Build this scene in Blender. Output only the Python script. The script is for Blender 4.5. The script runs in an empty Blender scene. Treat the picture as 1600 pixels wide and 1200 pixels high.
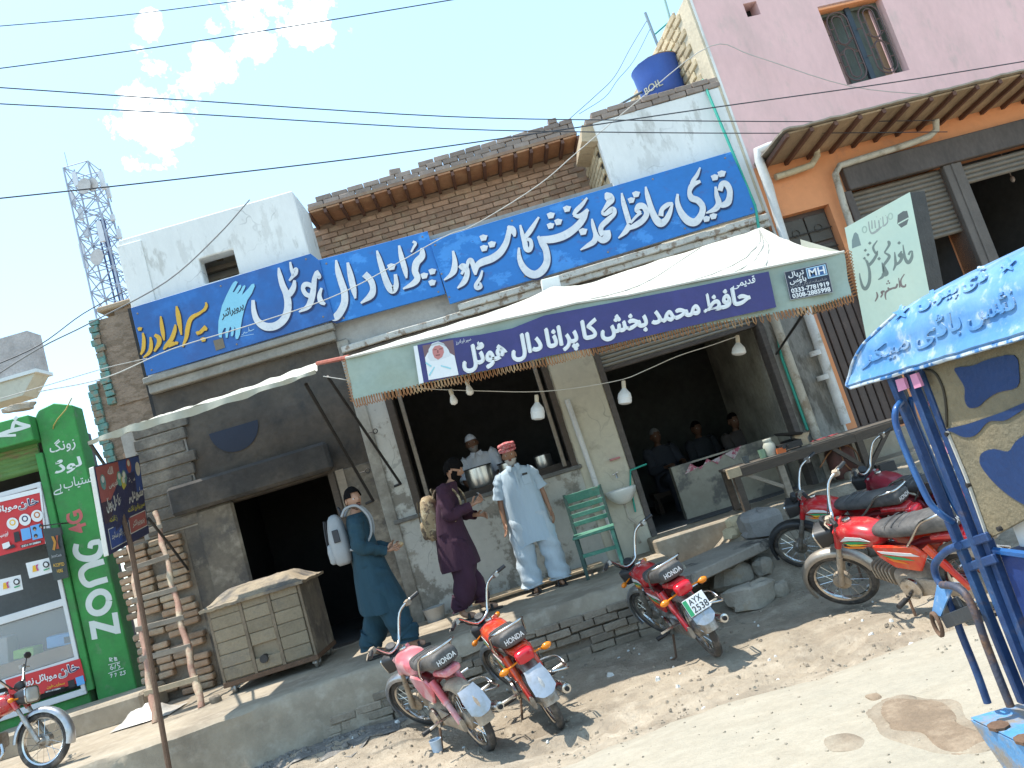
import bpy, bmesh, math, random, unicodedata
import numpy as np
from mathutils import Vector, Matrix, noise as mnoise
from mathutils.geometry import tessellate_polygon
random.seed(7)
SC = bpy.context.scene
COL = SC.collection
PI = math.pi
# ---------------------------------------------------------------- camera
YAW, PITCH, ROLL = math.radians(2.2), math.radians(7.3), math.radians(17.0)
FPX, CAMH = 1202.0, 1.55            # focal length in pixels of a 1600 wide picture, eye height
_f = Vector((math.sin(YAW)*math.cos(PITCH), math.cos(YAW)*math.cos(PITCH), math.sin(PITCH)))
_r = Vector((math.cos(YAW), -math.sin(YAW), 0)); _u = _r.cross(_f)
RIGHT = math.cos(ROLL)*_r - math.sin(ROLL)*_u
UP = math.sin(ROLL)*_r + math.cos(ROLL)*_u
FWD = _f
cam_d = bpy.data.cameras.new('camera'); cam = bpy.data.objects.new('camera', cam_d); COL.objects.link(cam)
cam_d.sensor_width = 36.0; cam_d.lens = 36.0*FPX/1600.0; cam_d.clip_start = 0.05; cam_d.clip_end = 2000
cam.matrix_world = Matrix(((RIGHT.x, UP.x, -FWD.x, 0), (RIGHT.y, UP.y, -FWD.y, 0), (RIGHT.z, UP.z, -FWD.z, CAMH), (0, 0, 0, 1)))
SC.camera = cam
# ---------------------------------------------------------------- light
SUN_DIR = Vector((0.31, -0.05, -1.0)).normalized()      # from the sun towards the ground
sun_d = bpy.data.lights.new('sun', 'SUN'); sun_d.energy = 2.5; sun_d.angle = math.radians(0.53); sun_d.color = (1.0, 0.955, 0.87)
sun = bpy.data.objects.new('sun', sun_d); COL.objects.link(sun); sun.location = (-6, 3, 20)
sun.rotation_euler = SUN_DIR.to_track_quat('-Z', 'Y').to_euler()
W = bpy.data.worlds.new('World'); SC.world = W; W.use_nodes = True
nt = W.node_tree; nt.nodes.clear()
_out = nt.nodes.new('ShaderNodeOutputWorld'); _bg = nt.nodes.new('ShaderNodeBackground')
_sky = nt.nodes.new('ShaderNodeTexSky'); _sky.sky_type = 'NISHITA'; _sky.sun_disc = False
_sky.sun_elevation = math.asin(-SUN_DIR.z); _sky.sun_rotation = math.atan2(-SUN_DIR.x, -SUN_DIR.y)
_sky.air_density = 1.0; _sky.dust_density = 0.7; _sky.ozone_density = 1.0
_bg.inputs['Strength'].default_value = 0.15
nt.links.new(_bg.outputs[0], _out.inputs[0])
# clouds: a few small cumulus heads at their own places in the sky
def _dir(px, py):
    d = FWD + RIGHT*((px-800)/FPX) - UP*((py-600)/FPX); return d.normalized()
_tc = nt.nodes.new('ShaderNodeTexCoord')
_nz = nt.nodes.new('ShaderNodeTexNoise'); _nz.inputs['Scale'].default_value = 17; _nz.inputs['Detail'].default_value = 6; _nz.inputs['Roughness'].default_value = 0.62
nt.links.new(_tc.outputs['Generated'], _nz.inputs['Vector'])
_acc = None
for (px, py, rad) in ((238, 195, 62), (262, 128, 50), (325, 100, 44), (385, 35, 60), (450, 22, 60), (495, 30, 40), (238, 38, 26), (405, 65, 36), (340, 28, 40), (228, 165, 45)):
    vd = nt.nodes.new('ShaderNodeVectorMath'); vd.operation = 'DISTANCE'; vd.inputs[1].default_value = _dir(px, py)
    nt.links.new(_tc.outputs['Generated'], vd.inputs[0])
    m1 = nt.nodes.new('ShaderNodeMapRange'); m1.inputs['From Min'].default_value = rad*1.25/FPX; m1.inputs['From Max'].default_value = rad*0.35/FPX
    nt.links.new(vd.outputs['Value'], m1.inputs['Value'])
    if _acc is None: _acc = m1.outputs[0]
    else:
        mx = nt.nodes.new('ShaderNodeMath'); mx.operation = 'MAXIMUM'; nt.links.new(_acc, mx.inputs[0]); nt.links.new(m1.outputs[0], mx.inputs[1]); _acc = mx.outputs[0]
_ad = nt.nodes.new('ShaderNodeMath'); _ad.operation = 'MULTIPLY_ADD'; _ad.inputs[1].default_value = 4.4; nt.links.new(_nz.outputs[0], _ad.inputs[0]); nt.links.new(_acc, _ad.inputs[2])
_mr = nt.nodes.new('ShaderNodeMapRange'); _mr.inputs['From Min'].default_value = 2.78; _mr.inputs['From Max'].default_value = 3.25; nt.links.new(_ad.outputs[0], _mr.inputs['Value'])
_cm = nt.nodes.new('ShaderNodeMath'); _cm.operation = 'MULTIPLY'; nt.links.new(_mr.outputs[0], _cm.inputs[0])
_gt = nt.nodes.new('ShaderNodeMapRange'); _gt.inputs['From Min'].default_value = 0.0; _gt.inputs['From Max'].default_value = 0.15; nt.links.new(_acc, _gt.inputs['Value']); nt.links.new(_gt.outputs[0], _cm.inputs[1])
_mix = nt.nodes.new('ShaderNodeMix'); _mix.data_type = 'RGBA'
nt.links.new(_cm.outputs[0], _mix.inputs[0]); nt.links.new(_sky.outputs[0], _mix.inputs[6]); _mix.inputs[7].default_value = (9, 9, 9, 1)
# hazy summer sky: humid air pales the blue towards white everywhere
_hz = nt.nodes.new('ShaderNodeMix'); _hz.data_type = 'RGBA'; _hz.inputs[0].default_value = 0.34
_hz.inputs[7].default_value = (2.0, 3.5, 4.1, 1); nt.links.new(_mix.outputs[2], _hz.inputs[6])
nt.links.new(_hz.outputs[2], _bg.inputs['Color'])
SC.view_settings.view_transform = 'Standard'; SC.view_settings.look = 'None'
SC.view_settings.exposure = 1.5; SC.view_settings.gamma = 1.0; SC.view_settings.use_curve_mapping = False
SC.cycles.max_bounces = 6; SC.cycles.diffuse_bounces = 3; SC.cycles.caustics_reflective = False; SC.cycles.caustics_refractive = False

# ---------------------------------------------------------------- rays through photo pixels, met with real planes
CAM = Vector((0, 0, CAMH))
def ray(px, py): return FWD + RIGHT*((px-800)/FPX) - UP*((py-600)/FPX)
def onY(px, py, Y): d = ray(px, py); return CAM + d*(Y/d.y)
def onX(px, py, X): d = ray(px, py); return CAM + d*(X/d.x)
def onZ(px, py, Z): d = ray(px, py); return CAM + d*((Z-CAMH)/d.z)
def onP(px, py, p0, n):
    d = ray(px, py); n = Vector(n); t = (Vector(p0)-CAM).dot(n)/d.dot(n); return CAM + d*t

# ---------------------------------------------------------------- materials
MATS = {}
def M(name, col, rough=0.8, var=0.18, scale=3.0, bump=0.15, bscale=40.0, metal=0.0, col2=None, thr=0.56, soft=0.06, s2=2.5, rand=0.0, spec=0.5, coat=0.0, col3=None, thr3=0.6, s3=9.0, stretch=None, detail=6, alpha=None, trans=None, crack=0):
    """Principled surface; colour varies with world-space noise, col2/col3 are stains or bare patches with edges of their own"""
    if name in MATS: return MATS[name]
    m = bpy.data.materials.new(name); m.use_nodes = True; t = m.node_tree; n = t.nodes; L = t.links
    b = n['Principled BSDF']; b.inputs['Roughness'].default_value = rough; b.inputs['Metallic'].default_value = metal
    b.inputs['Specular IOR Level'].default_value = spec
    if coat: b.inputs['Coat Weight'].default_value = coat; b.inputs['Coat Roughness'].default_value = 0.08
    geo = n.new('ShaderNodeNewGeometry'); pos = geo.outputs['Position']
    if stretch:
        mp = n.new('ShaderNodeMapping'); mp.inputs['Scale'].default_value = stretch; L.new(pos, mp.inputs['Vector']); pos = mp.outputs[0]
    def noise(s, d=detail, r=0.6):
        q = n.new('ShaderNodeTexNoise'); q.inputs['Scale'].default_value = s; q.inputs['Detail'].default_value = d; q.inputs['Roughness'].default_value = r; L.new(pos, q.inputs['Vector']); return q.outputs[0]
    def mul(src, fac_socket, lo, hi):
        mr = n.new('ShaderNodeMapRange'); mr.inputs['From Min'].default_value = 0.25; mr.inputs['From Max'].default_value = 0.75
        mr.inputs['To Min'].default_value = lo; mr.inputs['To Max'].default_value = hi; L.new(fac_socket, mr.inputs['Value'])
        x = n.new('ShaderNodeVectorMath'); x.operation = 'SCALE'; L.new(src, x.inputs[0]); L.new(mr.outputs[0], x.inputs['Scale']); return x.outputs[0]
    rgb = n.new('ShaderNodeRGB'); rgb.outputs[0].default_value = (*col, 1); c = rgb.outputs[0]
    for (cc, th, ss) in ((col2, thr, s2), (col3, thr3, s3)):
        if cc:
            mr = n.new('ShaderNodeMapRange'); mr.inputs['From Min'].default_value = th-soft; mr.inputs['From Max'].default_value = th+soft; L.new(noise(ss, 8, 0.65), mr.inputs['Value'])
            mx = n.new('ShaderNodeMix'); mx.data_type = 'RGBA'; L.new(mr.outputs[0], mx.inputs[0]); L.new(c, mx.inputs[6]); mx.inputs[7].default_value = (*cc, 1); c = mx.outputs[2]
    if var: c = mul(c, noise(scale), 1-var, 1+var); c = mul(c, noise(scale*9, 3), 1-var*0.6, 1+var*0.6)
    if crack:      # hairline cracks, only in places
        nv = n.new('ShaderNodeTexNoise'); nv.inputs['Scale'].default_value = 3.0; L.new(geo.outputs['Position'], nv.inputs['Vector'])
        av = n.new('ShaderNodeVectorMath'); av.operation = 'MULTIPLY_ADD'; av.inputs[1].default_value = (.5, .5, .5); L.new(nv.outputs['Color'], av.inputs[0]); L.new(geo.outputs['Position'], av.inputs[2])
        vo = n.new('ShaderNodeTexVoronoi'); vo.feature = 'DISTANCE_TO_EDGE'; vo.inputs['Scale'].default_value = crack; L.new(av.outputs[0], vo.inputs['Vector'])
        m1 = n.new('ShaderNodeMapRange'); m1.inputs['From Min'].default_value = .003; m1.inputs['From Max'].default_value = .011; m1.inputs['To Min'].default_value = 1; m1.inputs['To Max'].default_value = 0; L.new(vo.outputs[0], m1.inputs['Value'])
        m2 = n.new('ShaderNodeMapRange'); m2.inputs['From Min'].default_value = .52; m2.inputs['From Max'].default_value = .62; m2.inputs['To Max'].default_value = .38; L.new(noise(.9, 3), m2.inputs['Value'])
        m3 = n.new('ShaderNodeMath'); m3.operation = 'MULTIPLY'; L.new(m1.outputs[0], m3.inputs[0]); L.new(m2.outputs[0], m3.inputs[1])
        mx = n.new('ShaderNodeMix'); mx.data_type = 'RGBA'; L.new(m3.outputs[0], mx.inputs[0]); L.new(c, mx.inputs[6]); mx.inputs[7].default_value = (col[0]*.25, col[1]*.25, col[2]*.25, 1); c = mx.outputs[2]
    if rand:
        oi = n.new('ShaderNodeObjectInfo'); mr = n.new('ShaderNodeMapRange'); mr.inputs['To Min'].default_value = 1-rand; mr.inputs['To Max'].default_value = 1+rand; L.new(oi.outputs['Random'], mr.inputs['Value'])
        x = n.new('ShaderNodeVectorMath'); x.operation = 'SCALE'; L.new(c, x.inputs[0]); L.new(mr.outputs[0], x.inputs['Scale']); c = x.outputs[0]
    L.new(c, b.inputs['Base Color'])
    if bump:
        bp = n.new('ShaderNodeBump'); bp.inputs['Strength'].default_value = bump; bp.inputs['Distance'].default_value = 0.02; L.new(noise(bscale, 5), bp.inputs['Height']); L.new(bp.outputs[0], b.inputs['Normal'])
    if alpha is not None: b.inputs['Alpha'].default_value = alpha
    if trans: b.inputs['Transmission Weight'].default_value = trans
    MATS[name] = m; return m
def flat(name, col, rough=0.6, **k): return M(name, col, rough, var=k.pop('var', 0.06), bump=k.pop('bump', 0), **k)

# ---------------------------------------------------------------- mesh builder
class MB:
    def __init__(s): s.v = []; s.f = []; s.mi = []; s.cur = 0
    def add(s, vs, fs):
        o = len(s.v); s.v += [tuple(p) for p in vs]; s.f += [tuple(o+i for i in f) for f in fs]; s.mi += [s.cur]*len(fs); return s
    def box(s, x0, x1, y0, y1, z0, z1, rot=None, piv=None):
        vs = [Vector(p) for p in ((x0,y0,z0),(x1,y0,z0),(x1,y1,z0),(x0,y1,z0),(x0,y0,z1),(x1,y0,z1),(x1,y1,z1),(x0,y1,z1))]
        if rot is not None:
            c = Vector(piv) if piv is not None else Vector(((x0+x1)/2,(y0+y1)/2,(z0+z1)/2)); vs = [c + rot @ (p-c) for p in vs]
        return s.add(vs, [(0,3,2,1),(4,5,6,7),(0,1,5,4),(1,2,6,5),(2,3,7,6),(3,0,4,7)])
    def beam(s, a, b, w, h, up=(0,0,1)):
        a = Vector(a); b = Vector(b); d = (b-a).normalized(); u = Vector(up)
        if abs(d.dot(u)) > 0.95: u = Vector((1,0,0))
        r = d.cross(u).normalized(); u = r.cross(d)
        vs = []
        for p in (a, b):
            for (i, j) in ((-1,-1),(1,-1),(1,1),(-1,1)): vs.append(p + r*(w/2*i) + u*(h/2*j))
        return s.add(vs, [(3,2,1,0),(4,5,6,7),(0,1,5,4),(1,2,6,5),(2,3,7,6),(3,0,4,7)])
    def tube(s, path, r, n=8, cap=True, closed=False):
        P = [Vector(p) for p in path]; k = len(P); R = r if isinstance(r, (list, tuple)) else [r]*k
        rings = []; prev = None
        for i in range(k):
            if closed: t = (P[(i+1)%k]-P[i-1])
            else: t = (P[min(i+1,k-1)]-P[max(i-1,0)])
            t = t.normalized() if t.length > 1e-9 else Vector((0,0,1))
            if prev is None:
                u = Vector((0,0,1)) if abs(t.z) < 0.9 else Vector((1,0,0)); u = (u - t*u.dot(t)).normalized()
            else:
                u = prev - t*prev.dot(t); u = u.normalized() if u.length > 1e-6 else t.orthogonal().normalized()
            prev = u; w = t.cross(u)
            rings.append([P[i] + (u*math.cos(2*PI*j/n) + w*math.sin(2*PI*j/n))*R[i] for j in range(n)])
        return s.loft(rings, cap=cap and not closed, closed=closed)
    def loft(s, rings, cap=True, closed=False, open_ring=False):
        n = len(rings[0]); k = len(rings); vs = [p for r in rings for p in r]; fs = []
        for i in range(k if closed else k-1):
            a = i*n; b = ((i+1)%k)*n
            for j in range(n-1 if open_ring else n): fs.append((a+j, a+(j+1)%n, b+(j+1)%n, b+j))
        if cap and not open_ring: fs.append(tuple(range(n))[::-1]); fs.append(tuple((k-1)*n+j for j in range(n)))
        return s.add(vs, fs)
    def lathe(s, prof, c=(0,0,0), axis=(0,0,1), n=20, sx=1, sy=1, cap=True):
        a = Vector(axis).normalized(); u = a.orthogonal().normalized() if abs(a.z) < 0.99 else Vector((1,0,0)); w = a.cross(u); c = Vector(c)
        return s.loft([[c + a*h + (u*math.cos(2*PI*j/n)*sx + w*math.sin(2*PI*j/n)*sy)*r for j in range(n)] for (r, h) in prof], cap=cap)
    def ell(s, c, rx, ry, rz, n=14, m=9, rot=None):
        c = Vector(c); rings = []
        for i in range(m+1):
            th = PI*i/m; q = max(math.sin(th), 0.02)
            ring = []
            for j in range(n):
                p = Vector((rx*q*math.cos(2*PI*j/n), ry*q*math.sin(2*PI*j/n), -rz*math.cos(th)))
                ring.append(c + (rot @ p if rot is not None else p))
            rings.append(ring)
        return s.loft(rings)
    def prism(s, poly, ext, holes=()):
        """planar polygon of 3-D points extruded by the vector ext"""
        ext = Vector(ext); loops = [[Vector(p) for p in poly]] + [[Vector(p) for p in h] for h in holes]
        flatv = [p for l in loops for p in l]; tri = tessellate_polygon(loops); n = len(flatv)
        nn = Vector((0,0,0))
        for t in tri: nn += (flatv[t[1]]-flatv[t[0]]).cross(flatv[t[2]]-flatv[t[0]])
        flip = nn.dot(ext) > 0
        fs = []
        for t in tri:
            t = tuple(t); fs.append(t[::-1] if flip else t); fs.append(tuple(n+i for i in (t if flip else t[::-1])))
        o = 0
        for l in loops:
            k = len(l)
            for i in range(k): fs.append((o+i, o+(i+1)%k, n+o+(i+1)%k, n+o+i))
            o += k
        return s.add(flatv + [p+ext for p in flatv], fs)
    def grid(s, fn, nu, nv):
        vs = [fn(i/nu, j/nv) for j in range(nv+1) for i in range(nu+1)]
        return s.add(vs, [(j*(nu+1)+i, j*(nu+1)+i+1, (j+1)*(nu+1)+i+1, (j+1)*(nu+1)+i) for j in range(nv) for i in range(nu)])
    def mesh(s, name, mats, smooth=None, bevel=0, fix=True, solid=0):
        me = bpy.data.meshes.new(name); me.from_pydata(s.v, [], s.f)
        for m in (mats if isinstance(mats, (list, tuple)) else [mats]): me.materials.append(m)
        me.polygons.foreach_set('material_index', s.mi)
        if bevel or fix or solid:
            bm = bmesh.new(); bm.from_mesh(me)
            if fix: bmesh.ops.recalc_face_normals(bm, faces=bm.faces)
            if solid: bmesh.ops.solidify(bm, geom=bm.faces[:], thickness=solid)
            if bevel:
                es = [e for e in bm.edges if len(e.link_faces) == 2 and e.calc_face_angle(0) > 0.6]
                bmesh.ops.bevel(bm, geom=es, offset=bevel, segments=1, affect='EDGES', clamp_overlap=True)
            bm.to_mesh(me); bm.free()
        if smooth:
            me.polygons.foreach_set('use_smooth', [True]*len(me.polygons)); me.set_sharp_from_angle(angle=math.radians(smooth))
        me.update(); return me
    def build(s, name, mats, parent=None, smooth=None, bevel=0, solid=0, loc=None, kind=None, label=None, fix=True):
        o = bpy.data.objects.new(name, s.mesh(name, mats, smooth, bevel, fix, solid)); COL.objects.link(o)
        if parent is not None: o.parent = parent
        if loc is not None: o.location = loc
        if kind: o['kind'] = kind
        if label: o['label'] = label
        return o
def tag(o, label, cat, group=None):
    o['label'] = label; o['category'] = cat
    if group: o['group'] = group
    return o
def thing(name, label, cat, loc=(0,0,0), rz=0.0, group=None):
    o = bpy.data.objects.new(name, None); COL.objects.link(o); o.location = loc; o.rotation_euler = (0,0,rz); o.empty_display_size = 0.1
    return tag(o, label, cat, group)
def inst(me, name, parent, loc=(0,0,0), rot=(0,0,0), sc=(1,1,1)):
    o = bpy.data.objects.new(name, me); COL.objects.link(o); o.parent = parent; o.location = loc; o.rotation_euler = rot; o.scale = sc; return o
def copy_tree(o, parent=None):
    c = o.copy(); COL.objects.link(c)
    if parent is not None: c.parent = parent
    for ch in [x for x in o.children]: copy_tree(ch, c)
    return c
def kids(o):
    r = []
    for c in o.children: r.append(c); r += kids(c)
    return r
def cr(pts, n=6, closed=False):
    """Catmull-Rom through points of any dimension"""
    P = [np.array(p, float) for p in pts]; k = len(P); out = []
    for i in range(k if closed else k-1):
        p0 = P[i-1] if (closed or i > 0) else 2*P[0]-P[1]; p1 = P[i]; p2 = P[(i+1)%k]; p3 = P[(i+2)%k] if (closed or i+2 < k) else 2*P[-1]-P[-2]
        for j in range(n):
            t = j/n; out.append(0.5*((2*p1)+(-p0+p2)*t+(2*p0-5*p1+4*p2-p3)*t*t+(-p0+3*p1-3*p2+p3)*t**3))
    if not closed: out.append(P[-1])
    return out
def sm(e0, e1, x): t = min(1, max(0, (x-e0)/(e1-e0))); return t*t*(3-2*t)

# ---------------------------------------------------------------- lettering
FORMS = {}
for cp in list(range(0xFB50, 0xFDFF)) + list(range(0xFE70, 0xFEFF)):
    d = unicodedata.decomposition(chr(cp)).split()
    if len(d) == 2 and d[0][1:-1] in ('isolated', 'final', 'initial', 'medial'): FORMS.setdefault(int(d[1], 16), {})[d[0][1:-1]] = chr(cp)
def shape(s):
    out = []
    for w in s.split(' '):
        r = []
        for i, ch in enumerate(w):
            f = FORMS.get(ord(ch))
            if not f: r.append(ch); continue
            pf = FORMS.get(ord(w[i-1]), {}) if i > 0 else {}; nf = FORMS.get(ord(w[i+1]), {}) if i+1 < len(w) else {}
            jp = 'initial' in pf and 'final' in f; jn = 'initial' in f and 'final' in nf
            k = 'medial' if jp and jn else 'final' if jp else 'initial' if jn else 'isolated'
            r.append(f.get(k, ch))
        out.append(''.join(r))
    t = ' '.join(out)[::-1]
    return t
def text_mesh(s, arabic=False, weight=0.0, res=4):
    """text as flat polygons, unit height; overlapping glyphs lie on steps 1/1000 apart"""
    c = bpy.data.curves.new('t', 'FONT'); c.body = shape(s) if arabic else s; c.size = 1; c.offset = weight; c.resolution_u = res; c.align_x = 'LEFT'; c.space_word = 0.55 if arabic else 1.0
    o = bpy.data.objects.new('t', c); COL.objects.link(o); dg = bpy.context.evaluated_depsgraph_get(); dg.update()
    me = o.evaluated_get(dg).to_mesh(); bm = bmesh.new(); bm.from_mesh(me)
    seen = {}; isl = 0
    for v in bm.verts:
        if v.index in seen: continue
        st = [v]; seen[v.index] = isl
        while st:
            q = st.pop()
            for e in q.link_edges:
                w = e.other_vert(q)
                if w.index not in seen: seen[w.index] = isl; st.append(w)
        isl += 1
    V = [(v.co.x, v.co.y, seen[v.index] % 4) for v in bm.verts]; Fc = [tuple(v.index for v in f.verts) for f in bm.faces]
    bm.free(); o.evaluated_get(dg).to_mesh_clear(); bpy.data.objects.remove(o); bpy.data.curves.remove(c)
    return V, Fc
def put_text(mb, s, p0, ux, uy, width=None, height=None, arabic=False, weight=0.0, nrm=None, lift=0.002):
    """lay text so that its box starts at p0 (lower left), ux/uy unit vectors, fitted to width x height metres"""
    V, Fc = text_mesh(s, arabic, weight); 
    if not V: return mb
    x0 = min(v[0] for v in V); x1 = max(v[0] for v in V); y0 = min(v[1] for v in V); y1 = max(v[1] for v in V)
    ux = Vector(ux); uy = Vector(uy); n = Vector(nrm) if nrm is not None else ux.cross(uy)
    sx = width/(x1-x0) if width else height/(y1-y0); sy = height/(y1-y0) if height else sx
    return mb.add([Vector(p0) + ux*((v[0]-x0)*sx) + uy*((v[1]-y0)*sy) + n*(lift + v[2]*0.0004) for v in V], Fc)
def put_quad_text(mb, s, q, arabic=False, weight=0.0, lift=0.002):
    """text fitted to a quadrilateral lying on a real surface: q = lower left, lower right, upper right, upper left"""
    V, Fc = text_mesh(s, arabic, weight); x0 = min(v[0] for v in V); x1 = max(v[0] for v in V); y0 = min(v[1] for v in V); y1 = max(v[1] for v in V)
    a, b, c, d = [Vector(p) for p in q]; n = (b-a).cross(d-a).normalized(); out = []
    for v in V:
        u = (v[0]-x0)/(x1-x0); w = (v[1]-y0)/(y1-y0); out.append((a*(1-u)+b*u)*(1-w) + (d*(1-u)+c*u)*w + n*(lift+v[2]*0.0004))
    return mb.add(out, Fc)
def stroke(mb, pts, to3, n=5, lift=0.0, th=0.0):
    """pen stroke with varying width: pts = (x, y, width) in sheet coordinates, to3(x, y, lift) -> point"""
    P = cr(pts, n) if len(pts) > 2 else [np.array(p, float) for p in pts]
    L = []; R = []
    for i, p in enumerate(P):
        t = P[min(i+1, len(P)-1)][:2] - P[max(i-1, 0)][:2]; l = np.hypot(*t); t = t/l if l > 1e-9 else np.array((1., 0.)); nrm = np.array((-t[1], t[0]))*max(p[2], 0.3)/2
        L.append(p[:2]+nrm); R.append(p[:2]-nrm)
    vs = [to3(q[0], q[1], lift) for q in L] + [to3(q[0], q[1], lift) for q in R]; k = len(P)
    fs = [(i, i+1, k+i+1, k+i) for i in range(k-1)]
    if th:
        m = len(vs); vs += [to3(q[0], q[1], lift-th) for q in L] + [to3(q[0], q[1], lift-th) for q in R]
        fs += [(i+1, i, m+i, m+i+1) for i in range(k-1)] + [(k+i, k+i+1, m+k+i+1, m+k+i) for i in range(k-1)] + [(0, k, m+k, m), (k-1, m+k-1, m+2*k-1, 2*k-1)]
    return mb.add(vs, fs)
def poly(mb, pts, to3, lift=0.0, th=0.0):
    P = [to3(x, y, lift) for x, y in pts]
    if th: return mb.prism(P, to3(pts[0][0], pts[0][1], lift-th) - P[0])
    return mb.add(P, [tuple(t) for t in tessellate_polygon([P])])
# ================================================================ the setting
WY = 9.2                                  # plane of the hotel front
PZ = 0.37                                 # height of the raised pavement
def hz(x, y, s, seed=0.0): return mnoise.noise(Vector((x*s+seed, y*s-seed, seed)))
m_dirt = M('trodden dirt', (0.32, 0.265, 0.195), 0.95, 0.22, 1.5, 0.9, 38, col2=(0.235, 0.19, 0.138), thr=0.54, soft=0.1, s2=1.2, col3=(0.39, 0.33, 0.25), thr3=0.58, s3=5)
m_road = M('dusty road', (0.36, 0.322, 0.25), 0.92, 0.16, 1.3, 0.6, 34, col2=(0.29, 0.248, 0.185), thr=0.54, soft=0.16, s2=1.3, col3=(0.36, 0.32, 0.25), thr3=0.58, s3=5, stretch=(0.9, 1.7, 1))
m_wet = M('spilt earth', (0.205, 0.148, 0.097), 0.9, 0.22, 5, 0.5, 60, col2=(0.25, 0.19, 0.13), thr=0.56, soft=0.06, s2=5)
m_ash = M('ash gravel', (0.17, 0.16, 0.145), 0.95, 0.25, 6, 0.7, 60, col2=(0.28, 0.26, 0.23), thr=0.57, soft=0.04, s2=14)
m_pave = M('cement pavement', (0.345, 0.288, 0.212), 0.92, 0.16, 1.4, 0.3, 45, col2=(0.25, 0.205, 0.15), thr=0.54, soft=0.1, s2=1.6, col3=(0.39, 0.335, 0.26), thr3=0.6, s3=7)
m_mud = M('mud mortar', (0.24, 0.2, 0.155), 0.95, 0.2, 4, 0.6, 30)
m_brick = M('dusty brick', (0.27, 0.22, 0.165), 0.95, 0.25, 6, 0.6, 40, rand=0.2, col2=(0.32, 0.27, 0.205), thr=0.55, soft=0.1, s2=4)
m_brickr = M('old brick', (0.36, 0.225, 0.15), 0.95, 0.2, 8, 0.4, 60, rand=0.25, col2=(0.4, 0.3, 0.2), thr=0.6, soft=0.1, s2=5)
m_bricky = M('yellow brick', (0.52, 0.42, 0.27), 0.95, 0.2, 8, 0.4, 60, rand=0.2)
m_stone = M('concrete rubble', (0.37, 0.325, 0.26), 0.95, 0.2, 5, 0.6, 30, col2=(0.34, 0.26, 0.17), thr=0.6, s2=4)
# street: one sheet with bumps near the camera and wheel ruts
def street_base(y): return -0.05 - 0.08*sm(4.5, 5.4, y)
def street_z(x, y):
    if y > 8.2 or y < -2 or abs(x) > 11: return street_base(y)
    e = sm(-2, 1, y)*(1-sm(7.6, 8.2, y))*(1-sm(8, 11, abs(x)))
    dirt = sm(4.3, 5.3, y + 0.25*hz(x, 0, 0.8))
    z = 0.010*hz(x, y, 1.1) + dirt*(0.045*hz(x, y, 1.7, 3) + 0.026*hz(x, y, 4, 5) + 0.016*hz(x, y, 11, 7))
    for k, off in enumerate((5.0, 5.22, 5.5)):              # ruts pressed into the verge
        d = (y - off - 0.12*math.sin(x*0.7+k))/0.055
        z -= dirt*0.055*math.exp(-d*d)*(0.5+0.5*math.sin(x*38+k)) if -0.6 < x < 3.4 else 0
    for (ax, ay, bx2, by2) in ((1.2, 5.15, 2.2, 5.55), (-0.4, 5.35, 1.0, 5.05), (1.5, 4.95, 3.0, 5.2)):   # tyre prints
        L2 = (bx2-ax)**2+(by2-ay)**2; t = ((x-ax)*(bx2-ax)+(y-ay)*(by2-ay))/L2
        if 0 < t < 1:
            dd = abs((x-ax)*(by2-ay)-(y-ay)*(bx2-ax))/math.sqrt(L2)
            if dd < 0.13: z -= 0.022*(1-(dd/.13)**2) - 0.014*math.sin(t*math.sqrt(L2)*60)*(dd < .09)
    for (cx, cy, r, h) in ((-1.7, 6.5, 0.7, 0.05), (-2.5, 6.7, 0.5, 0.04), (2.6, 7.0, 0.5, 0.06)):
        z += h*math.exp(-((x-cx)**2+(y-cy)**2)/(r*r))*(1+0.8*hz(x, y, 7, 2))
    return street_base(y) + e*z
xs = [-400, -150, -60, -30, -18, -13, -11] + [-9 + 0.06*i for i in range(0, int(15.5/0.06)+1)] + [8, 11, 13, 18, 30, 60, 150, 400]
ys = [-400, -150, -50, -20, -8, -3, 0, 1] + [1.6 + 0.05*i for i in range(0, int(6.8/0.05)+1)] + [9, 10, 14, 25, 60, 150, 400]
g = MB(); g.grid(lambda u, v: (xs[round(u*(len(xs)-1))], ys[round(v*(len(ys)-1))], street_z(xs[round(u*(len(xs)-1))], ys[round(v*(len(ys)-1))])), len(xs)-1, len(ys)-1)
g.build('street', m_dirt, smooth=60, kind='structure')
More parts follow.
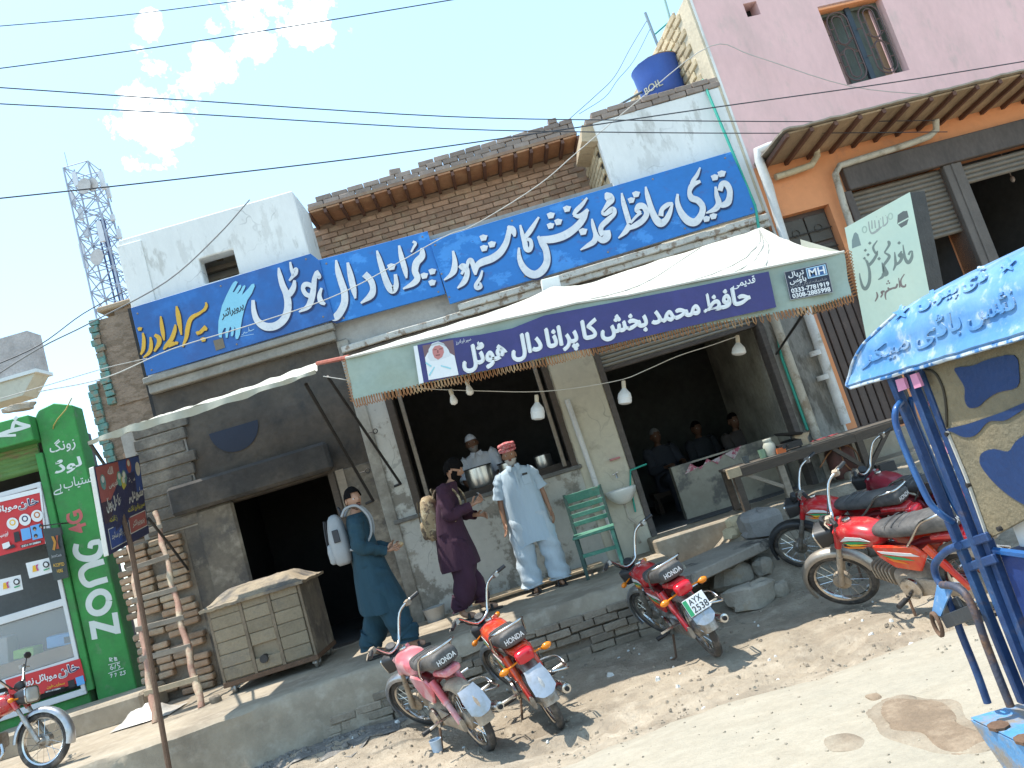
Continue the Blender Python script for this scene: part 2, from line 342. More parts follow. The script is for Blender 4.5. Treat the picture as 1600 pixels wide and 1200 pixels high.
# road: a paved sheet a few millimetres over the dirt, its edge ragged
rx = [-60, -30, -12] + [-8 + 0.1*i for i in range(0, 161)] + [12, 30, 60]
def road_edge(x): return 4.72 + 0.10*x + 0.16*hz(x, 1, 0.9) + 0.07*hz(x, 4, 4.5)
g = MB()
def _rd(u, v):
    x = rx[round(u*(len(rx)-1))]; e = road_edge(max(-8, min(8, x)))
    yy = [e, e-0.06, e-0.14, e-0.3, e-0.6, e-1.0, e-1.4, e-1.8, e-2.3, e-2.9, -1, -6, -9][round(v*12)]
    z = street_z(x, yy) if yy > -1 else -0.05
    return (x, yy, z + (0.012 if yy < e-0.01 else -0.02) + 0.004)
g.grid(_rd, len(rx)-1, 12); g.build('road', m_road, smooth=60, kind='structure')
def patch(name, pts, m, lift=0.022, zf=street_z, kind='structure', rag=0.05, n=4):
    """flat irregular patch laid on the ground"""
    P = cr(pts, n, True); c = sum((np.array(p) for p in P))/len(P); g = MB(); rings = []
    for k in (1.0, 0.8, 0.5, 0.2):
        r = []
        for i, p in enumerate(P):
            q = c + (p-c)*k; j = rag*hz(p[0], p[1], 6)*(k == 1.0); q = q + (p-c)*j*3; z = zf(q[0], q[1])
            r.append((q[0], q[1], z + (lift if k < 1 else lift*0.35)))
        rings.append(r)
    g.loft(rings, cap=False); g.add(rings[-1], [tuple(range(len(P)))]); return g.build(name, m, smooth=60, kind=kind)
def gp(*pp, z=-0.09): return [onZ(x, y, z).xy for x, y in pp]
m_damp = M('damp earth', (0.235, 0.185, 0.13), 0.92, 0.2, 5, 0.5, 60, col2=(0.30, 0.255, 0.19), thr=0.5, soft=0.12, s2=4)
patch('damp_earth', gp((1345, 1120), (1400, 1094), (1455, 1102), (1505, 1108), (1530, 1140), (1590, 1168), (1580, 1205), (1500, 1210), (1430, 1195), (1370, 1170)), m_damp, rag=0.22, lift=0.018, n=8)
patch('damp_earth', gp((1290, 1170), (1330, 1160), (1362, 1172), (1350, 1192), (1300, 1196)), m_damp, rag=0.22, lift=0.018, n=8)
patch('earth_stain', gp((1370, 1130), (1420, 1108), (1490, 1120), (1512, 1150), (1560, 1172), (1545, 1190), (1480, 1190), (1440, 1165), (1390, 1155)), m_wet, rag=0.24, lift=0.024, n=9)
patch('earth_stain', gp((1355, 1105), (1375, 1100), (1385, 1106), (1370, 1112)), m_wet, rag=0.1, lift=0.024)
patch('ash_heap', gp((395, 1150), (440, 1122), (520, 1105), (590, 1090), (640, 1100), (622, 1135), (560, 1165), (480, 1195), (400, 1215)), m_ash, rag=0.16, lift=0.012)
# loose gravel: nobody could count it, one object each
def gravel(name, n, area, m, s0, s1, keep=lambda x, y: True, zf=None):
    g = MB(); c = 0
    while c < n:
        x = random.uniform(area[0], area[1]); y = random.uniform(area[2], area[3]); c += 1
        if not keep(x, y): continue
        s = s0+(s1-s0)*random.random()**3; z = (zf or street_z)(x, y); a = random.random()*6; q = []
        for k in range(5): b = a+k*2*PI/5; r = s*random.uniform(.7, 1.2); q.append((x+r*math.cos(b), y+r*math.sin(b), z-.004))
        t = [(x+(p[0]-x)*.6, y+(p[1]-y)*.6, z+s*random.uniform(.5, .9)) for p in q]; g.loft([q, t])
    return g.build(name, m, kind='stuff')
_ash = [p for p in gp((395, 1150), (440, 1122), (520, 1105), (590, 1090), (640, 1100), (622, 1135), (560, 1165), (480, 1195), (400, 1215))]
def in_ash(x, y):
    r = False
    for (a, b), (c, d) in zip(_ash, _ash[1:]+_ash[:1]):
        if (b > y) != (d > y) and x < (c-a)*(y-b)/(d-b)+a: r = not r
    return r
gravel('ash_gravel', 2600, (-3.4, -1.0, 5.3, 7.2), M('ash lumps', (0.19, 0.175, 0.155), 0.95, 0.45, 14, 0.3, 60), .006, .035, in_ash)
gravel('pebbles', 2600, (-4.5, 5.0, 4.6, 7.3), M('dusty pebbles', (0.26, 0.215, 0.16), 0.95, 0.35, 14, 0.3, 60), .003, .022)
gravel('paper_scraps', 70, (-4.0, 4.0, 4.8, 7.2), M('paper scraps', (0.6, 0.6, 0.56), 0.9, 0.2), .012, .035)
gravel('road_grit', 1100, (-2.5, 3.5, 2.2, 5.0), M('road grit', (0.30, 0.26, 0.2), 0.95, 0.3, 14, 0.3, 60), .003, .014, zf=lambda x, y: street_z(x, y)+.014)
# raised pavement: cement top on courses of brick
front = [(-9, 6.3), (-6, 6.5), (-4.2, 6.78), (-2.6, 7.12), (-1.2, 7.3), (0.0, 7.42), (0.8, 7.48), (1.32, 7.45)]
fr = cr(front, 8)
def edge_y(x):
    for a, b in zip(fr, fr[1:]):
        if a[0] <= x <= b[0]: t = (x-a[0])/(b[0]-a[0]); return a[1]+(b[1]-a[1])*t
    return fr[0][1] if x < fr[0][0] else fr[-1][1]
pavement = bpy.data.objects.new('pavement', None); COL.objects.link(pavement); pavement['kind'] = 'structure'
g = MB()
nx = 150; X = [-9 + (1.36+9)*i/nx for i in range(nx+1)]
rows = [(-0.02, -0.36), (0.0, -0.13), (0.012, -0.03), (0.05, 0.0), (0.15, 0.004), (0.4, 0.0), (0.8, 0.0), (1.3, 0.006), (2.2, 0.0)]
def _pv(u, v):
    x = X[round(u*nx)]; k = round(v*(len(rows)-1)); dy, dz = rows[k]; e = edge_y(x)
    y = e + dy + 0.03*hz(x, k*0.3, 2.1)*(k < 4) + 0.012*hz(x, 2, 9)*(k < 4)
    if k == len(rows)-1: y = 9.3
    z = PZ + dz + 0.008*hz(x, y, 3) + (0.02*hz(x, y, 6, 9) if k in (2, 3) else 0)
    if k == 0: z = 0.22 - 0.32*sm(-1.75, -2.15, x) if False else 0.205 + 0.03*hz(x, 3, 5) - 0.36*(1-sm(-1.72, -1.50, x + 0.2*hz(x, 0, 4.1))); y -= 0.03*(1-sm(-1.8, -1.5, x)) - 0.03*hz(x, 5, 4)*(x < -1.6)
    return (x, y, z)
g.grid(_pv, nx, len(rows)-1); g.build('cement_top', m_pave, pavement, smooth=50)
g = MB(); g.box(-2.0, 1.33, 7.6, 9.2, -0.15, 0.30); g.build('core', m_mud, pavement)
g = MB(); n2 = 60
def _bk(u, v): x = -3.2 + 4.53*u; return (x, edge_y(x)+0.02, -0.15+0.4*v)
g.grid(_bk, n2, 1); g.build('mortar_bed', m_mud, pavement)
bk = MB(); bk.box(-0.11, 0.11, -0.05, 0.05, -0.034, 0.034); brick_me = bk.mesh('brick', [m_brick], bevel=0.007)
def course(parent, me, x0, x1, z, yf, L=0.225, off=0.0, sc=(1, 1, 1), jit=0.006, skip=0.0, z1f=None, h=0.0):
    x = x0 + off
    while x < x1 - 0.04:
        l = min(L, x1-x)
        if random.random() >= skip:
            yc = yf(x+l/2); yd = (yf(x+l)-yf(x))
            inst(me, 'brick', parent, (x+l/2, yc + random.uniform(-jit, jit), z + random.uniform(-jit, jit)*0.5), (random.uniform(-.02, .02), random.uniform(-.02, .02), math.atan2(yd, l)+random.uniform(-.02, .02)), (sc[0]*(l-0.010)/0.22, sc[1], sc[2]))
        x += L
for k, z in enumerate((-0.105, -0.029, 0.047, 0.123, 0.197)):
    course(pavement, brick_me, (-2.45, -2.3, -2.05, -1.75, -1.5)[k], 1.30, z, lambda x: edge_y(x)+0.012+0.012*hz(x, k, 2.0), off=0.0 if k % 2 else -0.1, jit=0.018, L=0.235, skip=0.06)
# broken slabs, stones and sand where the pavement ends
def rock(c, r, seed, n=11, m=7, flatten=0.6):
    g = MB(); rings = []
    for i in range(m+1):
        th = PI*i/m; q = max(math.sin(th)**0.4, 0.03)
        rings.append([(r[0]*q*math.cos(2*PI*j/n)*(1+0.5*mnoise.noise(Vector((math.cos(2*PI*j/n)*2.2, math.sin(2*PI*j/n)*1.3, seed+th)))), r[1]*q*math.sin(2*PI*j/n)*(1+0.5*mnoise.noise(Vector((math.sin(2*PI*j/n)*1.8, seed, math.cos(2*PI*j/n)+th)))), -r[2]*math.copysign(abs(math.cos(th))**0.6, math.cos(th))*(1+0.35*mnoise.noise(Vector((j*0.7, i*0.8, seed)))) ) for j in range(n)])
    return g.loft(rings)
def stone(name, label, cat, px, py, z, size, rz, seed, group=None, mat=None):
    p = onZ(px, py, z) if z > 0.3 else gnd(px, py); z = p.z; o = rock((0, 0, 0), size, seed).build(name, mat or m_stone, smooth=22); o.location = (p.x, p.y, z + size[2]*0.8); o.rotation_euler = (0.03*seed % .1, 0.05, rz); tag(o, label, cat, group); return o
def bank_z(x, y): return -0.17 + 0.05*sm(6.7, 7.0, y) + (0.30 + 0.36*sm(1.7, 2.5, x))*sm(7.0, 8.6, y) + 0.03*hz(x, y, 3, 4) + 0.015*hz(x, y, 9, 4)
def gnd(px, py):
    d = ray(px, py); t = 2.0
    while t < 14:
        p = CAM + d*t; h = street_z(p.x, p.y)
        if p.y > 6.7 and p.x > 1.3: h = max(h, bank_z(p.x, p.y))
        if p.z <= h: break
        t += 0.01
    return p
stone('stone', 'squared grey stone block lying behind the rounder one in front of the broken slab', 'stone', 1148, 917, 0.0, (0.23, 0.15, 0.12), 0.25, 1.3, 'stones by the broken slab')
stone('stone', 'buff rounded stone block lying nearest the sunlit dirt below the broken slab', 'stone', 1180, 945, 0.0, (0.24, 0.16, 0.11), 0.15, 4.1, 'stones by the broken slab')
stone('stone', 'small grey stone tucked at the right end of the two big stone blocks', 'stone', 1222, 930, 0.0, (0.09, 0.08, 0.07), 0.5, 7.7, 'stones by the broken slab')
stone('stone', 'small stone in shade between the upper stone block and the front wheel', 'stone', 1196, 895, 0.02, (0.12, 0.1, 0.08), 0.9, 9.1, 'stones by the broken slab')
stone('sack', 'slumped grey plastic sack lying by the wheel of the black and red motorcycle', 'sack', 1192, 832, 0.12, (0.24, 0.2, 0.13), 0.3, 12.0, mat=M('grey sack', (0.26, 0.24, 0.22), 0.8, 0.2, 6, 0.4, 30))
stone('paving_stone', 'sunlit cream stone lying beside the grey plastic sack', 'stone', 1160, 822, 0.2, (0.15, 0.09, 0.07), -0.3, 15.0, mat=m_bricky)
stone('paving_stone', 'lower cream stone half in sun in front of the grey plastic sack', 'stone', 1150, 838, 0.15, (0.13, 0.08, 0.06), 0.2, 17.0, mat=m_bricky)
g = MB(); a = onZ(1080, 897, 0.34); b = onZ(1203, 840, 0.34); d = (b-a).xy.normalized(); nn = Vector((-d.y, d.x))
P = [(a.x, a.y), (b.x, b.y), (b.x+nn.x*0.55, b.y+nn.y*0.55+0.1), (a.x+nn.x*0.62-0.05, a.y+nn.y*0.62)]
g.prism([(x, y, 0.24) for x, y in P], (0, 0, 0.10)); o = g.build('broken_slab', M('slab cement', (0.31, 0.27, 0.22), 0.9, 0.18, 3, 0.4, 40, col2=(0.08, 0.07, 0.06), thr=0.56, soft=0.03, s2=2.2), bevel=0.012)
tag(o, 'thick broken concrete slab with a dark wet stain bridging to the hotel door', 'slab')
g = MB(); g.grid(lambda u, v: (1.3+6.5*u, 6.7+2.6*v, bank_z(1.3+6.5*u, 6.7+2.6*v)), 70, 30); g.build('dirt_bank', m_dirt, smooth=60, kind='structure')
g = MB(); g.box(3.62, 9.5, 8.62, 9.6, 0.0, 0.62); g.build('shop_plinth', m_pave, kind='structure', bevel=0.02)
g = MB(); g.box(1.33, 3.6, 8.72, 9.3, 0.0, 0.52); g.build('door_step', m_pave, kind='structure', bevel=0.02)

# ================================================================ the hotel
m_white = M('old whitewash', (0.70, 0.70, 0.665), 0.9, crack=1.1, var=0.06, scale=1.6, bump=0.2, bscale=30, col2=(0.52, 0.51, 0.47), thr=0.63, soft=0.03, s2=2.3, stretch=(1.6, 1, 0.6), col3=(0.60, 0.595, 0.56), thr3=0.60, s3=3)
m_grey = M('cement render', (0.36, 0.345, 0.315), 0.92, 0.16, 2.2, 0.3, 30, col2=(0.26, 0.25, 0.23), thr=0.58, soft=0.06, s2=2.2)
m_low = M('peeling limewash', (0.53, 0.52, 0.47), 0.9, 0.10, 1.8, 0.3, 30, crack=1.6, col2=(0.25, 0.23, 0.195), thr=0.545, soft=0.03, s2=2.6, col3=(0.34, 0.31, 0.26), thr3=0.60, s3=4.5)
m_cream = M('cream limewash', (0.56, 0.52, 0.41), 0.9, 0.10, 1.6, 0.25, 30, crack=1.4, col2=(0.40, 0.36, 0.28), thr=0.62, soft=0.05, s2=2.4)
m_soot = M('sooty plaster', (0.082, 0.067, 0.053), 0.95, 0.3, 1.3, 0.8, 14, col2=(0.15, 0.12, 0.088), thr=0.56, soft=0.12, s2=1.1, col3=(0.045, 0.042, 0.04), thr3=0.56, s3=2.2)
m_soot2 = M('greasy plaster', (0.155, 0.13, 0.10), 0.9, 0.25, 2.2, 0.35, 30, col2=(0.09, 0.08, 0.07), thr=0.54, soft=0.08, s2=2.8, col3=(0.29, 0.25, 0.195), thr3=0.60, s3=4)
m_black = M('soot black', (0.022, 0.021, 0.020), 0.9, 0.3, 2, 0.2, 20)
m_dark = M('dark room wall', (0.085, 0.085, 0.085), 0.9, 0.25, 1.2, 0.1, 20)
m_wood = M('dark old timber', (0.075, 0.055, 0.04), 0.7, 0.25, 6, 0.3, 30, stretch=(1, 1, 6))
m_woodg = M('grey timber', (0.27, 0.225, 0.175), 0.85, 0.22, 5, 0.35, 30, stretch=(1, 1, 4))
m_paleWood = M('sawn timber', (0.42, 0.33, 0.22), 0.85, 0.2, 6, 0.3, 30)
m_soffit = M('stained roof boards', (0.36, 0.17, 0.085), 0.8, 0.22, 3, 0.2, 30, col2=(0.46, 0.26, 0.14), thr=0.55, soft=0.1, s2=3.5)
m_joist = M('roof joist', (0.12, 0.055, 0.035), 0.7, 0.2, 6, 0.2, 30)
m_iron = M('black iron', (0.035, 0.033, 0.033), 0.55, 0.25, 8, 0.2, 40, metal=0.3)
m_rust = M('rusty iron', (0.13, 0.075, 0.045), 0.85, 0.3, 8, 0.4, 40)
hotel = thing('hotel_building', 'low whitewashed roadside eating house with sooty oven bay, wide window and dark doorway', 'building', (0, WY, 0))
def HB(mb, name, mats, **k):       # parts are modelled in world coordinates, then handed to the building
    o = mb.build(name, mats, **k); o.parent = hotel; o.matrix_parent_inverse = Matrix.Translation((0, -WY, 0)); return o
def wall(mb, x0, x1, z0, z1, y0, y1, holes=()):
    mb.prism([(x0, y0, z0), (x1, y0, z0), (x1, y0, z1), (x0, y0, z1)], (0, y1-y0, 0), [[(a, y0, c), (b, y0, c), (b, y0, d), (a, y0, d)] for a, b, c, d in holes])
# left tower with a square opening
g = MB(); wall(g, -3.80, -1.57, 4.02, 5.86, WY, WY+0.2, [(-2.90, -2.46, 5.01, 5.34)]); HB(g, 'tower_front', m_white, bevel=0.012)
g = MB(); g.box(-1.76, -1.568, WY+0.2, 10.02, 4.02, 5.855); g.box(-3.80, -3.62, WY+0.2, 10.02, 4.02, 5.85); g.box(-3.62, -1.76, 9.9, 10.02, 4.02, 5.85); HB(g, 'tower_side', m_white)
g = MB(); g.box(-3.82, -3.52, WY-0.022, WY+0.0, 4.02, 5.78); HB(g, 'pilaster', m_white, bevel=0.006)
g = MB(); g.box(-3.62, -1.76, WY+0.2, 9.9, 5.62, 5.70); HB(g, 'tower_roof', m_joist)
for k in range(4):
    g = MB(); g.box(-3.3+0.42*k, -3.22+0.42*k, WY+0.2, 9.9, 5.52, 5.62); HB(g, 'rafter', m_paleWood)
g = MB(); g.box(-3.4, -1.9, 9.72, 9.8, 5.15, 5.22); g.box(-3.4, -1.9, 9.68, 9.76, 5.32, 5.38); HB(g, 'stored_timber', m_woodg)
# brick terrace wall behind, its roof of boards on joists, brick coping
g = MB(); g.box(-1.75, 3.0, 10.5, 10.7, 3.9, 5.84); HB(g, 'back_wall', M('terrace brick bed', (0.30, 0.21, 0.145), 0.95, 0.15, 4, 0.4, 40))
bk = MB(); bk.box(-0.11, 0.11, -0.02, 0.02, -0.034, 0.034); brick_thin = bk.mesh('brick', [m_brickr], bevel=0.006)
n_b = 0
for r in range(11):
    z = 4.955 + 0.0785*r; x = -1.56 + (0.112 if r % 2 else 0)
    while x < 2.2:
        o = inst(brick_thin, 'brick', hotel, (x, 10.494-WY+random.uniform(-.004, .004), z), (0, 0, 0), ((0.222)/0.22, 1, 1)); x += 0.2335; n_b += 1
g = MB(); n = 17; x0, x1 = -1.57, 2.24
for i in range(n):
    a = x0 + (x1-x0)*i/n; b = x0 + (x1-x0)*(i+1)/n
    t = MB(); t.box(a+0.022, b-0.022, 10.0, 10.5, 5.856, 5.88); HB(t, 'roof_board', m_soffit)
for i in range(n+1):
    a = x0 + (x1-x0)*i/n; t = MB(); t.box(a-0.02, a+0.02, 9.985, 10.5, 5.80, 5.855); HB(t, 'joist', m_joist)
g = MB(); g.box(x0, x1, 9.99, 10.7, 5.885, 5.925); HB(g, 'roof_slab', m_brickr)
bk = MB(); bk.box(-0.11, 0.11, -0.05, 0.05, -0.034, 0.034); brick_red = bk.mesh('brick', [M('grey weathered brick', (0.27, 0.215, 0.18), 0.95, 0.2, 8, 0.4, 60, rand=0.2)], bevel=0.007)
for r, (a, b) in enumerate(((x0, x1), (x0+0.02, x1), (0.03, x1), (0.9, x1-0.2))):
    course(hotel, brick_red, a, b, 5.96+0.07*r, lambda x: 10.06-WY, off=0.11*(r % 2), jit=0.008, sc=(1, 1, 1), skip=0.0 if r < 3 else 0.6)
inst(brick_red, 'brick', hotel, (-0.30, 10.06-WY, 6.10), (0, 0, 0.2), (0.7, 1, 1.2))
# right tower: plain front, brick return, brick coping
g = MB(); g.box(2.29, 3.98, WY, WY+0.12, 3.9, 5.62); HB(g, 'parapet_front', m_white, bevel=0.012)
g = MB(); g.box(2.29, 2.42, WY+0.12, 10.35, 3.9, 5.62); HB(g, 'return_wall', m_bricky)
bk = MB(); bk.box(-0.02, 0.02, -0.11, 0.11, -0.034, 0.034); brick_side = bk.mesh('brick', [m_bricky], bevel=0.006)
for r in range(8):
    for k in range(4): inst(brick_side, 'brick', hotel, (2.284, 0.25+0.235*k+(0.11 if r % 2 else 0), 5.02+0.0785*r), (0, 0, 0))
g = MB(); g.box(2.286, 2.30, WY+0.16, WY+0.34, 4.95, 5.52); HB(g, 'slit_window', m_black)
for r in range(2): course(hotel, brick_red, 2.2, 4.0, 5.655+0.072*r, lambda x: 0.05, off=0.1*r, jit=0.01, sc=(1, 1.2, 1), skip=0.0)
for k in range(4):
    t = MB(); t.box(2.12, 2.33, WY+0.02+0.2*k, WY+0.2+0.2*k, 5.40, 5.62, rot=Matrix.Rotation(0.3, 3, 'Y')); HB(t, 'eave_board', m_paleWood)
g = MB(); g.box(-1.57, 2.29, WY+0.06, 10.5, 3.9, 3.98); HB(g, 'terrace_floor', m_grey)
# parapet behind the signs, cornices
g = MB(); g.box(-1.57, 2.29, WY+0.02, WY+0.16, 3.66, 4.80); HB(g, 'parapet_wall', m_grey)
g = MB(); g.box(-3.84, -1.50, WY-0.16, WY, 3.97, 4.05); g.box(-3.82, -1.52, WY-0.10, WY, 3.85, 3.967); HB(g, 'cornice', M('grimy cornice', (0.25, 0.235, 0.205), 0.9, 0.25, 3, 0.3, 30), bevel=0.012)
g = MB(); g.box(-1.5, 3.95, WY-0.05, WY+0.02, 3.58, 3.66); HB(g, 'timber_plate', m_wood)
bk = MB(); bk.box(-0.125, 0.125, -0.06, 0.06, -0.04, 0.04); brick_white = bk.mesh('brick', [M('flaking white brick', (0.50, 0.48, 0.43), 0.92, 0.15, 6, 0.5, 40, col2=(0.27, 0.21, 0.16), thr=0.57, soft=0.03, s2=9, rand=0.08)], bevel=0.01)
course(hotel, brick_white, -1.48, 3.96, 3.71, lambda x: -0.03, L=0.262, jit=0.008)
course(hotel, brick_white, -0.12, 3.96, 3.79, lambda x: -0.075, L=0.262, jit=0.008, off=0.13)
# lower front

g = MB(); wall(g, -1.42, 0.83, 0.30, 3.62, WY, WY+0.24, [(-1.17, 0.822, 1.56, 3.2)]); HB(g, 'window_wall', m_low)
g = MB(); g.box(0.83, 1.40, WY-0.012, WY+0.24, 0.30, 3.60); HB(g, 'column', m_cream, bevel=0.015)
g = MB(); g.box(3.49, 4.02, WY-0.01, WY+0.24, 0.30, 3.62); HB(g, 'pier', M('damp pier', (0.30, 0.29, 0.26), 0.9, 0.25, 4, 0.4, 30, col2=(0.16, 0.15, 0.13), thr=0.53, soft=0.05, s2=3.5, stretch=(2, 2, 0.6)))
g = MB(); g.box(1.40, 3.49, WY, WY+0.24, 3.05, 3.62); HB(g, 'door_head', m_grey)
g = MB(); wall(g, -3.84, -1.42, 0.30, 3.85, WY, WY+0.26, [(-3.60, -1.98, 0.372, 2.34)]); HB(g, 'oven_wall', m_soot)
g = MB(); g.box(-1.96, -1.425, WY-0.016, WY, 0.36, 2.33); HB(g, 'oven_pier', m_soot2, bevel=0.01)
g = MB(); g.box(-3.84, -3.62, WY-0.018, WY, 0.36, 2.33); HB(g, 'oven_pier', m_soot2, bevel=0.01)
g = MB(); g.box(-1.54, -1.40, WY-0.03, WY, 0.36, 3.84); HB(g, 'pilaster', M('streaked render', (0.40, 0.375, 0.32), 0.9, 0.2, 3, 0.3, 30, col2=(0.20, 0.18, 0.15), thr=0.55, soft=0.1, s2=1.6), bevel=0.01)
g = MB(); g.box(-3.88, -1.95, WY-0.17, WY-0.02, 2.36, 2.70); HB(g, 'hood', M('sooty hood', (0.05, 0.047, 0.045), 0.95, 0.35, 2.0, 0.5, 18, col2=(0.095, 0.08, 0.065), thr=0.55, soft=0.12, s2=1.7), bevel=0.035)
g = MB(); P = [(-2.99+0.30*math.cos(PI+PI*i/14), WY-0.004, 3.20+0.30*math.sin(PI+PI*i/14)) for i in range(15)]; g.prism(P, (0, -0.006, 0)); HB(g, 'round_vent', M('vent hole dark', (0.016, 0.022, 0.04), 0.7, 0.1))  # dark half disc stands in for the shade inside the hole
for (a, b) in ((-3.60, -3.52), (-2.06, -1.98)):
    t = MB(); t.box(a, b, WY-0.01, WY+0.12, 0.37, 2.34); HB(t, 'oven_jamb', m_wood, bevel=0.006)
t = MB(); t.box(-1.96, -1.86, WY-0.03, WY-0.016, 1.35, 2.34); HB(t, 'post', m_woodg)
# oven room, window room and dining room
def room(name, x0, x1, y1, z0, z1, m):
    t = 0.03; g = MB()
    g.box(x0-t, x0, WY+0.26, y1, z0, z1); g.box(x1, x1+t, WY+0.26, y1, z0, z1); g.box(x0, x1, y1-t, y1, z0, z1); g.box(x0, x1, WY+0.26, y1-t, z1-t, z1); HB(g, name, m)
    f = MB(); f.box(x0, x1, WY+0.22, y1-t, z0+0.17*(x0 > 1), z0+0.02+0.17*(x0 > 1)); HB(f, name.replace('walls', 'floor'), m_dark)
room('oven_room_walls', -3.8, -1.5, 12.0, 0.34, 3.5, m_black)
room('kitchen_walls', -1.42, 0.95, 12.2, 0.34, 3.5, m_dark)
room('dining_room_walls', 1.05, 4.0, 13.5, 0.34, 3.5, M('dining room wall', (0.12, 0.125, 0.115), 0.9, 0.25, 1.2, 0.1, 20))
# window
for a, b in ((-1.17, -1.085), (0.75, 0.82)): g = MB(); g.box(a, b, WY-0.02, WY+0.2, 1.56, 3.2); HB(g, 'window_frame', m_wood, bevel=0.006)
for a, b in ((-1.02, -0.975), (0.655, 0.70)): g = MB(); g.box(a, b, WY+0.05, WY+0.12, 1.60, 3.2); HB(g, 'window_rail', m_woodg, bevel=0.004)
g = MB(); g.box(-1.45, 0.86, WY-0.045, WY+0.22, 1.525, 1.575); HB(g, 'window_sill', M('grimy sill', (0.16, 0.155, 0.14), 0.8, 0.3, 4, 0.3, 30), bevel=0.008)
g = MB(); g.box(-1.15, 0.80, WY+0.24, WY+0.95, 1.60, 1.66); g.box(-1.15, 0.80, WY+0.24, WY+0.34, 1.0, 1.6); HB(g, 'counter', m_wood)
# doorway: rolled shutter above, frame, half wall inside
for r in range(7):
    t = MB(); P = [(0, 0, 0.0), (0, -0.014, 0.01), (0, -0.022, 0.024), (0, -0.014, 0.038), (0, 0, 0.046)]
    t.loft([[(x, WY+0.1+p[1], 2.60+0.052*r+p[2]) for p in P] for x in (1.47, 3.43)], cap=True); HB(t, 'shutter_slat', M('shutter tin', (0.36, 0.335, 0.28), 0.6, 0.15, 4, 0.2, 30, metal=0.2), smooth=50)
g = MB(); g.box(1.40, 1.47, WY-0.02, WY+0.2, 0.37, 3.05); g.box(3.42, 3.49, WY-0.02, WY+0.2, 0.37, 3.05); g.box(1.47, 3.42, WY+0.06, WY+0.14, 2.55, 2.60); HB(g, 'door_frame', M('door frame paint', (0.10, 0.085, 0.075), 0.7, 0.3, 5, 0.3, 30, stretch=(1, 1, 4)), bevel=0.006)
g = MB(); wall(g, 1.98, 3.40, 0.36, 1.20, 9.75, 9.9); HB(g, 'half_wall', M('dingy half wall', (0.36, 0.33, 0.26), 0.9, 0.15, 1.6, 0.25, 30, col2=(0.17, 0.16, 0.14), thr=0.56, soft=0.04, s2=2.4))
g = MB(); g.box(3.41, 3.43, WY+0.2, 11.5, 0.36, 3.0); HB(g, 'inner_jamb', M('inner limewash', (0.35, 0.33, 0.27), 0.9, 0.25, 2.5, 0.2, 30, col2=(0.2, 0.19, 0.16), thr=0.5, soft=0.12, s2=1.8))
g = MB()
zz = [1.205, 1.075]; pts = [(1.98, 9.744, 1.21)]; k = 0
x = 2.12
while x < 2.9: pts += [(x, 9.742, 1.20 - (0.02 if k % 2 else 0.13))]; x += 0.11; k += 1
pts += [(2.92, 9.742, 1.21)]
g.prism([(p[0], p[1], p[2]) for p in pts[1:]], (0, -0.006, 0)); o = HB(g, 'edging_cloth', M('pink zigzag cloth', (0.45, 0.12, 0.16), 0.9, 0.1, col2=(0.6, 0.5, 0.48), thr=0.52, soft=0.03, s2=14))
# water pipes fixed to the front
def pipe(name, label, pts, r, m, n=10, cat='pipe', group=None, collars=()):
    g = MB(); g.tube(pts, r, n)
    for c, d in collars: g.tube([Vector(c)-Vector(d)*0.03, Vector(c)+Vector(d)*0.03], r*1.25, n)
    return tag(g.build(name, m, smooth=50), label, cat, group)
m_pvc = M('white plastic pipe', (0.62, 0.61, 0.58), 0.5, 0.12, 6, 0.1, 30, col2=(0.38, 0.34, 0.28), thr=0.62, soft=0.05, s2=5)
m_pvcd = M('stained plastic pipe', (0.46, 0.42, 0.34), 0.6, 0.18, 6, 0.2, 30, col2=(0.26, 0.21, 0.15), thr=0.56, soft=0.06, s2=5)
m_green = M('green plastic pipe', (0.02, 0.30, 0.22), 0.45, 0.12, 6, 0.05, 30)
Z = Vector((0, 0, 1))
pipe('drain_pipe', 'thin white pipe running down the cream column above the green chair', [(0.925, WY-0.05, 2.35), (0.95, WY-0.05, 1.5), (0.97, WY-0.05, 0.4)], 0.032, m_pvc)
pipe('water_pipe', 'bright green pipe running down the right corner of the hotel front', [onY(1098, 125, 9.3), onY(1108, 150, WY-0.06), onY(1180, 322, WY-0.16), onY(1205, 475, WY-0.06), onY(1222, 560, WY-0.06), onY(1262, 672, WY-0.06)], 0.018, m_green)
pipe('drain_pipe', 'grey plastic pipe beside the green pipe right of the dark doorway', [(3.62, WY-0.07, 2.9), (3.63, WY-0.07, 0.55)], 0.055, m_pvcd)
pipe('drain_pipe', 'flaking white pipe nearest the brown metal door', [onY(1246, 440, WY-0.1), onY(1262, 490, WY-0.1), onY(1322, 662, WY-0.1)], 0.058, m_pvc, collars=((onY(1274, 552, WY-0.1), Z), (onY(1286, 590, WY-0.1), Z)))

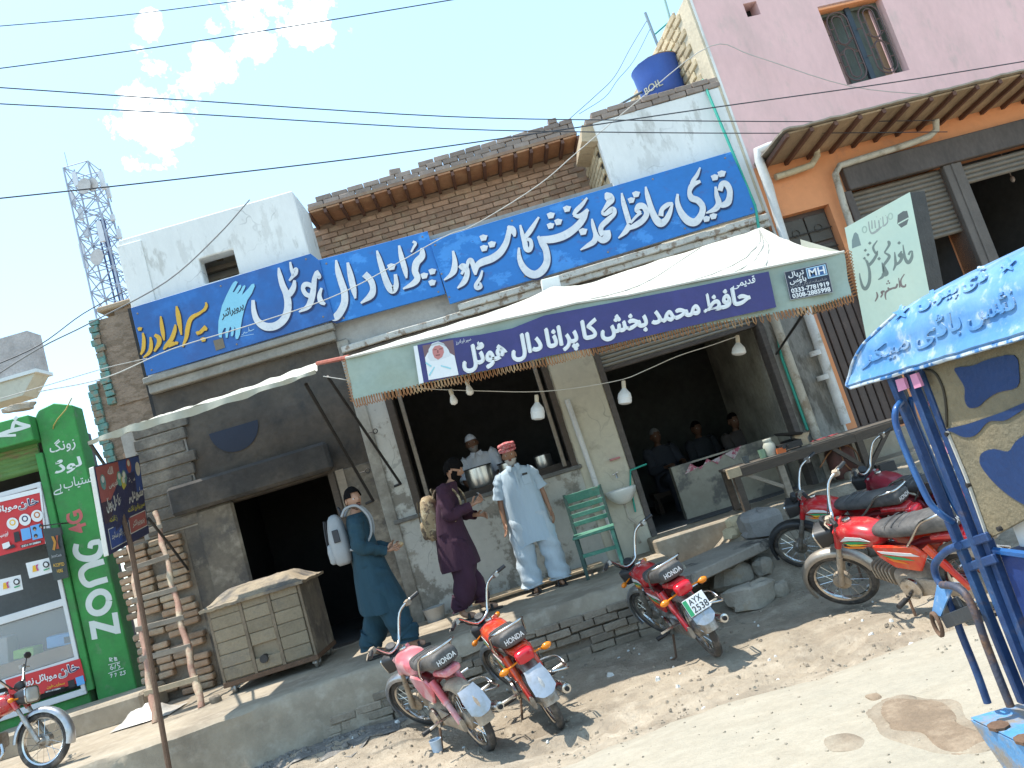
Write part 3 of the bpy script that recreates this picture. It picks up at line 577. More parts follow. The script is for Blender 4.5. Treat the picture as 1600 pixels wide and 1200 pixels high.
# ================================================================ ruined brick wall and block courses between the shops
ruin = thing('brick_wall', 'crumbling brown brick wall with turquoise painted ends between green shop and hotel', 'wall', (-4.3, 9.6, 0))
def PB(par, mb, name, mats, **k):
    o = mb.build(name, mats, **k); o.parent = par; o.matrix_parent_inverse = Matrix.Translation(par.location).inverted(); return o
m_ruin = M('weathered brick face', (0.27, 0.20, 0.145), 0.95, 0.25, 3.5, 0.8, 26, col2=(0.2, 0.145, 0.10), thr=0.53, soft=0.04, s2=9, stretch=(1, 1, 2.2))
m_teal = M('turquoise distemper', (0.12, 0.25, 0.22), 0.95, 0.25, 6, 0.7, 25, col2=(0.25, 0.19, 0.13), thr=0.53, soft=0.05, s2=7)
g = MB(); g.box(-4.36, -3.92, 9.40, 9.62, 3.9, 5.02); PB(ruin, g, 'upper_face', m_ruin)
g = MB(); g.box(-4.55, -3.86, 9.42, 9.66, 0.3, 4.28); PB(ruin, g, 'lower_face', m_ruin)
bk = MB(); bk.box(-0.06, 0.06, -0.12, 0.12, -0.04, 0.04); teal_me = bk.mesh('painted_brick', [m_teal], bevel=0.005)
for r in range(13): inst(teal_me, 'painted_brick', ruin, (-0.10+random.uniform(-.012, .012), -0.12, 3.98+0.085*r), (random.uniform(-.08, .08), random.uniform(-.06, .06), random.uniform(-.1, .1)), (random.uniform(.8, 1.1), 1, random.uniform(.85, 1.05)))
for r in range(15): inst(teal_me, 'painted_brick', ruin, (-0.29+random.uniform(-.014, .014), -0.10, 3.02+0.085*r), (0, 0, random.uniform(-.05, .05)))
bk = MB(); bk.box(-0.11, 0.11, -0.03, 0.03, -0.034, 0.034); ruin_me = bk.mesh('brick', [m_brickr], bevel=0.01)
for r in range(13):
    for k in range(3):
        if random.random() < 0.75: inst(ruin_me, 'brick', ruin, (-0.02-0.005*r*0+0.225*k+(0.1 if r % 2 else 0)-0.0+(0.0), -0.18, 2.5+0.078*r), (0, 0, random.uniform(-.03, .03)))
for r in range(26):
    for k in range(3):
        if random.random() < 0.7: inst(ruin_me, 'brick', ruin, (-0.30+0.225*k+(0.1 if r % 2 else 0)+random.uniform(-.01, .01), -0.19-random.uniform(0, .02), 0.42+0.078*r), (random.uniform(-.04, .04), 0, random.uniform(-.05, .05)))
g = MB(); g.box(-4.32, -3.72, 9.36, 9.9, 5.10, 5.17); PB(ruin, g, 'top_slab', M('slab edge', (0.33, 0.25, 0.17), 0.9, 0.2, 4, 0.4, 30), bevel=0.015)
g = MB(); g.box(-4.14, -3.88, 9.42, 9.9, 5.02, 5.10); PB(ruin, g, 'slab_post', m_ruin)
g = MB(); g.box(-3.9, -3.85, WY+0.05, 10.2, 0.4, 5.0); PB(ruin, g, 'gap_shadow_wall', M('shade black side wall', (0.03, 0.03, 0.03), 0.9, 0.2))  # hotel's side wall, coloured near black for the shade in the gap
blocks = thing('block_wall', 'grey block courses with rough mortar joints left of the sooty oven bay', 'wall', (-3.95, WY, 0))
for r in range(9):
    g = MB(); z = 2.22+0.145*r; g.box(-4.24+0.012*r, -3.56 + 0.05*((r*7) % 3)-0.03, WY-0.05-0.01*(r % 2), WY+0.1, z, z+0.128); PB(blocks, g, 'block_course', M('grey block', (0.125, 0.108, 0.088), 0.95, 0.3, 4, 0.6, 25, col2=(0.22, 0.19, 0.15), thr=0.57, soft=0.08, s2=3), bevel=0.007)
g = MB(); g.box(-4.3, -3.57, WY-0.02, WY+0.15, 2.2, 3.52); PB(blocks, g, 'mortar', M('pale mortar', (0.33, 0.3, 0.26), 0.95, 0.2))
g = MB(); g.box(-3.66, -3.2, WY-0.06, WY+0.0, 0.36, 2.36); PB(blocks, g, 'render_patch', m_soot2, bevel=0.03)
bk = MB(); bk.box(-0.11, 0.11, -0.05, 0.05, -0.034, 0.034); brick_wm = bk.mesh('brick', [M('warm worn brick', (0.34, 0.225, 0.145), 0.95, 0.2, 8, 0.4, 60, rand=0.25, col2=(0.40, 0.32, 0.22), thr=0.58, soft=0.1, s2=5)], bevel=0.014)
for r in range(22):
    for k in range(4):
        if random.random() < 0.85: inst(brick_wm, 'brick', blocks, (-0.62+0.2*k+random.uniform(-.02, .02), -0.05, 0.42+0.082*r), (random.uniform(-.04, .04), random.uniform(-.05, .05), random.uniform(-.08, .08)), (.80, 1, 1.02))
g = MB(); g.box(-4.6, -3.62, WY-0.0, WY+0.15, 0.3, 2.2); PB(blocks, g, 'rubble_core', m_mud)
# ================================================================ pink building to the right
PA = math.atan(0.10)
pink = thing('pink_building', 'two storey pink rendered building with orange lower wall and roller shutters', 'building', (4.0, WY, 0), PA)
pn = Vector((-math.sin(PA), math.cos(PA), 0)); pu = Vector((math.cos(PA), math.sin(PA), 0)); po = Vector((4.0, WY, 0))
def PP(px, py, y=0.0):
    p = onP(px, py, po + pn*y, pn); return ((p-po).dot(pu), p.z)
m_pink = M('pink distemper', (0.72, 0.465, 0.44), 0.9, 0.07, 1.3, 0.15, 30, col2=(0.64, 0.43, 0.40), thr=0.60, soft=0.1, s2=1.5, col3=(0.56, 0.41, 0.37), thr3=0.66, s3=3.4, stretch=(1.4, 1, 0.6))
m_orange = M('orange distemper', (0.74, 0.31, 0.14), 0.9, 0.07, 1.3, 0.15, 30, col2=(0.5, 0.24, 0.15), thr=0.64, soft=0.08, s2=2)
m_shut = M('brown roller shutter', (0.17, 0.145, 0.115), 0.6, 0.2, 4, 0.15, 30, metal=0.2)
m_beam = M('dark stained beam', (0.085, 0.07, 0.062), 0.8, 0.3, 3, 0.3, 30, col2=(0.24, 0.2, 0.17), thr=0.70, soft=0.03, s2=4, stretch=(1, 1, 0.4))
w1 = [PP(*p) for p in ((1279, 16), (1376, -6), (1421, 109), (1324, 133))]
wx0, wx1, wz0, wz1 = w1[0][0], w1[2][0], w1[3][1], w1[0][1]
h1 = [PP(*p) for p in ((1160, 4), (1189, 22))]
def lwall(mb, x0, x1, z0, z1, y0, y1, holes=()): wall(mb, x0, x1, z0, z1, y0, y1, holes)
g = MB(); lwall(g, 0, 7.2, 4.46, 6.95, 0, 0.3, [(wx0, wx1, wz0, wz1), (h1[0][0], h1[1][0], h1[1][1], h1[0][1]-0.02)]); g.build('upper_wall', m_pink, pink)
g = MB(); g.box(h1[0][0]-.05, h1[1][0]+.05, 0.2, 0.28, h1[1][1]-.05, h1[0][1]+.05); g.build('vent_back', m_black, pink)
d0, d1 = 0.17, 0.83; s0, s1, s2, s3 = 1.14, 2.46, 2.72, 4.6
g = MB(); lwall(g, 0, 7.2, 0.5, 4.46, 0.0, 0.3, [(d0, d1, 0.9, 3.77), (s0, s1, 0.6, 3.9), (s2, s3, 0.6, 3.9)]); g.build('lower_wall', m_orange, pink)
g = MB(); g.box(0.0, 0.03, -0.012, 0.0, 0.5, 6.93); g.build('corner_strip', m_white, pink)
g = MB(); g.box(-0.03, 0, 0.0, 4.2, 3.9, 6.93); g.build('side_wall', M('side render', (0.55, 0.47, 0.34), 0.9, 0.15, 3, 0.4, 20), pink)
bk = MB(); bk.box(-0.02, 0.02, -0.12, 0.12, -0.05, 0.05); pink_bk = bk.mesh('brick', [m_bricky], bevel=0.014)
for r in range(14):
    for k in range(9): inst(pink_bk, 'brick', pink, (-0.035, 0.42+0.262*k+(0.13 if r % 2 else 0), 5.50+0.112*r), (random.uniform(-.05, .05), 0, random.uniform(-.04, .04)))
# upstairs window: reveal, green shutters ajar, bent iron grille
m_shutg = M('faded green shutter', (0.10, 0.12, 0.10), 0.7, 0.25, 5, 0.2, 30, stretch=(4, 4, 1))
m_grille = M('window grille iron', (0.10, 0.06, 0.055), 0.6, 0.15)
wm = (wx0+wx1)/2
g = MB(); g.box(wx0, wx1, 0.0, 0.3, wz1-0.008, wz1+0.05); g.box(wx0+.0, wx1, -0.004, 0.0, wz1-0.005, wz1+0.02); g.build('window_head', m_orange, pink)
win = MB(); win.box(wx0, wx0+0.04, 0.12, 0.2, wz0, wz1); win.box(wx1-0.04, wx1, 0.12, 0.2, wz0, wz1); win.box(wx0+0.04, wx1-0.04, 0.12, 0.2, wz1-0.05, wz1); win = win.build('window_frame', m_shutg, pink)
for (a, b, c, d) in ((wx0+0.26, 0.26, wm-0.03, 0.14), (wm+0.03, 0.14, wx1-0.17, 0.24)):
    t = MB(); t.beam((a, b, (wz0+wz1)/2), (c, d, (wz0+wz1)/2), 0.03, wz1-wz0-0.02); t.build('shutter_leaf', m_shutg, pink)
t = MB(); t.box(wm-0.035, wm+0.035, 0.085, 0.12, wz0, wz1); t.build('mullion', M('flaked blue post', (0.03, 0.045, 0.06), 0.6, 0.2, 6, 0.1, 30, col2=(0.35, 0.36, 0.35), thr=0.66, soft=0.02, s2=14), pink)
t = MB(); t.box(wx0+0.03, wx1-0.03, 0.27, 0.29, wz0, wz1); t.build('room_curtain', M('pinkish inner wall', (0.33, 0.22, 0.19), 0.9, 0.15), pink)
t = MB(); t.box(wx1-0.2, wx1-0.04, 0.25, 0.27, wz0+.02, wz1); t.build('room_board', M('tan board', (0.36, 0.22, 0.13), 0.9, 0.15), pink)
def oval(cx, cz, hw, hh, n=8): return [(cx+hw*math.cos(a)*1.0, 0.06, cz+(hh-hw)*(1 if math.sin(a) > 0 else -1)+hw*math.sin(a)) for a in [2*PI*(i+0.5)/(2*n) for i in range(2*n)]]
for c in (wx0+0.235, wx1-0.215):
    zc = (wz0+wz1)/2; H = (wz1-wz0)/2-0.05
    g = MB(); g.tube(oval(c, zc, 0.15, H), 0.011, 5, closed=True)
    for zz, hh in ((zc+H*0.48, H*0.42), (zc-H*0.48, H*0.42)): g.tube(oval(c, zz, 0.075, hh), 0.009, 5, closed=True)
    for zz in (zc+H*0.55, zc+H*0.2, zc-H*0.2, zc-H*0.55): g.tube([(c-0.15, 0.06, zz), (c-0.075, 0.06, zz)], 0.008, 4); g.tube([(c+0.15, 0.06, zz), (c+0.075, 0.06, zz)], 0.008, 4)
    g.tube([(c-0.14, 0.06, zc+0.1), (c, 0.06, zc), (c-0.14, 0.06, zc-0.1)], 0.008, 4); g.tube([(c+0.14, 0.06, zc+0.1), (c, 0.06, zc), (c+0.14, 0.06, zc-0.1)], 0.008, 4)
    for zz in (zc+H*0.4, zc-H*0.4): g.tube([(c-0.235, 0.06, zz), (c-0.15, 0.06, zz)], 0.008, 4)
    g.build('window_grille', m_grille, pink, smooth=60)
# canopy of boards on battens
cb = [PP(1201, 254, 0), PP(1600, 158, 0)]; cz = 4.46
nb = 16; cx0, cx1 = 0.16, 5.2
for i in range(nb):
    a = cx0+(cx1-cx0)*i/nb; b = cx0+(cx1-cx0)*(i+1)/nb
    t = MB(); t.prism([(a+0.015-0.04, -0.80, cz+0.03), (b-0.015-0.04, -0.80, cz+0.03), (b-0.015, 0, cz-0.02), (a+0.015, 0, cz-0.02)], (0, 0, 0.02)); t.build('canopy_board', M('canopy boards', (0.34, 0.245, 0.155), 0.9, 0.25, 5, 0.3, 30, rand=0.15, stretch=(3, 1, 1)), pink)
for i in range(nb+1):
    a = cx0+(cx1-cx0)*i/nb; t = MB(); t.beam((a-0.05, -0.82, cz+0.012), (a, 0, cz-0.045), 0.045, 0.05); t.build('canopy_batten', m_joist, pink)
g = MB()
g.grid(lambda u, v: (cx0-0.1+(cx1-cx0+0.2)*u, -0.86+0.86*v, cz+0.062+0.02*hz(u*20, v*3, 1.5)+0.02*(1-v)), 60, 4); g.build('canopy_top', M('clay canopy cover', (0.33, 0.28, 0.22), 0.95, 0.2, 4, 0.5, 20), pink, solid=0.02)
# beam, pillars, shutters
g = MB(); g.box(s0-0.03, 7.2, -0.10, -0.002, 3.85, 4.17); g.build('beam', m_beam, pink, bevel=0.01)
g = MB(); g.box(s0-0.10, s0+0.0, -0.07, -0.002, 0.6, 3.85); g.build('shutter_channel', m_beam, pink, bevel=0.006)
g = MB(); g.box(s1, s2, -0.06, 0.28, 0.6, 3.85); g.box(s1+0.10, s1+0.14, -0.075, -0.06, 0.6, 3.85); g.build('pillar', M('brown pillar', (0.12, 0.10, 0.085), 0.7, 0.2, 4, 0.2, 30), pink, bevel=0.008)
def slats(x0, x1, z0, z1, y, m, p=0.062):
    k = int((z1-z0)/p); me = None
    for i in range(k):
        if me is None:
            t = MB(); P = [(0, 0.0), (-0.018, 0.012), (-0.026, 0.03), (-0.018, 0.048), (0, p)]
            t.loft([[(x, q[0], q[1]) for q in P] for x in (x0, x1)], cap=True); me = t.mesh('shutter_slat', [m], smooth=50)
        inst(me, 'shutter_slat', pink, (0, y, z0+p*i))
slats(s0, s1, 2.98, 3.86, 0.06, m_shut); slats(s2, s3, 3.56, 3.86, 0.06, m_shut)
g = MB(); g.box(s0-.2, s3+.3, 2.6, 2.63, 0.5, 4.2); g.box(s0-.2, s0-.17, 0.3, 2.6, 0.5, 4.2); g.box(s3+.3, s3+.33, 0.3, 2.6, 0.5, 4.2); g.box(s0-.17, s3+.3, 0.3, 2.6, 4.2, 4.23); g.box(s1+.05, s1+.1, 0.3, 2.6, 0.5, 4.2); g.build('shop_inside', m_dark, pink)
c = [PP(*p, 0.1) for p in ((1497, 358), (1522, 349), (1543, 402), (1516, 414))]
g = MB(); P = [(c[0][0], 0.1, c[0][1]), (c[1][0], 0.1, c[1][1]), (c[2][0]+.08, 0.1, 1.7), (c[0][0]+.02, 0.1, 1.7)]; g.prism(P, (0, 0.01, 0)); g.build('flowered_curtain', M('flowered curtain', (0.55, 0.42, 0.44), 0.85, 0.08, col2=(0.5, 0.03, 0.08), thr=0.60, soft=0.03, s2=5, col3=(0.30, 0.2, 0.26), thr3=0.66, s3=7), pink)
b = PP(1582, 280, 0.5); g = MB(); g.tube([(b[0]-.02, 0.5, b[1]+0.5), (b[0], 0.5, b[1]+0.05)], 0.006, 5); g.ell((b[0], 0.5, b[1]), 0.03, 0.03, 0.045)
o = g.build('light_bulb', M('dusty bulb glass', (0.35, 0.3, 0.28), 0.3, 0.05), smooth=60); o.matrix_world = Matrix.Translation(po) @ Matrix.Rotation(PA, 4, 'Z'); tag(o, 'unlit bulb hanging on a cord inside the far right shutter opening', 'light bulb')
# orange door case and brown sheet-metal door with panels over it
m_door = M('brown sheet door', (0.085, 0.06, 0.05), 0.6, 0.2, 3, 0.15, 30, col2=(0.16, 0.11, 0.085), thr=0.66, soft=0.04, s2=6)
g = MB(); g.box(d0, d1, 0.13, 0.16, 0.88, 3.77); g.build('door_sheet', m_door, pink)
n = 6
for i in range(n):
    a = d0+(d1-d0)*i/n; t = MB(); t.box(a+0.008, a+(d1-d0)/n-0.008, 0.10, 0.13, 0.9, 2.9); t.build('door_strip', m_door, pink, bevel=0.008)
for r in range(2):
    for k in range(2):
        x = d0+0.03+(d1-d0-0.04)/2*k; z = 2.96+0.4*r; t = MB(); t.box(x, x+(d1-d0)/2-0.04, 0.10, 0.13, z, z+0.35); t.tube([(x+.14+.05*math.cos(2*PI*i/10), 0.09, z+.17+.05*math.sin(2*PI*i/10)) for i in range(10)], 0.008, 4, closed=True); t.build('door_panel', M('dark olive panel', (0.075, 0.065, 0.05), 0.6, 0.2), pink, bevel=0.006)
for k in range(3):
    t = MB(); z = 3.0+0.25*k; t.tube([(d0+.02, 0.08, z), (d1-.02, 0.08, z)], 0.008, 5); t.build('door_bar', m_iron, pink)
g = MB(); g.box(-0.05, s0-0.12, -0.06, 0.1, 0.45, 0.88); g.build('door_step', m_pave, pink, bevel=0.02)
m_pvcy = M('yellowed plastic pipe', (0.50, 0.42, 0.28), 0.6, 0.15, 6, 0.15, 30, col2=(0.3, 0.24, 0.16), thr=0.57, soft=0.06, s2=6)
def pk(px, py, y): return onP(px, py, po + pn*y, pn)
pipe('drain_pipe', 'white wrapped plastic downpipe with an elbow under the plank canopy', [pk(1238, 217, -.25), pk(1200, 229, -.2), pk(1183, 236, -.18), pk(1186, 250, -.17), pk(1201, 292, -.15), pk(1207, 312, -.14), pk(1217, 345, -.12), pk(1240, 420, -.12)], [.045, .05, .055, .055, .06, .052, .052, .052], m_pvc)
pipe('drain_pipe', 'short yellowed pipe bending from the plank canopy into the white downpipe', [pk(1275, 230, -.2), pk(1277, 243, -.16), pk(1268, 258, -.12), pk(1240, 268, -.1), pk(1212, 277, -.1)], .042, m_pvcy)
pipe('drain_pipe', 'long stained pipe running over the dark shop beam below the plank canopy', [pk(1462, 186, -.25), pk(1463, 203, -.18), pk(1452, 213, -.14), pk(1420, 225, -.13), pk(1340, 250, -.13), pk(1312, 259, -.13), pk(1305, 272, -.13), pk(1318, 318, -.12), pk(1336, 372, -.12)], .042, m_pvcd)

# ================================================================ green phone shop to the left
GA = math.atan(0.14)
shop = thing('phone_shop', 'bright green mobile phone shop with glass counter at the left edge', 'building', (-4.78, WY, 0), GA)
gn = Vector((-math.sin(GA), math.cos(GA), 0)); gu = Vector((math.cos(GA), math.sin(GA), 0)); go = Vector((-4.78, WY, 0))
def GP3(px, py, y=0.0): return onP(px, py, go + gn*y, gn)
def GP(px, py, y=0.0):
    p = GP3(px, py, y); return ((p-go).dot(gu), p.z)
def GL(px, py, y=0.0): a, z = GP(px, py, y); return Vector((a, y, z))
m_gr = M('green shop paint', (0.045, 0.25, 0.06), 0.8, 0.14, 1.6, 0.3, 30, col2=(0.055, 0.19, 0.06), thr=0.57, soft=0.08, s2=2.4, col3=(0.12, 0.22, 0.11), thr3=0.66, s3=7)
m_grs = M('green shutter paint', (0.10, 0.20, 0.055), 0.7, 0.25, 4, 0.2, 30, stretch=(1, 1, 3), col2=(0.17, 0.13, 0.06), thr=0.62, soft=0.05, s2=3)
m_w = flat('white print', (0.72, 0.73, 0.72)); m_paint = M('white brush paint', (0.62, 0.66, 0.62), 0.8, 0.05)
m_red = flat('red print', (0.55, 0.025, 0.03), 0.5); m_navy = flat('navy print', (0.02, 0.02, 0.09), 0.5); m_blk = flat('black print', (0.015, 0.015, 0.018), 0.5)
m_yel = flat('yellow print', (0.75, 0.42, 0.02), 0.5); m_blue = flat('light blue print', (0.12, 0.36, 0.7), 0.5); m_pinkp = M('faded red paint', (0.52, 0.13, 0.12), 0.8, 0.1); m_grn = flat('green print', (0.03, 0.3, 0.12), 0.5); m_grey2 = flat('grey print', (0.3, 0.3, 0.3), 0.5)
pl = [GL(*p) for p in ((59, 640), (108, 622), (143, 1078), (217, 1070))]
px0 = (pl[0].x+pl[2].x)/2; px1 = 0.0
g = MB(); g.prism([(px0, 0, 0.45), (px1, 0, 0.42), (px1, 0, 4.02), (px1-.2, 0, 4.10), (px1-.38, 0, 4.06), (px0, 0, 4.0)], (0, 0.3, 0)); g.build('pillar', m_gr, shop, bevel=0.012)
g = MB(); g.box(px0-0.08, px0-0.004, -0.03, 0.2, 0.75, 3.55); g.build('shutter_channel', m_gr, shop, bevel=0.006)
bx = GL(0, 697, -.15); b2 = GL(67, 679, -.15); b3 = GL(60, 641, -.15)
g = MB(); g.box(-4, px0-0.01, -0.15, 0.1, (bx.z+b2.z)/2-.03, b3.z-0.02); g.build('fascia', m_gr, shop, bevel=0.01)
sz1 = (bx.z+b2.z)/2-.03; sz0 = GL(30, 744, 0.1).z
t = None
for i in range(6):
    z = sz0+(sz1-sz0)*i/6; t = MB(); P = [(0.12, 0), (0.09, 0.02), (0.08, 0.05), (0.09, 0.075), (0.12, (sz1-sz0)/6)]; t.loft([[(x, q[0], z+q[1]) for q in P] for x in (-4, px0-0.08)], cap=True); t.build('shutter_slat', m_grs, shop, smooth=50)
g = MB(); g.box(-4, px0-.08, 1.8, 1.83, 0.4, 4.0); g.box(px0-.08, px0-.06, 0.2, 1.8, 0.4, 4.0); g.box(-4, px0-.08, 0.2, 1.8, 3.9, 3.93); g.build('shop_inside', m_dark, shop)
g = MB(); g.box(-4, px0-.08, 0.02, 0.3, 0.3, 0.80); g.build('base_wall', m_gr, shop, bevel=0.01)
for k in range(5):
    t = MB(); t.box(-1.75+0.235*k, -1.53+0.235*k, -0.01, 0.02, 0.52, 0.60); t.build('brick', m_gr, shop, bevel=0.008)
# glass front: white aluminium rails, glass, shelf with goods
def gq(pts, y): return [GL(*p, y) for p in pts]
def strip(name, a, b, w, y, m, d=0.04):      # rail along a picture line between two points of the front
    A, B = GL(*a, y), GL(*b, y); t = MB(); t.beam(A, B, d, w, up=(0, 0, 1)); return t.build(name, m, shop, bevel=0.004)
m_alu = M('white aluminium', (0.62, 0.63, 0.63), 0.4, 0.06, 3, 0.05)
zA = GL(52, 955, -.02).z; zB = GL(95, 1040, -.02).z; zC = GL(100, 1090, -.02).z; zT = GL(34, 765, -.02).z; xr = px0-0.085
for nm, z, w in (('counter_rail', zA, 0.085), ('counter_rail', zB, 0.09), ('counter_rail', zC, 0.07), ('upper_rail', zT, 0.06)):
    t = MB(); t.box(-3.5, xr, -0.04, 0.0, z-w/2, z+w/2); t.build(nm, m_alu, shop, bevel=0.005)
for x in (xr-0.045, xr-1.02):
    t = MB(); t.box(x, x+0.045, -0.045, -0.002, zC, zT); t.build('counter_post', m_alu if x > xr-.5 else m_iron, shop, bevel=0.005)
glass = M('counter glass', (0.8, 0.85, 0.85), 0.03, 0, bump=0, alpha=0.18)
t = MB(); t.box(xr-0.97, xr-0.05, -0.014, -0.01, zB+.05, zA-.05); t.build('glass_pane', glass, shop)
t = MB(); t.box(-3, xr-0.05, 0.02, 0.7, zB-.02, zB+.20); t.build('wooden_counter', M('brown counter', (0.22, 0.13, 0.06), 0.6, 0.2, 3, 0.1, 20), shop)
for (dx, w, h, m) in ((-.38, .34, .13, m_blue), (-.75, .22, .10, flat('lime goods', (0.25, 0.5, 0.05))), (-.97, .18, .3, m_grey2), (-.2, .2, .09, m_blk)):
    t = MB(); t.box(xr+dx, xr+dx+w, 0.15, 0.4, zB+.2, zB+.2+h, rot=Matrix.Rotation(0.12, 3, 'Y')); o = t.build('phone_box', m, smooth=30, bevel=0.008); o.matrix_world = Matrix.Translation(go) @ Matrix.Rotation(GA, 4, 'Z')
    tag(o, {m_blue: 'blue packet lying behind the counter glass', m_blk: 'small black packet at the right end of the glass counter shelf', m_grey2: 'tall grey carton at the left of the glass counter shelf'}.get(m, 'lime green packet beside the blue packet on the counter shelf'), 'packet')
t = MB(); t.box(-3.5, xr-.05, 0.5, 0.52, zB, zT); t.build('inner_shelf_wall', M('grey shelf wall', (0.10, 0.105, 0.105), 0.8, 0.15), shop)
def sheet(name, label, cat, pts, y, m, local=GL, par=shop, d=-0.006, group=None):
    """flat printed sheet standing on the shop front, with print added as further parts"""
    P = [local(*p, y) for p in pts]; c = sum(P, Vector((0, 0, 0)))/len(P)
    e = thing(name, label, cat, par.matrix_world @ c if par else c, 0, group); e.rotation_euler = par.rotation_euler if par else (0, 0, 0)
    g = MB(); g.prism([p-c for p in P], (0, -d, 0)); g.build('sheet', m, e)
    return e, c, P
bpy.context.view_layer.update()
def on(e, c, y, local=GL):
    k = [0]
    def f(px, py): p = local(px, py, y) - c; return Vector((p.x, p.y-0.0015-0.0008*k[0], p.z))
    f.k = k; return f
def prt(e, name, m, fn):
    g = MB(); fn(g); return g.build(name, m, e, fix=False)
def qt(e, f, name, s, quad, m, arabic=True, weight=0.02, lift=0.001):
    f.k[0] += 1; g = MB(); put_quad_text(g, s, [f(*p) for p in quad], arabic, weight, lift); g.build(name, m, e, fix=False)
def qp(e, f, name, quad, m):
    f.k[0] += 1; g = MB(); P = [f(*p) for p in quad]; g.add(P, [tuple(range(len(P)))]); g.build(name, m, e, fix=False)
def disc(e, f, name, cx, cy, r, m, sk=0.0, n=20):
    f.k[0] += 1; g = MB(); P = [f(cx+r*math.cos(2*PI*i/n), cy+r*math.sin(2*PI*i/n)) for i in range(n)]; g.add(P, [tuple(range(n))]); g.build(name, m, e, fix=False)
e, c, P = sheet('poster', 'red phone shop poster with Urdu heading and round badges, above the counter', 'poster', ((-60, 792), (64, 762), (72, 849), (-60, 885)), -0.05, m_red); f = on(e, c, -0.056)
qp(e, f, 'white_border', ((-60, 792), (64, 762), (65, 769), (-60, 799)), m_w); qp(e, f, 'white_border', ((62, 768), (65, 767), (73, 848), (71, 850)), m_w)
qt(e, f, 'heading_edge', 'خان', ((29, 798.5), (62.5, 791.5), (59, 774.5), (28, 783)), m_w, weight=0.055); qt(e, f, 'heading', 'خان', ((30, 798), (62, 791), (59, 776), (29, 784)), m_navy, weight=0.02)
qt(e, f, 'heading', 'موبائل زون', ((-40, 813), (28, 797), (27, 784), (-40, 800)), m_w, weight=0.03)
for (x, y, m) in ((20, 818, m_yel), (39.5, 812, m_navy), (58.5, 806, flat('orange print', (0.5, 0.16, 0.03)))):
    disc(e, f, 'badge', x, y, 9.3, m_w); disc(e, f, 'badge_mark', x, y-1.5, 5, m); disc(e, f, 'badge_mark', x, y-1.5, 3, m_w)
for q, m in ((((22, 832), (30, 830), (33, 845), (24, 848)), m_blk), (((33, 827), (47, 824), (50, 841), (36, 845)), m_blue), (((48, 822), (64, 818), (68, 840), (52, 844)), m_blue), (((4, 850), (15, 846), (18, 855), (6, 858)), m_w), (((8, 860), (26, 855), (22, 850), (17, 853)), m_blk)): qp(e, f, 'picture', q, m)
for (x, y) in ((55, 826), (57, 837), (65, 822)): disc(e, f, 'picture', x, y, 3, m_blk); disc(e, f, 'picture', x+.3, y+1.8, 1.7, flat('skin print', (0.4, 0.24, 0.16)))
qt(e, f, 'small_print', 'فوٹو سٹیٹ', ((0, 842), (15, 838), (14, 829), (-1, 833)), m_w); qp(e, f, 'number_strip', ((34, 856), (66, 848), (66, 844), (33, 852)), m_blk); qt(e, f, 'phone_number', '0331-9158884', ((36, 855.3), (65, 848), (65, 845), (35.5, 852)), m_w, arabic=False)
e, c, P = sheet('poster', 'red poster with Urdu heading low on the shop counter, beside the motorcycle', 'poster', ((8, 1063), (125, 1029), (134, 1064), (18, 1098)), -0.05, m_red); f = on(e, c, -0.056)
qt(e, f, 'heading_edge', 'خان', ((92, 1062), (127.5, 1051), (121, 1033), (90, 1043)), m_w, weight=0.055); qt(e, f, 'heading', 'خان', ((93, 1061), (127, 1050.5), (121, 1035), (91, 1044)), m_navy)
qt(e, f, 'heading', 'موبائل زون', ((34, 1074), (90, 1062), (88, 1048), (33, 1061)), m_w, weight=0.03)
qp(e, f, 'picture', ((118, 1059), (130, 1055), (133, 1068), (121, 1072)), m_blue); qp(e, f, 'picture', ((106, 1064), (116, 1061), (118, 1072), (108, 1075)), m_blk)
qt(e, f, 'small_print', 'سمارٹ فون', ((74, 1077), (102, 1070), (101, 1064), (73, 1071)), m_yel); qp(e, f, 'number_strip', ((70, 1083), (101, 1075), (101, 1072), (70, 1080)), m_blk); qt(e, f, 'phone_number', '0331-9158884', ((72, 1082.3), (95, 1076.3), (95, 1074), (72, 1080)), m_w, arabic=False)
for (x, y, lab) in ((44, 876, 'white sticker with orange and green logos, half behind the dark hanging sign'), (-2, 903, 'torn white sticker with an orange logo at the left picture edge')):
    e, c, P = sheet('sticker', lab, 'sticker', ((x-4, y+4), (x+34, y-5), (x+38, y+18), (x+2, y+28)), -0.05, m_w, group='stickers on the shop front'); f = on(e, c, -0.056)
    qp(e, f, 'logo', ((x+7, y+8), (x+11, y+7), (x+14, y+16), (x+7, y+18)), m_yel); qp(e, f, 'logo', ((x+12, y+7), (x+16, y+5), (x+14, y+10), (x+17, y+15), (x+14, y+16)), flat('magenta print', (0.5, 0.05, 0.2)))
    disc(e, f, 'logo', x+28, y+6, 5, m_blk); disc(e, f, 'logo', x+28, y+6, 3, m_w); qp(e, f, 'logo', ((x+24, y+14), (x+34, y+11), (x+33, y+13), (x+25, y+16)), m_grn)
e, c, P = sheet('hanging_sign', 'small dark projecting sign with orange flame mark hung on the green pillar', 'sign', ((66, 826), (94, 824), (107, 902), (85, 908)), -0.16, M('dark sign board', (0.035, 0.045, 0.04), 0.5, 0.1), d=-0.02); f = on(e, c, -0.182)
qp(e, f, 'mark', ((80, 838), (84, 838), (88, 847), (86, 860), (82, 859), (84, 848)), flat('amber print', (0.45, 0.20, 0.02))); qp(e, f, 'mark', ((87, 837), (91, 836), (90, 847), (93, 857), (88, 858), (89, 847)), flat('dull red print', (0.30, 0.06, 0.02)))
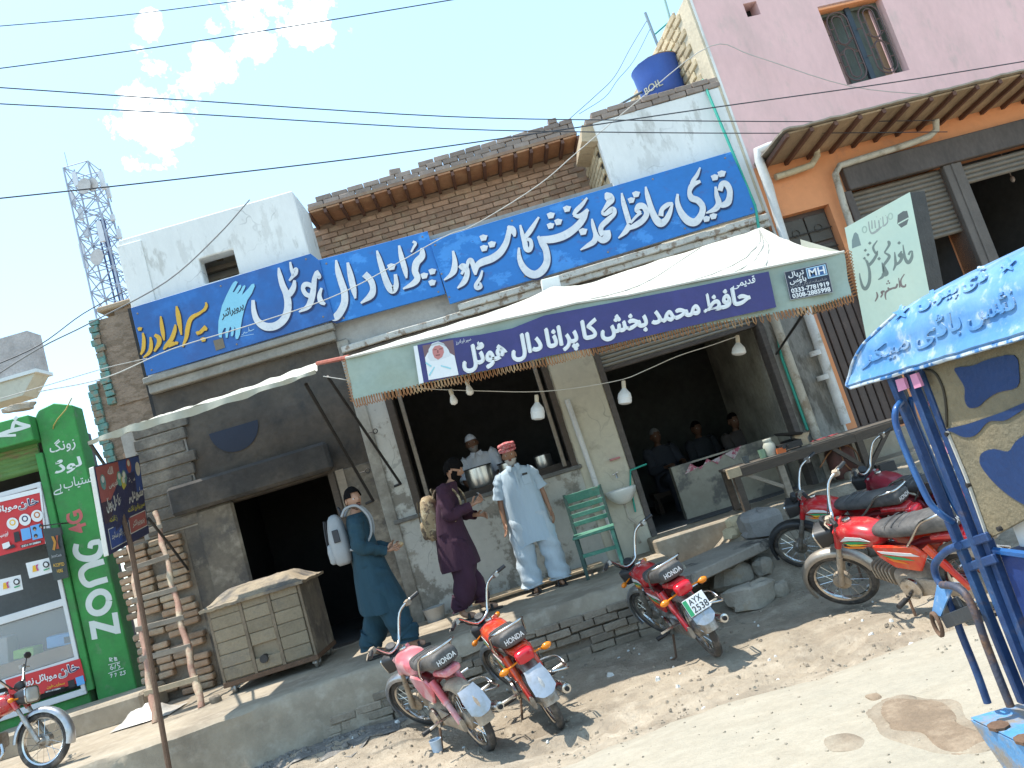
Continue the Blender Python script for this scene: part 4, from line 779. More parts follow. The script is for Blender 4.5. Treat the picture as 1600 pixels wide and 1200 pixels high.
qt(e, f, 'lettering', 'JazzCash', ((81, 872.5), (97, 870), (96, 865), (80, 867.5)), m_grey2, arabic=False); qt(e, f, 'lettering', 'ACCEPTED', ((84, 886), (101, 883.5), (100, 878.5), (83, 881)), m_yel, arabic=False, weight=0); qt(e, f, 'lettering', 'HERE', ((90, 895), (99, 893.5), (98, 888.5), (89, 890)), m_yel, arabic=False, weight=0)
g = MB(); A = [GL(65, 822, -.17)-c, GL(94, 818, -.17)-c, GL(98, 835, -.17)-c]; g.tube(A, 0.008, 5); g.tube([A[1], A[1]+Vector((0.02, 0.16, 0))], 0.008, 5); g.build('bracket', m_iron, e)
# painted lettering of the pillar and fascia
def FL(px, py): p = GL(px, py, -0.003); return p
class _F: pass
def paint(name, s, quad, m, arabic, weight, y=-0.003):
    g = MB(); put_quad_text(g, s, [GL(*p, y) for p in quad], arabic, weight, 0.0005); g.build(name, m, shop, fix=False)
paint('painted_word', 'زونگ', ((79, 713), (119, 702), (116, 680), (76, 690)), m_paint, True, 0.01)
paint('painted_word', 'لوڈ', ((86, 747), (130, 731), (125, 711), (84, 720)), m_paint, True, 0.03)
paint('painted_word', 'ستیاب ہے', ((84, 775), (145, 758), (141, 739), (83, 752)), m_paint, True, 0.005)
paint('painted_word', '4G', ((138, 829), (126, 794), (102, 804), (110, 838)), m_pinkp, False, 0.03)
def gl3(zx, zy, lift=0): return GL(zx, zy, -0.003-lift)
for pts in ([(139.5, 1000-10, 12), (148, 992-10, 0.1)],): pass
def painted_strokes(name, strokes, m, s=1.0, ox=0, oy=0):
    g = MB()
    for k, st in enumerate(strokes): stroke(g, [(ox+x/s, oy+y/s, w/s) for x, y, w in st], gl3, 6, lift=0.0004*k)
    g.build(name, m, shop, fix=False)
# big word painted sideways, letters read from the foot of the pillar upwards (zoom frames: 0,600 and 0,900 at 4x)
painted_strokes('painted_letter', [[(572, 282, 36), (592, 396, 36)], [(716, 228, 36), (738, 360, 36)], [(582, 300, 40), (728, 340, 44)]], m_paint, 4, 0, 900)
painted_strokes('painted_letter', [[(618+64*math.cos(a), 165-66*math.sin(a)*1.0-0.18*64*math.cos(a), 40) for a in [2*PI*i/14 for i in range(15)]]], m_paint, 4, 0, 900)
painted_strokes('painted_letter', [[(672, 20, 36), (600, 40, 38), (555, 55, 38), (520, 30, 38), (508, -20, 38), (540, -58, 38), (590, -75, 38), (650, -92, 36)]], m_paint, 4, 0, 900)
painted_strokes('painted_letter', [[(478, -200, 34), (472, -155, 38), (498, -118, 40), (558, -108, 40), (612, -128, 40), (634, -175, 38), (626, -222, 34)], [(626, -216, 34), (572, -204, 34), (562, -172, 32)]], m_paint, 4, 0, 900)
painted_strokes('painted_date', [[(683, 512, 5), (688, 535, 5)], [(683, 512, 5), (702, 515, 5), (690, 525, 5), (704, 534, 5)], [(714, 508, 5), (718, 530, 5)], [(714, 508, 5), (730, 513, 5), (718, 518, 5), (733, 525, 5), (718, 530, 5)], [(676, 556, 4), (750, 536, 4)], [(700, 555, 5), (690, 575, 5), (700, 585, 5), (708, 573, 5), (693, 570, 5)], [(722, 552, 5), (718, 582, 5)], [(748, 545, 5), (733, 548, 5), (738, 560, 5), (750, 565, 5), (740, 578, 5)], [(676, 610, 4), (772, 575, 4)], [(688, 620, 5), (700, 612, 5), (695, 636, 5)], [(715, 613, 5), (726, 608, 5), (722, 630, 5)], [(748, 603, 5), (762, 598, 5), (752, 620, 5), (770, 615, 5)], [(785, 592, 5), (772, 596, 5), (783, 606, 5), (772, 618, 5)]], m_paint, 4, 0, 900)
g = MB()
for k, st in enumerate(([(100, 320, 16), (0, 325, 16), (-80, 335, 16)], [(0, 318, 26), (60, 295, 24), (120, 280, 24), (190, 262, 14)], [(75, 285, 22), (90, 240, 22), (130, 250, 22), (190, 262, 14)], [(90, 208, 30), (105, 222, 30)])): stroke(g, [(x/4, 600+y/4, w/4) for x, y, w in st], lambda x, y, l: GL(x, y, -0.153-l), 6, lift=0.0004*k)
g.build('painted_word', m_paint, shop, fix=False)
pipe('cable', 'loose yellow cable hanging over the top of the green pillar', [GP3(112, 622, -.02), GP3(103, 640, -.05), GP3(90, 655, -.05), GP3(84, 665, -.02), GP3(83, 670, 0)], 0.008, M('yellow cable', (0.3, 0.25, 0.06), 0.6, 0.1), 5, 'cable')
stone('stone', 'flat stone lying on the top edge of the green shop fascia', 'stone', 32, 641, 3.88, (0.18, 0.1, 0.04), 0.1, 3.3)
g = MB(); a = onZ(190, 1135, PZ); g.box(-6.2, -4.42, 8.55, 9.15, PZ-.02, 0.62); o = g.build('cement_bench', m_pave, bevel=0.03); tag(o, 'low cement step in front of the green pillar', 'step')
g = MB(); b = onZ(208, 1130, PZ+.02); g.grid(lambda u, v: (-4.55+0.62*u, 8.05+0.45*v, PZ+0.02+0.16*max(0, math.sin(PI*u)*math.sin(PI*min(1, v*1.2)))*(0.7+0.6*hz(u*3, v*3, 2.0))), 18, 14); o = g.build('plastic_sheet', M('clear dusty plastic', (0.5, 0.47, 0.42), 0.35, 0.1, 5, 0.5, 12), smooth=40); tag(o, 'crumpled pale plastic sheet lying between green pillar and ladder foot', 'plastic sheet')
# ================================================================ the long blue name boards
m_sblue = M('blue board paint', (0.016, 0.155, 0.46), 0.5, 0.10, 1.5, 0.12, 6, col2=(0.045, 0.235, 0.60), thr=0.585, soft=0.02, s2=1.7, stretch=(1, 1, 1.5), col3=(0.035, 0.13, 0.38), thr3=0.62, s3=4)
m_sblue2 = M('deep blue board paint', (0.015, 0.115, 0.37), 0.45, 0.10, 1.5, 0.05, 20, col2=(0.025, 0.085, 0.27), thr=0.55, soft=0.12, s2=1.4, col3=(0.03, 0.17, 0.5), thr3=0.62, s3=3)
m_let = M('white letter paint', (0.66, 0.67, 0.68), 0.6, 0.08, 4, 0, col2=(0.52, 0.54, 0.57), thr=0.55, soft=0.1, s2=4, col3=(0.42, 0.46, 0.52), thr3=0.67, s3=12)
m_letsh = flat('dark blue shade paint', (0.008, 0.022, 0.10), 0.5); m_gold = M('golden letter paint', (0.62, 0.36, 0.03), 0.5, 0.08); m_cyan = M('pale cyan paint', (0.22, 0.52, 0.66), 0.5, 0.05)
def board(name, label, pts, Y, m, thick=0.03):
    P = [onY(*p, Y) for p in pts]; c = P[-1]
    e = thing(name, label, 'sign', c, 0, 'blue name boards along the hotel front'); g = MB(); g.prism([p-c for p in P], (0, thick, 0)); g.build('panel', m, e, bevel=0.003); return e, c
def glyphs(e, c, Y, ox, oy, s, strokes, dots, name, m, shade=True, dx=9, dy=11, n=6):
    def to3(x, y, l): p = onY(ox+x/s, oy+y/s, Y-0.004); return Vector((p.x, p.y-l, p.z)) - c
    for sh in ((1, 0) if shade else (0,)):
        g = MB(); k = 0
        for st in strokes: stroke(g, [(x+dx*sh, y+dy*sh, w*1.2+2+5*sh) for x, y, w in st], to3, n, lift=(0.0 if sh else 0.012)+0.0005*k, th=0.0 if sh else 0.009); k += 1
        for (x, y, w) in dots:
            h = w*0.56; poly(g, [(x-h*0.95+dx*sh, y-h*0.35+dy*sh), (x-h*0.1+dx*sh, y-h*0.75+dy*sh), (x+h*0.35+dx*sh, y-h*0.62+dy*sh), (x+h*0.9+dx*sh, y-h*0.55+dy*sh), (x+h*0.55+dx*sh, y+h*0.55+dy*sh), (x-h*0.5+dx*sh, y+h*0.75+dy*sh)], to3, lift=(0.0 if sh else 0.012)+0.0005*k, th=0.0 if sh else 0.009); k += 1
        g.build(name+'_shade' if sh else name, m_letsh if sh else m, e, fix=bool(not sh))
YL, YM, YR = 9.05, 9.07, 9.04
eL, cL = board('name_board', 'left blue name board with golden Urdu words and a pale blue hand', ((204, 481), (345, 438), (485, 396), (499, 407), (512, 462), (523, 499), (370, 545), (229, 587)), YL, m_sblue2)
A = (180, 380, 4.615)
glyphs(eL, cL, YL, *A, [[(655, 428, 8), (660, 450, 15), (648, 478, 17), (630, 492, 14), (600, 512, 17), (565, 530, 22), (540, 560, 24), (524, 620, 25), (515, 680, 20), (488, 748, 7)], [(655, 600, 18), (620, 640, 20), (590, 655, 16)],
   [(444, 455, 8), (455, 510, 25), (466, 580, 25), (480, 662, 7)], [(437, 588, 8), (432, 630, 21), (410, 690, 24), (372, 740, 22), (350, 768, 6)], [(385, 742, 20), (430, 722, 22)],
   [(331, 528, 7), (338, 590, 20), (348, 655, 20), (356, 702, 6)], [(288, 662, 16), (318, 685, 26), (318, 725, 24), (285, 782, 9)], [(257, 678, 9), (263, 730, 19), (252, 785, 20), (207, 826, 7)], [(203, 648, 9), (210, 700, 19), (206, 765, 20), (188, 805, 8)]],
   [(182, 620, 34), (600, 648, 30), (655, 622, 28), (640, 696, 40), (445, 722, 30)], 'golden_lettering', m_gold, True, 4, 5)
def toL(x, y, l): p = onY(180+x/4.615, 380+y/4.615, YL-0.004-l); return p-cL
hand = [(742, 640), (745, 560), (770, 450), (800, 380), (830, 320), (850, 285), (868, 271), (884, 280), (864, 320), (846, 352), (856, 354), (872, 330), (890, 304), (906, 299), (910, 312), (888, 350), (878, 364), (886, 362), (904, 342), (920, 310), (935, 301), (940, 314), (922, 350), (914, 372), (926, 362), (960, 325), (983, 296), (1002, 291), (1006, 310), (986, 360), (952, 412), (932, 470), (916, 540), (906, 600), (898, 660), (885, 690), (870, 692), (865, 670), (869, 620), (861, 600), (852, 660), (844, 673), (833, 668), (838, 612), (829, 600), (816, 640), (810, 681), (797, 682), (794, 650), (799, 610), (786, 612), (772, 640), (768, 682), (748, 677)]
g = MB(); poly(g, hand, toL, 0.003); g.build('hand_emblem', m_cyan, eL, fix=False)
g = MB(); poly(g, [(x+6, y+6) for x, y in hand], toL, 0.001); g.build('hand_emblem_shade', m_letsh, eL, fix=False)
g = MB(); put_quad_text(g, shape('x') and 'پروپرائٹر', [toL(*p, 0.005) for p in ((772, 562), (930, 488), (922, 418), (762, 486))], True, 0.02, 0.0); g.build('small_lettering', m_blk, eL, fix=False)
g = MB(); poly(g, [(706, 702), (775, 684), (793, 752), (726, 776)], toL, 0.006); g.build('patch', M('torn board patch', (0.17, 0.14, 0.10), 0.8, 0.15), eL, fix=False)
g = MB()
for st in ([(1002, 620, 4), (975, 632, 5), (965, 622, 4)], [(962, 605, 4), (964, 640, 4)], [(955, 640, 4), (940, 648, 5), (930, 640, 4), (925, 655, 4), (912, 660, 3)], [(905, 672, 3), (1000, 655, 3)]): stroke(g, st, toL, 4, 0.002)
g.build('signature', M('chalk paint', (0.35, 0.5, 0.62), 0.7), eL, fix=False)
B = (380, 360, 4.706)
hot = [[(262, 276, 9), (271, 330, 26), (290, 400, 34), (318, 468, 38), (331, 540, 42), (322, 612, 44), (290, 668, 44), (230, 706, 46), (160, 706, 46), (104, 662, 36), (80, 592, 28), (74, 514, 18)], [(380, 368, 14), (372, 420, 30), (346, 464, 36), (316, 480, 34)],
       [(347, 234, 10), (357, 290, 18), (372, 332, 18)], [(340, 372, 10), (365, 342, 18), (390, 318, 18), (394, 286, 16), (376, 292, 12), (362, 335, 12)],
       [(545, 296, 9), (560, 340, 24), (548, 352, 16)], [(543, 305, 20), (526, 360, 28), (520, 420, 30), (508, 490, 36), (480, 560, 32), (412, 602, 7)], [(520, 430, 22), (490, 402, 26), (456, 400, 28), (442, 430, 24), (462, 470, 26), (500, 486, 26)], [(578, 425, 12), (562, 480, 24), (574, 524, 30), (604, 545, 14)]]
glyphs(eL, cL, YL, *B, hot, [], 'lettering', m_let)
eM, cM = board('name_board', 'middle blue name board with three big white Urdu words', ((498, 406), (585, 383), (668, 361), (696, 459), (610, 482), (525, 505), (516, 492), (507, 450)), YM, m_sblue)
glyphs(eM, cM, YM, *B, [[(684, 220, 10), (698, 300, 32), (722, 380, 38), (744, 450, 40), (746, 530, 42), (716, 600, 44), (682, 638, 44), (652, 636, 34), (634, 598, 20), (618, 545, 12)], [(769, 238, 14), (790, 330, 34), (812, 430, 34), (826, 502, 10)], [(893, 322, 40), (938, 368, 36), (956, 428, 34), (938, 482, 38), (866, 537, 8)],
    [(984, 150, 10), (1004, 220, 28), (1034, 320, 34), (1064, 400, 40), (1098, 442, 42), (1126, 404, 30), (1120, 324, 18)], [(1147, 113, 12), (1165, 200, 30), (1190, 290, 30), (1202, 354, 9)], [(1316, 132, 18), (1316, 190, 38), (1276, 238, 42), (1264, 300, 38), (1282, 352, 36), (1252, 392, 32), (1176, 432, 8)], [(1248, 84, 14), (1268, 98, 16), (1252, 130, 12), (1236, 162, 9)]],
    [(1092, 270, 62), (1333, 336, 56), (1392, 305, 56), (1391, 387, 56)], 'lettering', m_let)
eR, cR = board('name_board', 'right and longest blue name board with white Urdu lettering and light faded patches', ((671, 376), (910, 305), (1142, 237), (1185, 331), (950, 402), (703, 475)), YR, m_sblue)
Cz = (660, 300, 5.333); Dz = (900, 220, 5.333)
glyphs(eR, cR, YR, *Cz, [[(255, 492, 14), (270, 580, 32), (264, 652, 42), (236, 694, 28), (180, 736, 8)], [(312, 640, 30), (338, 618, 36), (366, 642, 36), (372, 690, 34), (346, 752, 36), (292, 804, 8)], [(330, 655, 50), (350, 665, 50)], [(372, 640, 14), (380, 590, 24), (402, 570, 32), (420, 600, 32), (432, 650, 26), (442, 692, 12)],
    [(442, 692, 12), (456, 620, 36), (500, 586, 48), (580, 556, 50), (650, 504, 46), (696, 430, 40), (716, 360, 34), (724, 320, 34)], [(712, 286, 12), (730, 306, 44), (752, 320, 44), (764, 346, 30), (768, 374, 12)], [(500, 656, 12), (482, 716, 20), (446, 776, 24), (456, 802, 28), (486, 790, 24), (480, 756, 10)],
    [(815, 278, 12), (832, 350, 26), (852, 420, 34), (864, 474, 34), (890, 486, 30), (908, 450, 26), (898, 404, 24), (868, 396, 20)], [(970, 212, 12), (922, 290, 28), (882, 348, 32), (848, 388, 22)],
    [(804, 466, 12), (806, 540, 28), (830, 612, 40), (880, 672, 50), (942, 690, 52), (1002, 652, 52), (1038, 580, 46), (1030, 490, 44), (1000, 430, 44), (962, 372, 16)], [(985, 400, 44), (1080, 396, 52), (1180, 366, 54), (1270, 306, 48), (1340, 226, 40), (1378, 148, 14)], [(1372, 52, 12), (1330, 108, 26), (1280, 160, 30), (1256, 196, 16)], [(1256, 196, 16), (1310, 204, 30), (1380, 150, 22)]],
    [(510, 385, 66), (580, 440, 66), (515, 472, 66), (1205, 145, 66), (1070, 200, 66), (1132, 254, 66), (1068, 286, 62), (1338, 335, 72)], 'lettering', m_let)
glyphs(eR, cR, YR, *Dz, [[(246, 436, 14), (268, 464, 56), (290, 492, 50), (268, 526, 34), (212, 600, 10)], [(210, 604, 12), (244, 612, 26), (304, 574, 38), (318, 610, 26), (262, 664, 36), (214, 712, 34), (206, 752, 34), (228, 786, 44)], [(255, 748, 44), (258, 800, 52), (222, 830, 44), (184, 810, 30), (158, 765, 28), (140, 700, 24), (131, 652, 10)], [(150, 740, 22), (164, 796, 34), (148, 842, 36), (100, 874, 28), (36, 912, 7)],
    [(380, 438, 10), (395, 520, 30), (420, 610, 34), (444, 690, 34)], [(446, 700, 36), (412, 758, 34), (352, 814, 7)], [(436, 736, 22), (500, 704, 38), (556, 664, 38), (588, 608, 36), (564, 552, 38), (524, 548, 42), (504, 582, 28), (536, 604, 24)], [(540, 600, 20), (500, 634, 18), (452, 688, 14)],
    [(579, 386, 10), (594, 460, 30), (620, 550, 36), (655, 640, 46), (700, 690, 52), (746, 664, 40), (780, 600, 30), (802, 526, 12)], [(804, 522, 12), (762, 536, 30), (716, 574, 30), (704, 630, 34)], [(845, 446, 14), (843, 520, 30), (874, 602, 42), (930, 668, 54), (992, 680, 52), (1042, 620, 44), (1052, 552, 40), (1012, 500, 42), (962, 480, 42), (944, 430, 28), (968, 372, 36), (1034, 340, 18)], [(1032, 226, 9), (1006, 290, 24), (974, 336, 26), (956, 390, 22)],
    [(1196, 420, 34), (1214, 364, 36), (1250, 366, 40), (1276, 410, 38), (1278, 460, 38), (1262, 516, 46), (1216, 540, 36), (1186, 524, 24)], [(1160, 386, 12), (1170, 460, 30), (1186, 520, 38), (1160, 570, 38), (1082, 606, 8)]],
    [(62, 768, 1), (460, 500, 60), (500, 450, 64), (1155, 310, 64), (1212, 280, 68), (1085, 656, 62), (1142, 634, 62)], 'lettering', m_let)
for (bd, c_, Yb, pts) in ((eL, cL, YL, ((215, 490), (345, 447), (478, 405), (237, 578), (370, 538), (505, 495))), (eM, cM, YM, ((510, 412), (660, 370), (537, 497), (685, 456))), (eR, cR, YR, ((680, 383), (690, 428), (702, 464), (800, 345), (910, 312), (1020, 280), (1133, 247), (820, 432), (950, 394), (1070, 357), (1174, 326)))):
    for (x, y) in pts: g = MB(); p = onY(x, y, Yb)-c_; g.lathe([(.012, 0), (.011, .006), (.003, .008)], p, (0, -1, 0), 8); g.build('rivet', M('rusty rivet', (0.22, 0.17, 0.13), 0.7, 0.2), bd)
# ================================================================ big awning over the window and the door
m_canvas = M('white awning canvas', (0.53, 0.51, 0.435), 0.9, 0.07, 1.5, 0.3, 9, col2=(0.5, 0.485, 0.41), thr=0.6, soft=0.1, s2=1.8)
m_val = M('green grey canvas', (0.30, 0.36, 0.30), 0.9, 0.10, 2, 0.2, 14, col2=(0.36, 0.42, 0.36), thr=0.6, soft=0.1, s2=1.5)
m_valr = M('olive grey canvas', (0.30, 0.31, 0.26), 0.9, 0.08, 2, 0.2, 14)
AY = 6.4
aw = thing('awning', 'large white canvas awning with green valance and orange stitched fringe over window and doorway', 'awning', (1.2, AY, 2.8))
def AB(mb, name, m, par=None, **k):
    o = mb.build(name, m, **k); o.parent = par or aw; o.matrix_parent_inverse = Matrix.Translation(aw.location).inverted() if par is None else Matrix.Identity(4); return o
ftop = [onY(x, y, AY) for x, y in ((540, 560), (600, 546), (660, 531), (720, 516), (790, 499), (850, 486), (900, 474), (980, 462), (1080, 441), (1205, 417), (1270, 404), (1318, 394))]
fbot = [onY(x, y, AY) for x, y in ((553, 626), (600, 615), (665, 600), (725, 588), (800, 571), (858, 560), (905, 549), (985, 531), (1085, 511), (1213, 490), (1280, 478), (1328, 463))]
back = [onY(x, y, 8.6) for x, y in ((545, 556), (600, 540), (660, 521), (720, 503), (790, 481), (862, 452), (905, 447), (960, 430), (1030, 407), (1110, 382), (1160, 366), (1190, 356))]
def lerpP(P, t): t = t*(len(P)-1); i = min(int(t), len(P)-2); return P[i].lerp(P[i+1], t-i)
def canopy(u, v):
    a = lerpP(ftop, u); b = lerpP(back, u); p = a.lerp(b, v)
    p.z += -0.07*math.sin(PI*v)*(0.6+0.4*math.cos(u*2*PI*3)) + 0.014*hz(u*9, v*4, 2.2) + 0.03*math.exp(-((u-0.47)/0.03)**2)*v
    return p
g = MB(); g.grid(canopy, 66, 16); AB(g, 'canopy', m_canvas, smooth=60, solid=0.004)
def val(u, v): p = lerpP(ftop, u).lerp(lerpP(fbot, u), v); p.y += 0.015*math.sin(u*40+v*2)*v + 0.02*hz(u*12, v*2, 1.3) - 0.012*v; return p
g = MB(); g.grid(lambda u, v: val(u, v), 90, 6); AB(g, 'valance', m_val, smooth=60, solid=0.003)
g = MB(); g.tube([p + Vector((0, -0.012, 0)) for p in ftop], 0.012, 5); AB(g, 'hem', M('hem canvas', (0.5, 0.49, 0.43), 0.9, 0.1), smooth=60)
# right end flap and fringe loops
rt, rb = ftop[-1], fbot[-1]
def flap(u, v):
    a = rt.lerp(back[-1], u*0.45); b = rb.lerp(rb+Vector((0.05, 0.9, 0.03)), u); return a.lerp(b, v)
g = MB(); g.grid(flap, 8, 4); AB(g, 'end_flap', m_valr, smooth=60, solid=0.003)
lt, lb = ftop[0], fbot[0]
m_fr = M('orange fringe yarn', (0.33, 0.15, 0.06), 0.9, 0.25, 9, 0.2, 40, col2=(0.5, 0.36, 0.2), thr=0.6, soft=0.1, s2=3)
g = MB()
for i in range(128):
    u = (i+0.5)/128; p = val(u, 1.0); w = 0.012; h = 0.075+0.012*hz(i, 0, 0.9)
    p = p + Vector((0, -0.006, 0.012)); g.tube([p+Vector((-w, 0, 0)), p+Vector((-w*0.9, 0, -h*0.7)), p+Vector((0, 0, -h)), p+Vector((w*0.9, 0, -h*0.7)), p+Vector((w, 0, 0))], 0.0048, 4)
for i in range(14):
    p = rt.lerp(rb, (i+.5)/14); g.tube([p, p+Vector((0.05, 0, 0.015)), p+Vector((0.07, 0, -0.005)), p+Vector((0.05, 0, -0.02)), p+Vector((0, 0, -0.02))], 0.005, 4)
    p = lt.lerp(lb, (i+.5)/14); g.tube([p, p+Vector((-0.03, 0, -0.005)), p+Vector((0, 0, -0.02))], 0.005, 4)
AB(g, 'fringe', m_fr, kind='stuff')
for a, b in (((505, 583), (625, 757)), ((478, 615), (584, 782))):
    pass
def strut(p, q, r=0.016, nm='strut', m=m_iron): g = MB(); g.tube([p, q], r, 7); return AB(g, nm, m)
strut(onY(512, 588, AY+1.2), onY(626, 756, WY-.05)); strut(onY(626, 756, WY-.05), onY(616, 760, WY-.03)); strut(onY(1262, 480, AY+.1), onY(1213, 553, WY-.05), 0.014)
strut(onY(496, 568, 7.9), onY(546, 558, AY+.02), 0.022, 'red_pole', M('rusty red pole', (0.28, 0.07, 0.04), 0.7, 0.2)); 
g = MB(); q = [onY(x, y, 8.65) for x, y in ((845, 437), (873, 430), (879, 458), (850, 466))]; g.prism(q, (0, 0.1, 0)); AB(g, 'white_post', m_white, bevel=0.006)
for pts in (((960, 462), (1060, 400)), ((1105, 431), (1190, 372)), ((1140, 428), (1215, 375)), ((1170, 421), (1235, 372))):
    (x0, y0), (x1, y1) = pts; g = MB(); L = []
    for k in range(9):
        t = k/8; L.append((x0+(x1-x0)*t, y0+(y1-y0)*t))
    u0 = (x0-540)/(1318-540); u1 = (x1-545)/(1190-545); g.tube([canopy(u0+(min(.98, u1)-u0)*k/8, k/8*0.97)+Vector((0, 0, 0.008)) for k in range(9)], 0.005, 4); AB(g, 'rope', M('awning rope', (0.35, 0.34, 0.3), 0.9, 0.1))
bpy.context.view_layer.update()
# printed banner sewn on the valance
def valp(px, py, l=0.0): p = onY(px, py, AY-0.045); return Vector((p.x, p.y-l, p.z))
ban = thing('printed_banner', 'violet printed cloth banner with white Urdu lettering and an old man portrait', 'banner', valp(900, 520))
def bq(name, pts, m, l, par=ban, org=None):
    o = org or ban.location; g = MB(); P = [valp(*p, l)-o for p in pts]; g.add(P, [tuple(range(len(P)))]); return g.build(name, m, par, fix=False)
def bt(name, s, q, m, l, w=0.02, arabic=True, par=ban, org=None):
    o = org or ban.location; g = MB(); put_quad_text(g, s, [valp(*p, l)-o for p in q], arabic, w, 0.0); return g.build(name, m, par, fix=False)
m_vio = M('violet vinyl', (0.030, 0.026, 0.135), 0.4, 0.10, 2.2, 0.25, 9, col2=(0.042, 0.036, 0.175), thr=0.58, soft=0.1, s2=3)
top = [(652, 539), (700, 529), (750, 523), (800, 513), (850, 493), (950, 474), (1080, 449), (1201, 424)]; bot = [(661, 598), (720, 586), (790, 573), (858, 556), (950, 539), (1085, 508), (1213, 480)]
P = [valp(*p)-ban.location for p in top + bot[::-1]]; g = MB(); g.prism(P, (0, 0.004, 0)); g.build('cloth', m_vio, ban)
bq('white_margin', ((646, 541), (652, 540), (662, 598), (655, 600)), m_w, 0.002)
bq('portrait_ground', ((660, 540), (708, 531), (715, 587), (670, 594)), flat('plum photo ground', (0.16, 0.09, 0.10)), 0.002)
def hpts(L): return [(520+x/4.706, 440+y/4.706) for x, y in L]
bq('portrait_robe', hpts([(678, 560), (700, 520), (735, 560), (770, 575), (810, 560), (850, 520), (895, 545), (925, 685), (705, 725)]), m_w, 0.003)
bq('portrait_headcloth', hpts([(700, 560), (705, 500), (730, 455), (775, 440), (815, 455), (850, 500), (868, 545), (830, 560), (770, 580), (720, 585)]), flat('headcloth print', (0.62, 0.64, 0.64)), 0.004)
bq('portrait_face', hpts([(732, 500), (750, 475), (785, 468), (812, 485), (818, 520), (805, 555), (775, 575), (748, 560), (735, 530)]), flat('skin print pale', (0.50, 0.19, 0.17)), 0.005)
for q in ([(742, 500), (765, 496), (765, 502), (742, 506)], [(782, 494), (806, 490), (806, 497), (783, 501)], [(755, 540), (790, 535), (788, 543), (760, 547)], [(768, 505), (776, 505), (779, 524), (768, 525)]): bq('portrait_feature', hpts(q), flat('brown print', (0.2, 0.07, 0.06)), 0.006)
bq('portrait_cord', hpts([(715, 478), (735, 458), (775, 446), (815, 458), (840, 485), (812, 468), (775, 458), (738, 470)]), flat('grey cord print', (0.42, 0.45, 0.45)), 0.006)
bq('portrait_mark', hpts([(685, 592), (728, 620), (722, 630), (682, 602)]), flat('aqua print', (0.3, 0.6, 0.65)), 0.006); bq('portrait_mark', hpts([(795, 615), (870, 635), (868, 645), (795, 624)]), flat('aqua print', (0.3, 0.6, 0.65)), 0.006); bq('portrait_mark', hpts([(705, 690), (745, 625), (752, 630), (715, 695)]), flat('aqua print', (0.3, 0.6, 0.65)), 0.006)
for k, (ox, oy) in enumerate(((0, 0), (1.5, .2), (-1.3, .3), (.2, 1.2), (.2, -1.2))): bt('lettering', 'حافظ محمد بخش کا پرانا دال ھوٹل', [(x+ox, y+oy) for x, y in ((726, 587), (1174, 484), (1168, 443), (719, 541))], m_w, 0.004+.0022*k, 0.012)
bt('small_lettering', 'قدیمی', ((1145, 453), (1181, 445), (1179, 430), (1144, 440)), m_w, 0.003, 0.02); bt('small_lettering', 'سپر ابرادرز', ((713, 540), (737, 534), (735, 527), (711, 532)), m_w, 0.003, 0.0)
st = thing('maker_label', 'dark printed label with phone numbers at the right end of the awning valance', 'label', valp(1265, 440))
def sp(u, v):   # label frame: u right, v up
    a, b, c2, d = (1235, 469), (1302, 456.6), (1291.6, 410), (1225, 425); x0 = a[0]+(b[0]-a[0])*u; y0 = a[1]+(b[1]-a[1])*u; x1 = d[0]+(c2[0]-d[0])*u; y1 = d[1]+(c2[1]-d[1])*u; return (x0+(x1-x0)*v, y0+(y1-y0)*v)
def sq(u0, u1, v0, v1): return [sp(u0, v0), sp(u1, v0), sp(u1, v1), sp(u0, v1)]
g = MB(); P = [valp(*p)-st.location for p in sq(0, 1, 0, 1)]; g.prism(P, (0, 0.003, 0)); g.build('cloth', flat('dark navy cloth', (0.018, 0.024, 0.045)), st)
so = st.location
for q in (sq(0, 1, 0, .02), sq(0, 1, .98, 1), sq(0, .015, .02, .98), sq(.985, 1, .02, .98)): bq('border', q, m_grey2, 0.001, st, so)
bq('logo', sq(.5, .96, .60, .95), flat('pale blue print', (0.40, 0.6, 0.72)), 0.001, st, so); bq('logo', sq(.52, .94, .63, .92), flat('deep blue print', (0.03, 0.10, 0.25)), 0.002, st, so); bt('logo', 'MH', sq(.54, .92, .65, .90), m_w, 0.003, 0.02, False, st, so)
bt('lettering', 'ترپال', sq(.07, .44, .72, .95), m_w, 0.002, 0.02, True, st, so); bt('lettering', 'ہاؤس', sq(.07, .46, .50, .74), m_w, 0.002, 0.02, True, st, so)
bt('small_lettering', 'شامیانہ ترپال ہاؤس', sq(.06, .92, .40, .53), m_grey2, 0.002, 0.0, True, st, so)
bt('phone_number', '0333-7781919', sq(.06, .95, .22, .38), m_w, 0.002, 0.03, False, st, so); bt('phone_number', '0308-2885998', sq(.06, .95, .04, .20), m_w, 0.002, 0.03, False, st, so)
# ================================================================ small awning over the oven bay
la = thing('awning', 'small worn cream canvas awning propped on iron struts over the sooty oven bay', 'awning', (-2.5, 6.9, 3.1))
LF = [onY(x, y, 6.75) for x, y in ((137, 690), (165, 678), (205, 664), (260, 648), (330, 628), (400, 606), (460, 590), (492, 578))]
LBk = [onY(x, y, 8.3) for x, y in ((215, 663), (245, 650), (272, 642), (310, 630), (365, 612), (420, 593), (460, 578), (495, 566))]
def can2(u, v): p = lerpP(LF, u).lerp(lerpP(LBk, u), v); p.z += -0.05*math.sin(PI*v) + 0.02*hz(u*8, v*3, 2, 5); return p
def LA(mb, name, m, **k): o = mb.build(name, m, **k); o.parent = la; o.matrix_parent_inverse = Matrix.Translation(la.location).inverted(); return o
g = MB(); g.grid(can2, 40, 10); LA(g, 'canopy', M('cream canvas', (0.50, 0.48, 0.40), 0.9, 0.07, 2, 0.2, 14), smooth=60, solid=0.004)
